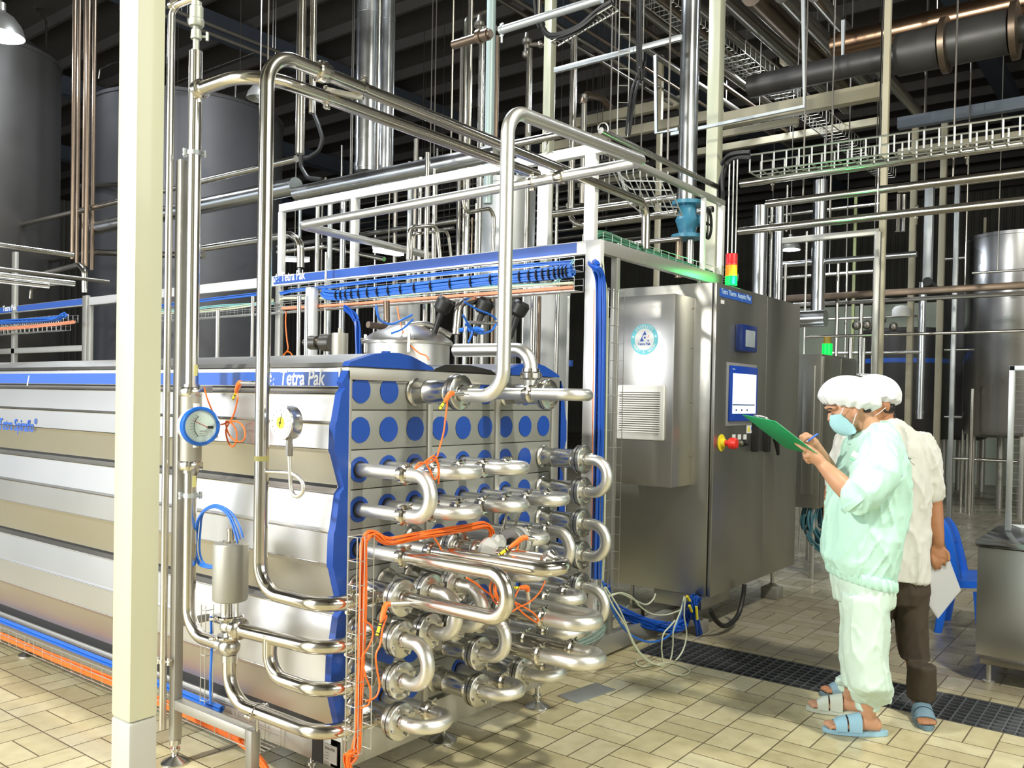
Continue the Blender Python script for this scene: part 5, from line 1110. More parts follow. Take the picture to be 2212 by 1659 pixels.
fing(b, [G(2038, 1186, T1-.05), G(2048, 1196, T1-.06), G(2049, 1210, T1-.07)], .011, .0085)
loft(b, [(G(1788, 1172, T1-.02), rh*.02, fh*.018), (G(1785, 1186, T1-.02), rh*.024, fh*.026), (G(1783, 1198, T1-.02), rh*.021, fh*.026)], 16)
for k in range(4): fing(b, [G(1784, 1196, T1-.04+.017*k), G(1782, 1207, T1-.042+.017*k), G(1785, 1216-k, T1-.04+.017*k)], .009, .0072)
hA = at(1992, 1556, 'Z', 0); DA = (at(2000, 1572, 'Z', 0)-hA).normalized(); hA = hA-DA*.05; DA = (DA*.9-rh*.0).normalized(); aA = V((hA.x, hA.y, .085))
hB = at(1868, 1506, 'Z', 0); DB = (at(1797, 1504, 'Z', 0)-hB).normalized(); aB = hB+DB*.03; aB = V((aB.x, aB.y, .085))
leg(b, G(1962, 1290, T1), G(1972, 1400, T1-.04), aA, DA, 0); leg(b, G(1892, 1290, T1+.03), G(1878, 1390, T1+.05), aB, DB, 0)
remesh(b, 'body', mat('skin_tanned', (.38, .17, .08), .5), p2_, .0055, 3)
b = B()
loft(b, [R3(1908, 908, 24, .07, T1), R3(1908, 920, 50, .085, T1), R3(1908, 940, 84, .105, T1), R3(1908, 965, 93, .13, T1), R3(1910, 1010, 90, .135, T1), R3(1912, 1080, 88, .135, T1), R3(1918, 1140, 84, .135, T1), R3(1922, 1200, 78, .14, T1), R3(1926, 1248, 72, .14, T1, -.08)], 32, 2.4)
limb(b, [G(1988, 960, T1), G(2004, 1000, T1), G(2012, 1040, T1), G(2013, 1068, T1)], [.066, .066, .062, .056], 20); limb(b, [G(1830, 960, T1), G(1812, 1010, T1), G(1806, 1052, T1)], [.066, .062, .055], 20)
ct = remesh(b, 'coat', COAT, p2_, .0075, 5, folds(17, .010, (8, 8, 4)))
b = B(); xx = (rh*.97-UP*.25).normalized()
b.bbox((0, 0, 0), (.085, .006, .004), .001); q = G(1946, 981, T1-.147); b.v = [q+xx*v.x-fh*v.y+UP*v.z for v in b.v]; b.build('pocket_trim', COAT, ct)
b = B(); b.tube([G(1944, 988, T1-.150)+UP*(.005*(i % 2)+.006)+xx*(.0038*i) for i in range(16)], .0022, 5); b.build('stitching', mat('embroidery_green', (.03, .22, .11), .7), ct)
b = B(); pts = spline([G(1918, 912, T1-.06), G(1932, 930, T1-.10), G(1925, 958, T1-.13), G(1915, 975, T1-.14)], 4); vs = []
for c in pts: vs += [c, c+rh*.03-UP*.01]
fs = [(2*i, 2*i+1, 2*i+3, 2*i+2) for i in range(len(pts)-1)]; k0 = len(vs); b.add(vs+[v-fh*.004 for v in vs], fs+[tuple(j+k0 for j in reversed(f)) for f in fs]); b.build('collar', COAT, ct)
b = B(); loft(b, [R3(1940, 1235, 62, .12, T1), R3(1948, 1275, 55, .12, T1), R3(1948, 1300, 50, .11, T1)])
loft(b, [R3(1963, 1275, 38, .10, T1), R3(1968, 1349, 32, .09, T1-.02), R3(1974, 1420, 29, .08, T1-.05), (aA+UP*.17, rh*.062, fh*.07), (aA+UP*.06, rh*.060, fh*.066), (aA-UP*.0, rh*.059, fh*.065)], 24)
loft(b, [R3(1898, 1275, 36, .10, T1+.02), R3(1890, 1349, 28, .09, T1+.04), R3(1880, 1420, 26, .08, T1+.07), (aB+UP*.20, rh*.055, fh*.06), (aB+UP*.02, rh*.056, fh*.065)], 24)
remesh(b, 'trousers', TROU, p2_, .0075, 4, folds(23, .005, (12, 12, 4)))
sandal('sandal', aA, DA, p2_, mat('sandal_dull', (.16, .26, .33), .5)); sandal('sandal', aB, DB, p2_, mat('sandal_dull'))
cap(p2_, G(1893, 852, T1), .122, .105, .100, .22, 5)
b = B(); ell(b, G(1908, 880, T1), rh*.052, fh*.077, UP*.045); ell(b, G(1922, 898, T1), rh*.022, fh*.05, UP*.03, 8); b.build('hair', HAIR, p2_)
b = B(); b.tube([G(1888, 900, T1-.07), G(1902, 890, T1-.083), G(1914, 880, T1-.09)], .0016, 6); b.build('ear_loop', LWHITE, p2_)
pk = thing('document_folder', 'clear plastic folder of white papers hanging from the hand of the worker in white', 'folder', G(2030, 1265, T1-.04))
qs = [(2003, 1212), (2046, 1200), (2074, 1272), (2028, 1334), (1994, 1282), (1991, 1238)]
b = B(); fr = [G(x, y, T1-.045) for x, y in qs]; b.prism(fr, fh*.010); b.build('papers', mat('paper_grey', (.62, .62, .64), .5), pk, False)
b = B(); fr = [G(x+(2 if x > 2030 else -2), y+(3 if y > 1250 else -1), T1-.049) for x, y in qs]; b.prism(fr, fh*.0015); b.build('sleeve', mat('plastic_film', (.75, .77, .8), .15, alpha=.35), pk, False)
# ---------------------------------------------------------------- chair and steel bench at the right
CH = mat('chair_blue', (.012, .12, .62), .32)
bx = at(2118, 1477, 'Z', 0); XB = bx.x; ybl = at(2109, 1300, 'X', XB).y; zbt = at(2110, 1166, 'X', XB).z; zbb = at(2106, 1434, 'X', XB).z; ztb = at(2110, 1179, 'X', XB).z
bn = thing('steel_bench', 'closed stainless bench at the right edge with a dark polished top', 'bench', (XB, ybl-.5, 0))
b = B(); b.bbox((XB-.012, ybl-1.6, ztb), (XB+.75, ybl+.012, zbt), .004); b.build('worktop', mat('bench_top', (.55, .57, .60), .16, 1), bn)
b = B(); b.bbox((XB, ybl-1.58, zbb+.055), (XB+.72, ybl, ztb-.004), .004); b.build('body', CABM, bn)
b = B(); b.bbox((XB+.03, ybl-1.55, zbb), (XB+.69, ybl-.02, zbb+.06), .002); b.build('plinth', DARK, bn)
for x in (XB+.06, XB+.62):
    for y in (ybl-.06, ybl-1.5): b = B(); b.cyl((x, y, .008), (x, y, zbb+.01), .014, 12); b.lathe((x, y, 0), (0, 0, 1), [(0, .03), (.01, .03), (.014, .014)], 14); b.build('leg', FRAME, bn)
q = at(2196, 1138, 'Z', zbt+.001); b = B(); b.bbox((q.x, q.y-.2, zbt), (q.x+.14, q.y+.02, zbt+.004), .001, Matrix.Rotation(.5, 3, 'Z')); tag(b.build('notepad', LWHITE), 'white folded paper lying on the dark bench top', 'paper')
gx = at(2178, 1120, 'Z', zbt).x; gd = thing('wire_guard', 'upright framed wire guard standing on the bench at the right edge', 'guard', at(2176, 1120, 'Z', zbt))
xg = XB+.55; yg1 = at(2178, 900, 'X', xg).y; zg = at(2181, 790, 'X', xg).z; b = B()
b.bbox((xg-.015, yg1-.03, zbt), (xg+.015, yg1, zg), .002); b.bbox((xg-.015, yg1-.9, zg-.03), (xg+.015, yg1, zg), .002); b.bbox((xg-.015, yg1-.90, zbt), (xg+.015, yg1-.87, zg), .002); b.build('frame', GALV, gd)
b = B()
for i in range(24): z = zbt+.02+(zg-zbt-.05)*i/23; b.cyl((xg, yg1-.87, z), (xg, yg1-.03, z), .0009, 4)
for i in range(17): y = yg1-.03-.84*i/16; b.cyl((xg+.002, y, zbt+.01), (xg+.002, y, zg-.02), .0009, 4)
b.build('mesh', WIRE, gd)
# chair: moulded plastic, seen past the worker, facing right
cw = at(2030, 1385, 'Z', 0); cx0 = V((cw.x+.10, cw.y, 0)); ch = thing('plastic_chair', 'bright blue moulded plastic chair standing between the worker in white and the bench', 'chair', cx0)
tc = (at(2030, 1370, 'Z', 0)-EYE).dot(fw)
def Cq(px, py, dt=0): return G(px, py, tc+dt)
sz = Cq(2085, 1240).z; t2_ = tc+.15
b = B(); a_ = [G(2052, 1238, t2_-.2), G(2150, 1262, t2_-.2), G(2165, 1232, t2_+.2), G(2070, 1215, t2_+.2)]
zs_ = G(2085, 1243, t2_).z; a_ = [V((p.x, p.y, zs_)) for p in a_]; b.prism(a_, UP*-.045); b.build('seat', CH, ch)
for k, (px, dt) in enumerate(((2024, -.2), (2040, .2))):
    b = B(); top = G(px+8, 1118, t2_+dt); pts = spline([top, G(px+17, 1135, t2_+dt), G(px+27, 1170, t2_+dt), G(px+38, 1215, t2_+dt), G(px+44, 1250, t2_+dt)], 4)
    rr = [(.012+.018*min(1, i/6)) for i in range(len(pts))]; loft(b, [(p, rh*r*1.1, fh*.012) for p, r in zip(pts, rr)], 12); b.build('back_post', CH, ch)
b = B(); l0, l1 = G(2031, 1119, t2_-.2), G(2047, 1119, t2_+.2); m0, m1 = G(2047, 1170, t2_-.2), G(2064, 1170, t2_+.2)
b.prism([l0, l1, m1, m0], rh*.015); b.build('backrest', CH, ch)
for (px, py, dt) in ((2026, 1366, -.2), (2045, 1340, .2), (2120, 1392, -.2), (2140, 1362, .2)):
    ft = at(px, py, 'Z', 0); tp_ = G(px+(26 if px < 2100 else -2), 1262, t2_+dt); tp_ = V((ft.x+(.05 if px < 2100 else -.03)*rh.x, ft.y+(.05 if px < 2100 else -.03)*rh.y, zs_-.03)); b = B(); loft(b, [(ft, rh*.026, fh*.016), (tp_, rh*.030, fh*.018)], 10, 3); b.build('leg', CH, ch)
# ================================================================== pipework, ducts, columns and tanks behind the machines
ORD = ['first', 'second', 'third', 'fourth', 'fifth', 'sixth', 'seventh', 'eighth', 'ninth', 'tenth', 'eleventh', 'twelfth', 'thirteenth', 'fourteenth', 'fifteenth', 'sixteenth', 'seventeenth', 'eighteenth', 'nineteenth', 'twentieth']
def zof(px, py, xy):
    """height on the vertical through plan point xy that shows at row py"""
    lo, hi = -5., 30.
    for _ in range(50):
        m = (lo+hi)/2
        if proj((xy[0], xy[1], m))[1] > py: lo = m
        else: hi = m
    return lo
def vert(label, px, y0, y1, w, t, m=PIPE, name='upright_pipe', cat='pipe', group=None, floor=False, rings=(), sq=None, n=14):
    """upright pipe / duct / column seen at column px (measured mid height) between rows y0 and y1"""
    ym = max(0, min(1659, (max(y0, 0)+y1)/2)); c = atd(px, ym, t); z0 = 0 if floor else zof(px, y1, c); z1 = min(HC-.05, zof(px, y0, c)) if y0 >= 0 else HC-.05
    r = w*t/FPX/2; b = B()
    if sq: b.bbox((c.x-r*.62, c.y-r*.62*sq, z0), (c.x+r*.62, c.y+r*.62*sq, z1), min(.01, r*.2))
    else: b.cyl((c.x, c.y, z0), (c.x, c.y, z1), r, n)
    if not rings:
        o = b.build(name, m); return tag(o, label, cat, group)
    o = thing(name, label, cat, (c.x, c.y, z0), group); b.build('shaft', m, o)
    for ry, k in rings: z = zof(px, ry, c); b = B(); b.lathe((c.x, c.y, z-.02), (0, 0, 1), [(0, r), (0, r*k), (.04, r*k), (.04, r)], n); b.build('joint_band', m, o)
    return o
def run(label, ax, px, py, px2, plane, w, m=PIPE, name='pipe_run', cat='pipe', group=None, n=14, down=None, drop=0, sq=False, hang=(), ends=None):
    """pipe parallel to world X or Y starting at pixel (px,py) on the given plane, ending where it shows at column px2"""
    a = at(px, py, 'Y' if ax == 'X' else 'X', plane); i = 'XYZ'.index(ax); lo, hi = -30., 60.
    d = V((1, 0, 0)) if ax == 'X' else V((0, 1, 0)); best = None; s = 0
    lo, hi = (0, 60) if (ax == 'X') == (px2 > px) else (-60, 0)
    f = lambda q: proj(a+d*q)[0]-px2
    if (a+d*lo-EYE).dot(fw) < .3: lo = -((a-EYE).dot(fw)-.3)/abs(d.dot(fw))
    fa = f(lo)
    for _ in range(60):
        q = (lo+hi)/2
        if (f(q) > 0) == (fa > 0): lo = q
        else: hi = q
    c = a+d*lo; t = (a-EYE).dot(fw); r = w*t/FPX/2; c.z += drop
    pts = [a, c]
    if down is not None: pts = fillet([a, c, V((c.x, c.y, c.z-down))], r*3.2, 8)
    b = B()
    if sq: b.bbox((min(a.x, c.x)-(r*.8 if ax == 'Y' else 0), min(a.y, c.y)-(r*.8 if ax == 'X' else 0), min(a.z, c.z)-r), (max(a.x, c.x)+(r*.8 if ax == 'Y' else 0), max(a.y, c.y)+(r*.8 if ax == 'X' else 0), max(a.z, c.z)+r), min(.008, r*.2))
    else: b.tube(pts, r, n)
    zm = (a.z+c.z)/2
    if not hang:
        if down is None and zm > 2.75:
            o = thing(name, label, cat, a, group); b.build('beam' if sq else 'tube', m, o)
            for q_ in ((.12, .55) if (a-c).length > 2 else (.5,)):
                q = a.lerp(c, q_); b = B(); b.cyl((q.x, q.y, q.z+r*.9), (q.x, q.y, HC-.1), .007, 6); b.build('hanging_rod', DARK, o)
            return o
        return tag(b.build(name, m), label, cat, group)
    o = thing(name, label, cat, a, group); b.build('tube', m, o)
    if zm > 2.75: q = a.lerp(c, .4); b = B(); b.cyl((q.x, q.y, q.z+r*.9), (q.x, q.y, HC-.1), .007, 6); b.build('hanging_rod', DARK, o)
    for hx_ in hang:
        q = a.lerp(c, hx_); b = B(); saddle(b, q, d, r*1.01, (0, 0, 1)); b.cyl((q.x, q.y, q.z-r-.06), (q.x, q.y, q.z-r), .008, 8); b.build('hanger', m, o)
    return o
def bent(label, ax, plane, pts, w, m=PIPE, name='bent_pipe', cat='pipe', R=None, group=None, n=14):
    """pipe lying in a plane, corners given as pixels"""
    P_ = [at(x, y, ax, plane) for x, y in pts]; t = (P_[0]-EYE).dot(fw); r = w*t/FPX/2; b = B(); b.tube(fillet(P_, R or r*3, 8), r, n); return tag(b.build(name, m), label, cat, group)
TEALP = mat('blue_grey_paint', (.38, .48, .48), .4, .2)
BROWN = mat('tarnished_steel', (.20, .15, .11), .35, .85, 6, .2)
DUCT = mat('duct_cladding', (.62, .64, .66), .22, 1, 3, .08, rvar=.06)
BRIGHT = mat('glare_white_steel')
# ---- painted and galvanised columns
vert('cream column behind the tall loop pipe, from ceiling to the skid header', 1184, -5, 640, 32, 9.5, CREAM, 'steel_column', 'column', floor=True, sq=1.0)
vert('broad cream column standing behind the fat duct and the blue valve', 1543, -5, 640, 44, 8.6, CREAM, 'steel_column', 'column', floor=True, sq=1.0)
vert('slim cream column in the gap left of the fat duct', 1424, 120, 530, 17, 13, CREAMB, 'steel_column', 'column', floor=True, sq=1.0)
vert('tall cream column behind the heads of the two workers', 1909, -5, 820, 22, 7.7, CREAMB, 'steel_column', 'column', floor=True, sq=1.0)
vert('stained cream column right of the shiny downpipe behind the workers', 1968, 240, 1050, 20, 12, CREAMB, 'steel_column', 'column', floor=True, sq=1.0)
vert('stained cream column left of the galvanised post', 2031, 250, 1060, 20, 12.5, CREAMB, 'steel_column', 'column', floor=True, sq=1.0)
vert('galvanised post standing free before the big tank at the right', 2060, 400, 1058, 16, 11.5, GALV, 'steel_post', 'post', floor=True, sq=1.0)
vert('bright stainless frame post in front of the tall cream column', 1893, 500, 850, 20, 7.4, FRAME, 'frame_post', 'post', floor=True, sq=1.0)
vert('pale lime column far back between thin pipes', 1846, 420, 700, 10, 16, mat('lime_paint', (.55, .62, .3), .5), 'steel_column', 'column', floor=True, sq=1.0)
vert('cream column far right behind the tank top', 2125, 470, 720, 9, 16, CREAMB, 'steel_column', 'column', floor=True, sq=1.0)
# ---- ducts
vert('fat silver duct rising left of centre behind the overhead pipes', 796, -5, 372, 54, 8.2, DUCT, 'duct', 'duct', rings=((28, 1.02), (300, 1.02), (360, 1.06)), n=26)
vert('narrower silver duct right behind the fat one left of centre', 836, -5, 395, 32, 8.8, DUCT, 'duct', 'duct', rings=((40, 1.03), (330, 1.03)), n=22)
vert('silver downpipe with black hose coming out of its foot, left of the pair', 650, -5, 332, 20, 6.6, PIPE, 'downpipe', 'pipe', n=18)
vert('shorter silver downpipe of the pair left of the fat duct', 676, -5, 245, 15, 6.6, PIPE, 'downpipe', 'pipe', n=18)
vert('fat silver duct ending on the blue valve', 1488, -5, 436, 40, 7.2, DUCT, 'duct', 'duct', rings=((272, 1.02), (340, 1.02)), n=26)
vert('bright duct just right of the signal tower', 1641, 445, 660, 31, 9.4, DUCT, 'duct', 'duct', floor=True, rings=((640, 1.03),), n=22)
vert('second duct right of the signal tower, ending in a cap', 1681, 445, 640, 20, 9.6, DUCT, 'duct', 'duct', floor=True, rings=((625, 1.05),), n=20)
vert('tall bright duct behind the right half of the control cabinet', 1769, 390, 690, 29, 9.8, DUCT, 'duct', 'duct', rings=((440, 1.03), (500, 1.02)), n=22)
vert('silver downpipe between the stained columns behind the workers', 1990, 610, 905, 16, 11.6, DUCT, 'downpipe', 'pipe', rings=((690, 1.1), (890, 1.15)), n=18)
vert('galvanised square duct with dented foot hanging between the columns', 2006, 400, 612, 28, 11.4, GALV, 'square_duct', 'duct', sq=1.0)
bent('black rubber spout under the galvanised square duct', 'Y', at(2010, 610, 'Y', 2).y if False else atd(2008, 612, 11.4).y, [(2003, 608), (2018, 625), (2038, 640)], 20, BLACK, 'rubber_spout', 'spout')
run('fat lagged duct elbow lying behind the top of the control cabinet', 'Y', 1722, 690, 1784, 8.2, 36, DUCT, 'duct', 'duct', n=20)
# ---- upright cluster right of the twin ducts
CL = 'upright pipes between the silver ducts and the tall loop pipe'
vert('thin upright pipe, leftmost of the bunch left of the tall loop pipe', 995, 82, 460, 8, 8.0, DARK, group=CL, floor=True)
bent('upright pipe hooking over to the right at its top', 'Y', atd(1003, 200, 8.0).y, [(1001, 560), (1006, 42), (1050, 24)], 8, PIPE, group=CL, R=.07)
vert('bright upright pipe running to the ceiling in the bunch', 1012, -5, 600, 12, 7.6, PIPE, group=CL, floor=True)
vert('polished dark upright pipe topped by a small valve', 1037, 60, 600, 14, 7.8, SHELL, group=CL, floor=True)
vert('blue grey painted upright pipe, thickest of the bunch', 1058, -5, 440, 20, 7.4, TEALP, group=CL)
vert('brown tarnished upright pipe behind the blue grey one', 1071, 78, 560, 9, 8.4, BROWN, group=CL, floor=True)
vert('upright pipe with a valve on top, between the bunch and the cream column', 1139, 105, 600, 14, 8.4, PIPE, group=CL, floor=True)
vert('polished upright pipe just right of the cream column', 1237, 68, 452, 15, 8.0, PIPE, group=CL)
vert('dark upright pipe with an elbowed top, right of the polished one', 1260, 205, 440, 13, 9.0, DARK, group=CL)
bent('dark elbow pipe crossing to the right at the top of the dark upright', 'Y', atd(1262, 205, 9.0).y, [(1260, 225), (1261, 203), (1300, 212), (1318, 232)], 15, BROWN)
for px, py, t, lb in ((1036, 60, 7.8, 'small valve body crowning the polished dark upright'), (1138, 96, 8.4, 'small valve body crowning the upright left of the cream column')):
    c = atd(px, py, t); b = B(); b.lathe((c.x, c.y, c.z-.13), (0, 0, 1), [(0, .03), (.02, .045), (.05, .045), (.07, .028), (.12, .028), (.14, .05), (.17, .05), (.19, .03), (.24, .02)], 14); b.cyl((c.x, c.y, c.z), c+rt*.13, .022, 10); b.sphere(c+rt*.13, .035, 6); tag(b.build('small_valve', DARK), lb, 'valve')
run('long galvanised pipe climbing from the valve cluster to the top edge', 'Y', 1080, 66, 1300, 4.6, 17, GALV, hang=(.02,))
b = B(); c = at(1080, 66, 'X', 4.6); b.lathe(c-V((0, -.1, 0)), (0, 1, 0), [(0, .04), (.06, .04), (.06, .05), (.09, .05)], 14); b.cyl(c+V((0, .08, 0)), c+V((0, .42, .0)), .03, 12); tag(b.build('pipe_coupling', BROWN), 'brown coupling at the lower end of the long galvanised pipe', 'coupling')
run('square galvanised rail crossing behind the cable ladder', 'Y', 1198, 153, 1474, 6.2, 11, GALV, 'support_rail', 'rail', sq=True)
# ---- long runs parallel to the machine, behind and above it
run('stainless pipe run rising from the far left edge toward the black hose', 'Y', 640, 343, -40, 4.5, 15, PIPE, hang=(.25, .6, .97))
run('thick lagged pipe run behind the stand, upper left', 'Y', 1075, 330, 640, 4.75, 36, DUCT, n=20)
run('thick lagged pipe run ending in an open end beside the cream column', 'Y', 640, 402, 203, 4.75, 38, DUCT, n=20)
run('stainless pipe run with a cut end behind the tall loop pipe', 'Y', 1212, 290, 690, 5.0, 18, PIPE, hang=(.05, .5, .97))
bent('black corrugated hose curving from the left downpipe to the pipe run', 'X', 5.0, [(650, 330), (650, 360), (665, 385), (695, 388)], 9, BLACK, 'black_hose', 'hose', R=.09)
bent('black hose bulging right from the shorter downpipe', 'X', 5.15, [(677, 243), (688, 270), (697, 300), (690, 325), (668, 340), (640, 343)], 9, BLACK, 'black_hose', 'hose', R=.08)
bent('stainless elbow dropping onto the header above the lettering', 'X', 4.3, [(440, 536), (628, 507), (649, 522), (649, 578)], 15, PIPE, R=.10)
bent('elbow pipe rising over the blue header at the far left', 'X', 4.35, [(-20, 594), (92, 592), (172, 572), (183, 585), (183, 632)], 11, PIPE, R=.08)
bent('small hooked pipe standing on the far left header', 'X', 4.4, [(66, 645), (68, 624), (80, 620), (150, 612)], 7, PIPE, R=.04)
bent('kinked pipe run crossing behind the cream column', 'X', 4.9, [(-20, 551), (95, 565), (200, 545), (330, 550), (440, 552)], 11, PIPE, R=.3)
run('pipe run descending to the right at the far left, uppermost', 'X', -20, 526, 158, 7.4, 12, PIPE)
run('fat pipe run descending to the right at the far left', 'X', -20, 592, 160, 6.2, 14, SHELL)
run('second pipe run descending to the right at the far left', 'X', -20, 604, 105, 6.0, 12, PIPE)
run('dim pipe run low at the far left', 'X', -20, 578, 235, 7.6, 9, DARK)
bent('flat topped pipe run kinking down behind the header', 'X', 5.4, [(600, 545), (702, 533), (722, 537), (830, 560)], 9, PIPE, R=.2)
run('far pipe run behind the fluorescent lamp', 'Y', 990, 476, 600, 7.5, 11, SHELL)
run('far pipe run just under the one behind the fluorescent lamp', 'Y', 980, 492, 600, 7.7, 7, SHELL)
run('long pale pipe run across the upper right, highest of the three', 'Y', 1600, 397, 2480, 6.9, 17, PIPE, hang=(.1, .62))
run('long pale pipe run across the upper right, middle of the three', 'Y', 1655, 441, 2480, 7.1, 16, PIPE)
run('long pale pipe run across the upper right, lowest of the three', 'Y', 1596, 500, 2480, 6.9, 16, PIPE, hang=(.1, .5))
run('thin handrail crossing behind the heads of the workers', 'Y', 1740, 728, 2480, 8.9, 6, PIPE)
run('brown walkway edge beam across the right background', 'Y', 1700, 645, 2480, 10.5, 13, BROWN, 'walkway_beam', 'beam', sq=True)
run('second brown walkway beam just below the first', 'Y', 1700, 660, 2480, 10.9, 8, DARK, 'walkway_beam', 'beam', sq=True)
run('stainless frame beam meeting the bright frame post', 'Y', 1690, 521, 1900, 8.0, 13, FRAME, 'frame_beam', 'beam', sq=True)
run('lagged pipe run under the far bay lamp', 'Y', 1690, 572, 1980, 9.9, 12, DUCT)
run('polished pipe run to the left of the blue valve, upper', 'Y', 1465, 425, 1180, 6.6, 17, PIPE)
run('polished pipe run to the left of the blue valve, lower', 'Y', 1540, 452, 1240, 6.9, 14, PIPE)
bent('pipe run turning up beside the polished upright', 'X', 6.75, [(1228, 440), (1236, 480), (1260, 487), (1465, 457)], 12, PIPE, R=.16)
run('dull pipe run just above the green lit header', 'Y', 1470, 515, 1330, 6.0, 11, PIPE)
# cream roof beams
for k, (px, py, px2, pl, w, m_) in enumerate(((1560, 262, 1905, 9.5, 30, CREAMB), (1560, 290, 1725, 9.9, 14, CREAMB), (1688, 126, 1975, 12, 30, CREAMB), (1170, 322, 1560, 11.5, 18, CREAMB), (1240, 268, 1480, 12.5, 20, CREAMB), (1940, 268, 2480, 11, 24, mat('blue_grey_beam', (.16, .19, .23), .5)), (1500, 330, 1900, 14, 14, CREAMB), (1250, 400, 1480, 14.5, 12, CREAMB), (1940, 330, 2480, 13, 14, CREAMB), (1940, 410, 2480, 15, 14, CREAMB))):
    run('horizontal roof level beam, %s counted from the front of the rack' % ORD[k], 'Y', px, py, px2, pl, w, m_, 'roof_beam', 'beam', sq=True)
# dark lagged mains overhead, running away from the camera
for k, (px, pl, w, m_, px2) in enumerate(((1062, 6.5, 10, DARK, 1480), (1100, 6.3, 12, DARK, 1560), (1150, 6.1, 9, BROWN, 1560), (1225, 5.6, 16, DARK, 1740), (1290, 5.2, 11, BROWN, 1700), (1345, 5.0, 18, DARK, 1720), (1560, 4.0, 34, DARK, 1830), (1625, 3.6, 46, BROWN, 1850), (1690, 3.3, 34, DARK, 1900), (1480, 4.6, 24, DARK, 1700), (1760, 2.9, 30, DARK, 2000), (1415, 4.8, 14, BROWN, 1800))):
    run('dim lagged main running away overhead, %s of the overhead mains' % ORD[k], 'X', px, -10, px2, pl, w, m_, 'overhead_main', 'pipe')
run('huge copper brown duct crossing the top right corner', 'Y', 1800, 100, 2280, 9.0, 52, mat('copper_cladding', (.30, .19, .12), .25, 1, 4, .2), 'duct', 'duct', n=24)
o = thing('silencer_duct', 'huge dull steel duct with flanged silencer drums at the upper right', 'duct', at(1900, 120, 'X', 8.4))
a = at(1620, 188, 'X', 8.4)
def seg(px): 
    lo, hi = -30, 30
    for _ in range(50):
        m = (lo+hi)/2
        if proj((8.4, m, a.z))[0] > px: lo = m
        else: hi = m
    return lo
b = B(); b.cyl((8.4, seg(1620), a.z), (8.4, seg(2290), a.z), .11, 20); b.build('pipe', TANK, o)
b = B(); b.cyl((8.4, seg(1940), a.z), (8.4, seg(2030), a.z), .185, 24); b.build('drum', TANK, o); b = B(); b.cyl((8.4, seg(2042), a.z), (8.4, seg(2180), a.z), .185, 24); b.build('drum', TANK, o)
for px in (2036, 2186): b = B(); b.cyl((8.4, seg(px), a.z), (8.4, seg(px)-.05, a.z), .24, 24); b.build('flange', BROWN, o)
# ---- hanging channel frames
def frame(label, pts, ax, pl, w, m=GALV): 
    b = B(); P_ = [at(x, y, ax, pl) for x, y in pts]; t = (P_[0]-EYE).dot(fw); r = w*t/FPX/2; b.tube(P_, r*1.3, 4, twist=pi/4); return tag(b.build('channel_frame', m, None, False), label, 'channel frame')
frame('galvanised channel frame hanging in front of the cream roof beam', [(1735, -8), (1738, 230), (1450, 290)], 'X', 7.6, 8)
frame('galvanised channel frame hanging further right below the brown duct', [(1822, 44), (1820, 155), (1620, 196)], 'X', 8.6, 8)
frame('small channel bracket behind the fat duct', [(1416, 120), (1418, 288), (1465, 279)], 'X', 8.2, 7)
# ---- cable ladders
def ladder(label, A0, A1, W_, n, H_=None, r=.006, m=WIRE):
    b = B(); A0, A1, W_ = V(A0), V(A1), V(W_); b.cyl(A0, A1, r, 6); b.cyl(A0+W_, A1+W_, r, 6)
    if H_: H_ = V(H_); b.cyl(A0+H_, A1+H_, r, 6); b.cyl(A0+W_+H_, A1+W_+H_, r, 6); b.cyl(A0+W_*.5, A1+W_*.5, r*.8, 6)
    for i in range(n+1):
        q = A0.lerp(A1, i/n); b.tube(([q+H_] if H_ else [])+[q, q+W_]+([q+W_+H_] if H_ else []), r*.9, 5)
    return tag(b.build('cable_ladder', m), label, 'cable ladder')
a0, a1 = at(1619, 372, 'X', 6.4), at(2240, 287, 'X', 6.4); a1.z = a0.z; ladder('long pale wire cable ladder above the three pipe runs at upper right', a0, at(2240, 290, 'X', 6.4)*1, (.22, 0, 0), 20, (0, 0, .13), .007)
c = atd(1336, 150, 7.0); ladder('upright wire cable ladder hung with black cables, top centre', (c.x, c.y, zof(0, 295, c)), (c.x, c.y, HC-.1), rh*.085, 40, None, .005)
b = bundle(B(), [V((c.x+.10, c.y-.12, HC-.1)), V((c.x+.10, c.y-.12, zof(0, 60, c))), V((c.x+.14, c.y-.14, zof(0, 130, c))), V((c.x+.07, c.y-.1, zof(0, 200, c))), V((c.x+.06, c.y-.06, zof(0, 290, c)))], .03, 5, .010, 6, 51); tag(b.build('black_cables', BLACK), 'black cables dangling beside the upright cable ladder', 'cables')
b = bundle(B(), [at(x, y, 'X', 5.6) for x, y in ((1162, -8), (1168, 40), (1182, 72), (1205, 76), (1250, 58), (1290, 24), (1322, 4))], .035, 8, .011, 5, 52); tag(b.build('black_cables', BLACK), 'black cables sagging along the tray near the top centre', 'cables')
P_ = [at(x, y, 'X', 5.6) for x, y in ((1172, 60), (1190, 90), (1245, 72), (1322, 12))]; ladder('sagging wire tray under the black cables', P_[1], P_[3], (.10, 0, 0), 16, None, .006)
a0 = at(1370, -5, 'Y', 5.6); ladder('wire basket tray running away overhead, nearest the fat duct', a0, V((a0.x+4.5, a0.y, a0.z)), (0, -.35, 0), 34, (0, 0, .15), .008)
a0 = at(1560, 128, 'Y', 4.6); ladder('wire basket tray running away overhead past the broad cream column', a0, V((a0.x+7, a0.y, a0.z)), (0, -.30, 0), 44, (0, 0, .16), .007)
cq = at(1340, 372, 'Z', 3.4); b = B()
a0, a1 = at(1325, 372, 'X', 5.6), at(1442, 392, 'X', 5.6); R_ = .22; cc = (a0+a1)/2
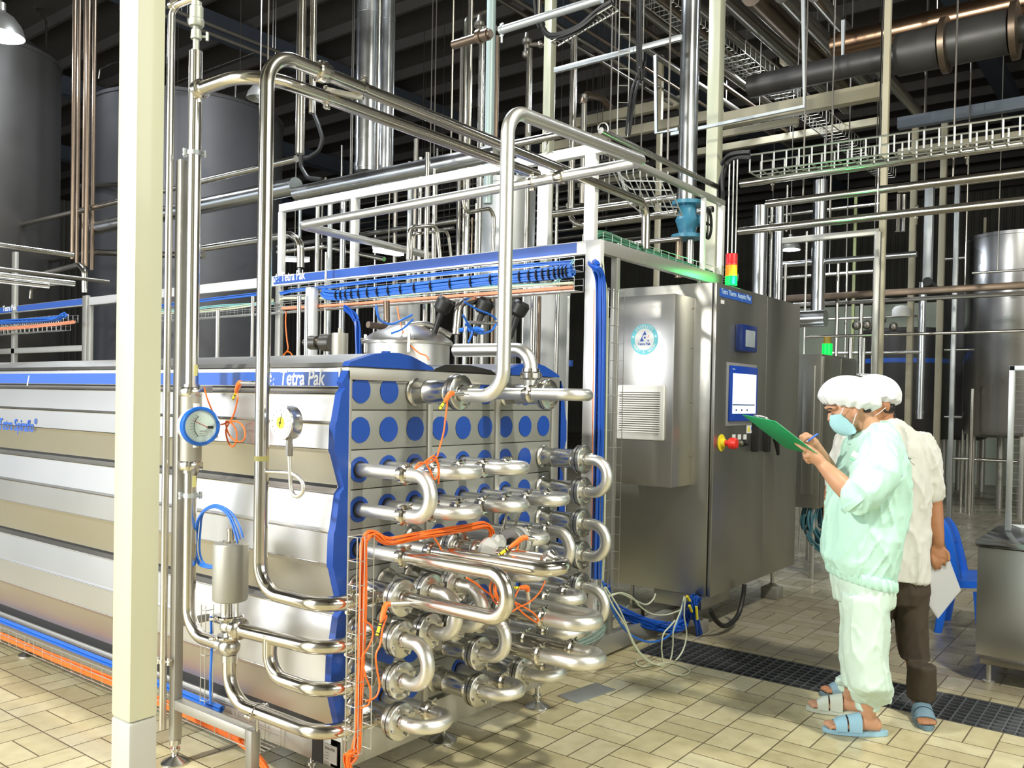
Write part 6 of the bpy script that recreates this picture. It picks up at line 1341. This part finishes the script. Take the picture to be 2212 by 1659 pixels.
for k in range(5):
    z = -.05*k; b.tube([a0+V((.05*k, 0, z+.1)), a0+V((.05*k, -.03, z)), a0+V((.06*k, -.12, z-.08)), V((a0.x+.06*k, a1.y, a1.z+z))], .006, 5)
for i in range(9): q = a0.lerp(a1, i/8); b.tube([q+V((0, 0, .07)), q, q+V((.24, 0, -.2))], .005, 5)
tag(b.build('wire_basket', WIRE), 'curved wire basket end hanging under the dark rail right of the tall loop pipe', 'wire basket')
# cables dropping to the signal tower
b = bundle(B(), [at(x, y, 'X', 6.3) for x, y in ((1620, 336), (1585, 338), (1568, 352), (1560, 380), (1558, 420), (1557, 470))], .03, 6, .012, 6, 53); tag(b.build('black_cables', BLACK), 'black cables arching down from the long ladder to the signal tower', 'cables')
for k, px in enumerate((1574, 1583, 1591)): vert('thin upright conduit above the signal tower, %s from the left' % ORD[k], px, 345, 548, 3.5, 6.9, WIRE, 'conduit', 'conduit')
# ---- upper frame pieces right of the corner
q = at(1272, 322, 'X', SX); xk = at(1560, 444, 'Y', SY+.03).x
b = B(); b.bbox((SX+.04, SY+.005, q.z-.02), (xk, SY+.045, q.z+.018), .003); b.build('rail', FRAME, uf)
b = B(); b.bbox((xk-.04, SY+.005, ZT), (xk, SY+.045, q.z-.02), .003); b.build('post', BRIGHT, uf)
b = B(); b.bbox((xk-.33, SY+.01, ZT), (xk-.30, SY+.04, q.z-.02), .003); b.build('post', BRIGHT, uf)
a0 = at(1300, 282, 'Y', 2.9); run('dull pipe running away beside the upper frame rail', 'X', 1298, 282, 1556, 2.9, 14, SHELL)
for k, (px, py, h) in enumerate(((1303, 278, .03), (1190, 342, .03))):
    c = at(px, py, 'Y', 2.75); b = B(); b.tube([c+V((.0, 0, .045*0))+rh*.03*cos(t)+UP*.035*sin(t) for t in [rad(-30+25*i) for i in range(10)]], .004, 6); tag(b.build('pipe_hook', WIRE), ['bent wire hook on the far overhead pipe', 'bent wire hook beside the bright corner post'][k], 'hook')
b = bundle(B(), [V((4.2, 2.70, 2.42)), V((4.35, 2.70, 2.46)), V((4.7, 2.70, 2.44)), V((5.2, 2.72, 2.44)), V((5.9, 2.75, 2.44))], .03, 10, .006, 5, 55); tag(b.build('cable_loom', mat('green_blue_cable', (.08, .25, .16), .5)), 'green and blue cables lying on top of the header beside the cabinet', 'cable loom')
tray('cable_tray', 'wire cable tray on top of the header running to the signal tower', 4.3, 4.45, 2.66, 2.80, ZT+.01, .04) if False else ladder('wire cable tray on top of the header running to the signal tower', (4.28, 2.66, ZT+.008), (6.2, 2.66, ZT+.008), (0, .14, 0), 19, (0, 0, .05), .0025)
# ---- blue gate valve under the fat duct
c = atd(1485, 475, 7.2); BV = mat('valve_blue', (.05, .24, .38), .4); gv = thing('gate_valve', 'light blue cast gate valve under the fat duct, with flanges and black handwheel', 'valve', (c.x, c.y, zof(0, 520, c)))
zt_, zb_5 = zof(0, 436, c), zof(0, 516, c); H = zt_-zb_5
b = B(); b.lathe((c.x, c.y, zb_5), (0, 0, 1), [(0, .13), (.03, .13), (.035, .07), (H*.25, .075), (H*.5, .10), (H*.68, .075), (H-.035, .07), (H-.03, .13), (H, .13)], 22); b.cyl((c.x, c.y, zb_5+H*.5), V((c.x, c.y, zb_5+H*.5))+rh*.12, .05, 14); bolts(b, (c.x, c.y, zb_5+.03), (0, 0, 1), .105, 6); bolts(b, (c.x, c.y, zt_-.03), (0, 0, -1), .105, 6); b.build('valve_casting', BV, gv)
hc = V((c.x, c.y, zb_5+H*.42))+rh*.17; b = B(); b.tube([hc+UP*.12*cos(t)+(fh*.7+rh*.4)*.12*sin(t) for t in [2*pi*i/24 for i in range(24)]], .012, 8, closed=True); b.cyl(V((c.x, c.y, hc.z)), hc, .014, 8); b.tube([hc+UP*.12, hc-UP*.12], .008, 6); b.tube([hc+(fh*.7+rh*.4)*.12, hc-(fh*.7+rh*.4)*.12], .008, 6); b.build('handwheel', BLACK, gv)
for px, lb in ((1466, 'left of the two rusty stubs under the blue valve'), (1490, 'right of the two rusty stubs under the blue valve')): vert('short pipe, '+lb, px, 518, 600, 15, 7.2, BROWN if px < 1480 else SHELL, 'stub_pipe')
# ---- uprights behind the skid header, continuing down inside the skid
GS = 'upright pipes inside and behind the process skid'
for k, (px, y0, y1, w, t, m_) in enumerate(((684, 430, 780, 10, 7.2, SHELL), (711, 425, 780, 11, 7.0, GALV), (739, 427, 790, 13, 6.6, DUCT), (645, 640, 790, 9, 5.6, PIPE), (661, 640, 790, 8, 5.4, DUCT), (703, 545, 780, 6, 6.2, PIPE), (885, 350, 560, 11, 7.4, GALV), (907, 340, 560, 9, 7.6, SHELL), (921, 330, 700, 11, 6.2, PIPE), (936, 350, 700, 8, 6.4, PIPE), (1008, 470, 700, 4, 6.4, WIRE), (1018, 470, 700, 4, 6.5, BROWN), (1027, 440, 700, 6, 6.4, PIPE), (1090, 610, 800, 9, 6.0, SHELL), (1150, 640, 860, 12, 5.8, PIPE), (1163, 640, 860, 9, 5.9, BROWN), (1202, 630, 860, 10, 6.0, PIPE), (1226, 640, 900, 6, 6.1, BRIGHT), (545, 640, 780, 7, 6.2, PIPE), (470, 670, 790, 9, 6.4, SHELL))):
    vert('upright pipe within the skid frame, ' + ['left of centre', 'beside its galvanised twin', 'thickest of its trio', 'near the orange lead', 'slim, beside the one near the orange lead', 'slimmest before the lamp', 'grey, behind the tall loop pipe run', 'dark, behind the tall loop pipe run', 'bright, left of the inverted bends', 'bright and slim, left of the inverted bends', 'wire thin, left of the vessel', 'wire thin and brown, left of the vessel', 'slim and polished, left of the vessel', 'over the lid elbow', 'brighter, between lid elbow and corner post', 'brown, between lid elbow and corner post', 'nearest the corner post but one', 'white, nearest the corner post', 'between the tall loop and the stand', 'close behind the flow meter'][k], px, y0, y1, w, t, m_, group=GS, floor=True)
bent('inverted bend pipe on the header, left of the two', 'Y', atd(920, 500, 6.0).y, [(881, 560), (884, 492), (944, 486), (951, 560)], 9, PIPE, R=.06)
bent('inverted bend pipe on the header, right of the two', 'Y', atd(930, 500, 6.3).y, [(886, 560), (890, 506), (968, 497), (975, 560)], 7, PIPE, R=.06)
bent('crooked pipe with an elbow in front of the pale vessel', 'Y', atd(1040, 480, 6.0).y, [(1001, 430), (1005, 460), (1060, 450), (1067, 470), (1064, 560)], 9, PIPE, R=.05)
def vessel(label, px, w, ytop, ybot, t, m=TANK, dome=.25, legs=True, name='tank', cat='tank', band=None, gr=None, floor_z=None):
    c = atd(px, (max(ytop, 0)+min(ybot, 1600))/2, t); r = w*t/FPX/2; z1 = zof(0, ytop, c); z0 = zof(0, ybot, c) if ybot < 1600 else .5; z0 = max(z0, .35) if legs else max(z0, 0)
    o = thing(name, label, cat, (c.x, c.y, 0), gr); b = B(); b.lathe((c.x, c.y, z0), (0, 0, 1), [(0, r*.7), (.04, r*.95), (.10, r), (z1-z0, r), (z1-z0+.004, r*1.012), (z1-z0+.05, r*1.012), (z1-z0+.06, r*.97), (z1-z0+dome*r*.6, r*.7), (z1-z0+dome*r, r*.3), (z1-z0+dome*r*1.05, .02)], 48); b.build('shell', m, o)
    if legs:
        for a in (.4, 1.97, 3.54, 5.11): b = B(); b.cyl((c.x+r*.8*cos(a), c.y+r*.8*sin(a), 0), (c.x+r*.8*cos(a), c.y+r*.8*sin(a), z0+.1), .05, 10); b.build('leg', FRAME, o)
    if band: z = zof(0, band, c-fh*r); b = B(); b.lathe((c.x, c.y, z-.035), (0, 0, 1), [(0, r*1.003), (.07, r*1.003)], 48); b.build('band', SIGNB, o)
    return o, c, r, z1
vessel('pale cylindrical vessel standing behind the header, right of the tall loop pipe', 1095, 120, 405, 640, 8.6, mat('pale_vessel', (.50, .51, .50), .4, .6), name='vessel', cat='vessel')
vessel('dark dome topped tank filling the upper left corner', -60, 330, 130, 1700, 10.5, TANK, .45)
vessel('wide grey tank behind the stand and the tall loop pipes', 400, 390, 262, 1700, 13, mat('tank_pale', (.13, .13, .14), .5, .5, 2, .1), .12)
vessel('tall bright tank at the right edge behind the bench', 2190, 190, 520, 945, 12.4, mat('tank_bright', (.42, .42, .43), .3, 1, 2, .1, rvar=.06), .2)
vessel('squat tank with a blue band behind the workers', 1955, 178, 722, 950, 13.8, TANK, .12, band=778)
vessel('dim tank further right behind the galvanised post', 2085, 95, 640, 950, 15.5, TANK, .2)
vessel('white vessel behind the skid uprights, left of the lid', 672, 26, 640, 800, 6.2, mat('white_vessel', (.75, .77, .8), .35, .3), name='vessel', cat='vessel')
vessel('white vessel directly behind the domed lid', 860, 92, 655, 800, 6.6, mat('white_vessel'), name='vessel', cat='vessel')
vessel('white cylinder added for the bright area between the exchanger and the skid corner post', 1178, 100, 640, 1000, 6.9, mat('white_vessel'), name='vessel', cat='vessel')  # added cylinder, stands in for a bright white area behind the skid
pcv = thing('pump_cabinet', 'plain stainless pump housing glimpsed between the exchanger and the corner post', 'cabinet', (3.9, 3.3, 0))
b = B(); b.bbox((3.68, 2.95, .14), (4.12, 3.28, 1.22), .006); b.build('body', SHEET, pcv); foot(pcv, 3.75, 3.08, .14); foot(pcv, 4.05, 3.08, .14)
# balance tank with hinged lid
c = atd(880, 760, 5.4); zr_ = zof(0, 744, c); r = 190*5.4/FPX/2; bt = thing('balance_tank', 'round stainless balance tank with a domed lid showing over the exchanger', 'tank', (c.x, c.y, 0))
b = B(); b.lathe((c.x, c.y, 1.62), (0, 0, 1), [(0, r*.96), (zr_-1.62, r*.96)], 48); b.lathe((c.x, c.y, .14), (0, 0, 1), [(0, r*.5), (.08, r*.96), (1.48, r*.96)], 48); b.build('shell', SHEET, bt)
b = B(); b.lathe((c.x, c.y, zr_-.005), (0, 0, 1), [(0, r*.95), (0, r*1.03), (.015, r*1.04), (.03, r*1.0), (.07, r*.8), (.105, r*.45), (.115, r*.4), (.118, .02)], 48); ld = b.build('lid', SHEET, bt)
b = B(); b.tube(spline([V((c.x, c.y, zr_+.115)), V((c.x, c.y, zr_+.115))+rh*.12+UP*.01, V((c.x, c.y, zr_+.06))+rh*.27], 5), .02, 10); b.cyl((c.x, c.y, zr_+.1), (c.x, c.y, zr_+.14), .02, 10); b.build('lid_arm', SHEET, ld)
for dx in (-.9, .15): q = V((c.x, c.y, zr_))+rh*r*dx*(1)-fh*r*(.35 if dx < 0 else 1.0); b = B(); b.cyl(q-UP*.06, q+UP*.05, .010, 8); b.cyl(q+UP*.02-rh*.03, q+UP*.02+rh*.03, .007, 8); b.build('lid_clamp', SHELL, bt)
cable('sensor_lead', 'thin orange lead falling from the tray to the domed lid', [at(x, y, 'X', 3.7) for x, y in ((858, 662), (863, 690), (872, 720), (886, 745), (905, 762), (920, 768), (926, 778))], .0045, ORANGE)
cable('sensor_lead', 'orange lead hanging from the tray beside the tall loop, splitting at its foot', [at(x, y, 'X', 4.0) for x, y in ((618, 672), (617, 700), (620, 735), (622, 755), (612, 768), (609, 782))], .005, ORANGE)
cable('sensor_lead', 'short orange lead arching away at the foot of the hanging one', [at(x, y, 'X', 4.0) for x, y in ((611, 770), (620, 760), (629, 764), (634, 780))], .005, ORANGE)
# actuator and horizontal motor beside the lid
c = atd(734, 755, 5.0); b = B(); z1 = zof(0, 720, c); b.lathe((c.x, c.y, 1.5), (0, 0, 1), [(0, .047), (z1-1.5, .047), (z1-1.5, .012), (z1-1.5+.03, .012)], 26); tag(b.build('valve_actuator', mat('actuator_grey')), 'upright grey valve actuator left of the domed lid', 'actuator')
q = at(720, 740, 'X', 3.9); e = at(664, 740, 'X', 3.9); d = (e-q).normalized(); L = (e-q).length
b = B(); b.lathe(q, d, [(0, .06), (L*.35, .06), (L*.35, .03), (L*.55, .03), (L*.55, .05), (L*.85, .05), (L*.85, .025), (L*1.1, .025), (L*1.1, .012)], 20); tag(b.build('pump_motor', DARK), 'dark horizontal motor end beside the upright grey actuator', 'motor')
bent('tarnished elbow pipe behind the domed lid', 'Y', atd(810, 690, 5.4).y, [(795, 701), (822, 706), (836, 700), (835, 650)], 14, BROWN, R=.07)
bent('fat stainless elbow dropping beside the black valve heads', 'Y', atd(990, 690, 5.2).y, [(1030, 650), (990, 653), (985, 722)], 17, PIPE, R=.09)
bent('slim inverted bend beside the blue valve handles', 'Y', atd(1010, 700, 5.0).y, [(1003, 750), (1006, 696), (1075, 699)], 8, SHELL, R=.05)
for k, (px, py) in enumerate(((958, 660), (1046, 662), (1122, 668))): c = atd(px, py, 5.3); b = B(); b.lathe(c, V((.2, -.4, .9)), [(-.05, .03), (-.03, .05), (.03, .055), (.05, .04), (.05, .018), (-.0, .018)][:4], 16); b.tube([c, c+V((-.05, .03, -.18))], [.022, .016], 10); tag(b.build('angle_valve', BLACK), 'black valve head under the trays, %s' % ('left of the fat elbow', 'right of the fat elbow', 'nearest the corner post')[k], 'valve head')
for k, pts in enumerate((((1003, 652), (1030, 668), (1060, 680), (1072, 690)), ((1000, 680), (1015, 705), (1035, 720), (1060, 715), (1072, 700)), ((1005, 700), (1020, 715), (1012, 740)), ((812, 660), (820, 690), (845, 700), (870, 690), (890, 680)), ((846, 720), (870, 710), (892, 690)))):
    cable('air_hose', ['thin blue hose swinging under the trays toward the tall loop', 'blue hose drooping right of the fat elbow', 'blue hose curling by the blue handles', 'thin blue hose hanging in a curve over the lid', 'dark blue hose slanting across the white vessel'][k], [at(x, y, 'Y', atd(1010, 700, 4.9).y) for x, y in pts], .006, CBLUE, 'hose')
b = bundle(B(), [at(x, y, 'X', 4.05) for x, y in ((745, 664), (760, 676), (770, 695), (773, 730), (774, 790))], .022, 12, .006, 6, 61); tag(b.build('cable_loom', mat('deep_blue_hose')), 'blue hose loom turning down from the tray left of the domed lid', 'cable loom')
for k, px in enumerate((992, 1012)): c = atd(px, 714, 5.0); b = B(); b.tube([c, c+rh*.05+UP*.01, c+rh*.09], [.012, .016, .010], 8); tag(b.build('hand_lever', CBLUE), 'small blue valve handle beside the slim inverted bend, %s' % ('left', 'right')[k], 'handle')
# trays left of the corner in depth (second skid)
run('far blue header band showing between the trays and the lid', 'Y', 1235, 785, 1196, 7.5, 14, SIGNB, 'header_panel', 'panel', sq=True)
# ---- second skid at the far left
y2_ = at(186, 650, 'X', SX).y; s2 = thing('far_skid', 'second steel skid with a blue header continuing to the left edge', 'machine frame', (SX, y2_+.1, 0))
b = B(); b.bbox((SX+.001, y2_+.06, zb), (SX+.045, y2_+4.5, ZT), .003); b.build('header_beam', FRAME, s2); b = B(); b.box((SX-.004, y2_+.08, zb+.012), (SX, at(38, 660, 'X', SX).y, ZT-.006)); b.build('header_panel', SIGNB, s2, False)
yq = at(26, 665, 'X', SX).y; b = B(); b.box((SX-.004, yq, zb+.012), (SX, yq+1.5, ZT-.006)); h2p = b.build('header_panel', SIGNB, s2, False); text('Tetra Pak', (xe, at(7, 668, 'X', SX).y, zb+.03), (0, -1, 0), (0, 0, 1), .085, LWHITE, h2p)
for px in (186, 31): y = at(px, 700, 'X', SX).y; b = B(); b.bbox((SX, y-.0, .13), (SX+.04, y+.08, zb+.1 if px > 100 else 3.0), .003); b.build('post', FRAME, s2)
b = B(); z = zof(0, 755, (SX, at(100, 750, 'X', SX).y)); b.bbox((SX, y2_+.06, z-.03), (SX+.04, y2_+4.5, z+.03), .003); b.build('mid_rail', FRAME, s2)
tray('cable_tray', 'wire cable tray under the far left header', SX-.1, SX-.005, y2_+.15, y2_+3.5, zof(0, 695, (SX, y2_)), .07)
tray('cable_tray', 'lower wire cable tray under the far left header', SX-.1, SX-.005, y2_+.3, y2_+3.5, zof(0, 712, (SX, y2_)), .09)
b = bundle(B(), [at(x, y, 'X', XT) for x, y in ((140, 679), (120, 688), (60, 692), (-20, 697))], .03, 12, .009, 5, 62); tag(b.build('cable_loom', CBLUE), 'blue hose loom on the tray of the far left skid', 'cable loom')
b = bundle(B(), [at(x, y, 'X', XT) for x, y in ((160, 695), (120, 700), (60, 706), (-20, 712))], .015, 8, .006, 5, 63); tag(b.build('cable_loom', mat('orange_faded')), 'pale orange cable loom on the lower tray of the far left skid', 'cable loom')
# long floor level tray beside the exchanger with blue and orange looms
tx0, tx1 = 2.035, 2.13; tray('cable_tray', 'wire cable tray along the foot of the exchanger near the floor', tx0, tx1, 2.75, 8.4, .130, .08, sides=(1, 1))
b = bundle(B(), [V((2.06, 2.9, .14)), V((2.062, 3.6, .153)), V((2.06, 4.5, .15)), V((2.06, 5.6, .153)), V((2.06, 8.3, .15))], .018, 24, .005, 6, 64, .2); tag(b.build('cable_loom', ORANGE), 'thick orange cable loom lying in the tray at the foot of the exchanger', 'cable loom')
b = bundle(B(), [V((2.10, 3.1, .198)), V((2.105, 4.5, .202)), V((2.105, 8.3, .202))], .012, 12, .005, 5, 65, .1); tag(b.build('cable_loom', CBLUE), 'blue hose loom behind the orange one at the foot of the exchanger', 'cable loom')
b = B(); xw, yw = 1.975, 3.03
for dx, dy in ((0, 0), (.035, 0), (0, .03)): b.cyl((xw+dx, yw+dy, .27), (xw+dx, yw+dy, .66), .0018, 6)
for i in range(5): z = .28+.09*i; b.tube([(xw, yw+.03, z), (xw, yw, z), (xw+.035, yw, z)], .0017, 5)
tag(b.build('wire_riser', WIRE), 'small wire riser standing on the stand cross bar behind the flow line', 'cable tray')
cable('air_hose', 'blue hose running down inside the small wire riser', [V((1.985, 3.01, .62)), V((1.99, 3.01, .5)), V((1.98, 3.0, .38)), V((1.975, 2.99, .28))], .005, CBLUE, 'hose')
# ---- roof level clutter, left
for k, (px, w, t) in enumerate(((159, 9, 9), (169, 8, 9.2), (189, 10, 9), (202, 9, 9.4), (181, 6, 9.8))): vert('brown upright pipe left of the cream column, %s counted from the left' % ('first', 'second', 'fourth', 'fifth', 'third')[k], px, -5, 560+8*k, w, t, BROWN, group='brown uprights left of the cream column')
bent('dark shiny pipe elbow below the brown uprights', 'X', 5.9, [(262, 398), (172, 402), (167, 420), (165, 500)], 11, DARK, R=.12)
bent('second dark pipe just above the shiny elbow', 'X', 6.2, [(262, 382), (190, 383)], 12, DARK)
for k, pts in enumerate((((213, 170), (216, 150), (240, 138), (262, 132)), ((205, 390), (206, 260), (236, 245)), ((430, 252), (446, 204), (462, 202), (488, 240), (490, 275)), ((506, 280), (510, 170)), ((384, 248), (388, 228), (402, 224), (420, 226)), ((512, 232), (528, 250), (530, 285)), ((101, 200), (100, 45), (60, 0)), ((215, 350), (217, 215), (225, 206), (238, 205)))):
    bent('thin bent rail pipe on the tank tops at upper left, %s in the list from the left edge' % ORD[k] if False else ['rail hook beside the cream column, high', 'rail post with arm left of the cream column', 'gooseneck pipe on the grey tank top right of the flow line', 'thin straight rod on the grey tank top', 'low hooked pipe on the grey tank top', 'bent rod at the right of the grey tank top', 'curved ladder hoop against the roof over the dark tank', 'looped rail left of the cream column'][k], 'X', 8.2 if px < 0 else 8.0, pts, 5, SHELL, 'tank_rail', 'rail', R=.08)
for k, py in enumerate((132, 186)): run('thin horizontal guard rail on the grey tank, %s' % ('upper', 'lower')[k], 'Y', 560, py-22, 262, 8.3, 3, SHELL, 'tank_rail', 'rail')
# conduits crossing under the roof
for k, (x0, y0) in enumerate(((330, 4), (345, 30))): run('dark shiny pipe crossing under the roof behind the tall pipes, %s' % ('upper', 'lower')[k], 'X', x0, y0, 760, 9.5, 9, DARK)
# ---- lamps
def bell(label, px, py, t, r, lit, power=0, col=COOL):
    c = atd(px, py, t); o = thing('bay_lamp', label, 'lamp', c); b = B()
    prof = [(0, r), (.02, r*.99), (r*.5, r*.86), (r*.9, r*.55), (r*1.1, r*.25), (r*1.15, r*.2), (r*1.5, r*.2), (r*1.55, .03)]
    inner = [(r*1.0, r*.2), (r*.85, r*.5), (r*.45, r*.8), (0, r*.97)]
    b.lathe(c, (0, 0, 1), prof+[(r*1.55, .01)]+inner, 28, True); b.build('reflector', mat('reflector', (.5, .5, .48), .35, .8), o)
    b = B(); b.sphere(c+UP*r*.45, r*.42, 8); b.build('bulb', mat('bulb_lit', (1, 1, 1), .4, emit=(.82, .9, 1), es=60) if lit else mat('bulb_off', (.6, .62, .65), .3), o)
    b = B(); b.cyl(c+UP*r*1.5, (c.x, c.y, HC-.05), .008, 6); b.build('hanging_rod', DARK, o)
    if power: light('bay_lamp_light', 'POINT', c-UP*.05, (0, 0, 0), power, col, r*.6)
    return o
bell('unlit bell shaped bay lamp hanging left of the tall loop pipe', 562, 214, 9.6, .15, False)
bell('glaring bay lamp at the upper left edge over the dark tank', 2, 78, 8.8, .22, True, 60)
bell('lit bay lamp glowing right of the signal tower', 1707, 540, 13, .15, True, 40)
def tube_lamp(label, a, c, w):
    b = B(); b.bbox((0, 0, 0), (1, 1, 1), .02); d = c-a; u = d.normalized(); s = u.cross(UP).normalized(); v = s.cross(u)
    o = thing('tube_lamp', label, 'lamp', a); b.v = [a+d*q.x+s*(q.y-.5)*w+v*(q.z-.5)*w*.4 for q in b.v]; b.build('diffuser', mat('tube_lit', (1, 1, 1), .4, emit=(.85, .93, 1), es=14), o)
    b = B(); b.bbox((0, 0, 0), (1, 1, 1), .02); b.v = [a+d*(q.x*1.04-.02)+s*(q.y-.5)*w*1.1+v*(q.z-.5)*w*.3+v*w*.36 for q in b.v]; b.build('housing', WHITE, o)
    b = B(); m = (a+c)/2; b.cyl(m, (m.x, m.y, HC-.05), .006, 6); b.build('hanging_rod', DARK, o)
tube_lamp('bright fluorescent lamp glowing above the blue header', at(812, 540, 'Y', 6.5), at(866, 549, 'Y', 6.5), .09)
tube_lamp('second fluorescent lamp, mostly behind the elbow on the header', at(608, 561, 'Y', 8.2), at(664, 563, 'Y', 8.2), .08)
# ---- distant clutter right
for k, (px, y0, y1, w, t) in enumerate(((1665, 445, 655, 7, 9.5), (1696, 570, 650, 7, 9.9), (1741, 500, 668, 5, 9.0), (1806, 570, 960, 7, 10.5), (1828, 560, 760, 5, 13), (1860, 655, 730, 9, 12), (1886, 655, 740, 7, 12), (1836, 730, 860, 9, 11), (1864, 730, 860, 9, 11.2), (2082, 690, 1010, 6, 13), (2092, 690, 1010, 6, 13.2), (2098, 840, 1030, 9, 12.2), (1700, 400, 500, 5, 11), (1940, 420, 500, 12, 13), (1952, 420, 500, 10, 13.2))):
    vert('slender upright in the right background, ' + ['right beside the bright duct', 'short one beside the capped duct', 'threadlike one left of the tall duct', 'long one right of the rear beacon', 'far one near the lime column', 'with a hooked top behind the walkway beam', 'behind the frame post', 'stub rising behind the rear cabinet', 'second stub rising behind the rear cabinet', 'left of the big tank', 'pair mate left of the big tank', 'leg like one under the big tank', 'high up over the capped duct', 'high up by the tall cream column', 'shadowed twin by the tall cream column'][k], px, y0, y1, w, t, PIPE if k % 2 else SHELL, group='slender uprights in the right background', floor=y1 > 640)
for k, (px, py, px2, pl, w) in enumerate(((1790, 690, 1985, 13, 5), (1780, 764, 1990, 12.5, 7), (1850, 812, 1900, 11.5, 10), (2040, 756, 2105, 13.5, 5), (2040, 900, 2200, 14.5, 6), (2060, 990, 2212, 14, 7), (2100, 590, 2212, 12, 5), (1690, 600, 1900, 14, 8), (2040, 560, 2480, 15, 8), (1640, 470, 1900, 15, 8))):
    run('thin horizontal pipe in the right background, ' + ['highest at the valve bank', 'under the valve bank', 'short fat one behind the rear cabinet', 'joining the post and the tank', 'low behind the galvanised post', 'lowest near the floor', 'handrail over the big tank', 'behind the bright ducts', 'far behind the columns', 'high behind the bay lamp'][k], 'Y', px, py, px2, pl, w, SHELL, 'pipe_run', 'pipe', 'thin horizontals in the right background')
for k, (px, py) in enumerate(((1850, 703), (1873, 702), (1905, 690), (1930, 706))): c = atd(px, py, 12); b = B(); b.lathe((c.x, c.y, c.z-.06), (0, 0, 1), [(0, .02), (.02, .05), (.06, .06), (.10, .05), (.12, .02)], 12); tag(b.build('angle_valve', DARK), 'small dark valve head in the bank behind the workers, %s from the left' % ORD[k], 'valve head', 'valve heads behind the workers')
c = atd(1947, 672, 12); b = B(); b.lathe((c.x, c.y, c.z-.08), (0, 0, 1), [(0, .12), (.10, .12), (.14, .09), (.16, .03)], 18); tag(b.build('white_canister', WHITE), 'small white canister on the valve bank', 'canister')
# dim clutter behind the skid: short runs and uprights far back
random.seed(5)
for k in range(14):
    px = 640+k*44+random.randint(-12, 12); w = random.choice((5, 6, 8, 10)); t = random.uniform(10, 14)
    vert('dim upright far behind the skid, %s counted from the left' % ORD[k], px, random.randint(300, 420), 640, w, t, random.choice((DARK, SHELL, GALV)), group='dim uprights far behind the skid', floor=True)
for k in range(12):
    px = random.randint(900, 1200); py = random.randint(380, 520)
    run('dim pipe run far behind the header, %s in height' % ORD[k], 'Y', 1400, 330+k*18, 620+random.randint(0, 250), 12+k*.35, random.choice((5, 7, 9)), random.choice((DARK, SHELL, DARK)), 'pipe_run', 'pipe', 'dim pipe runs far behind the header')
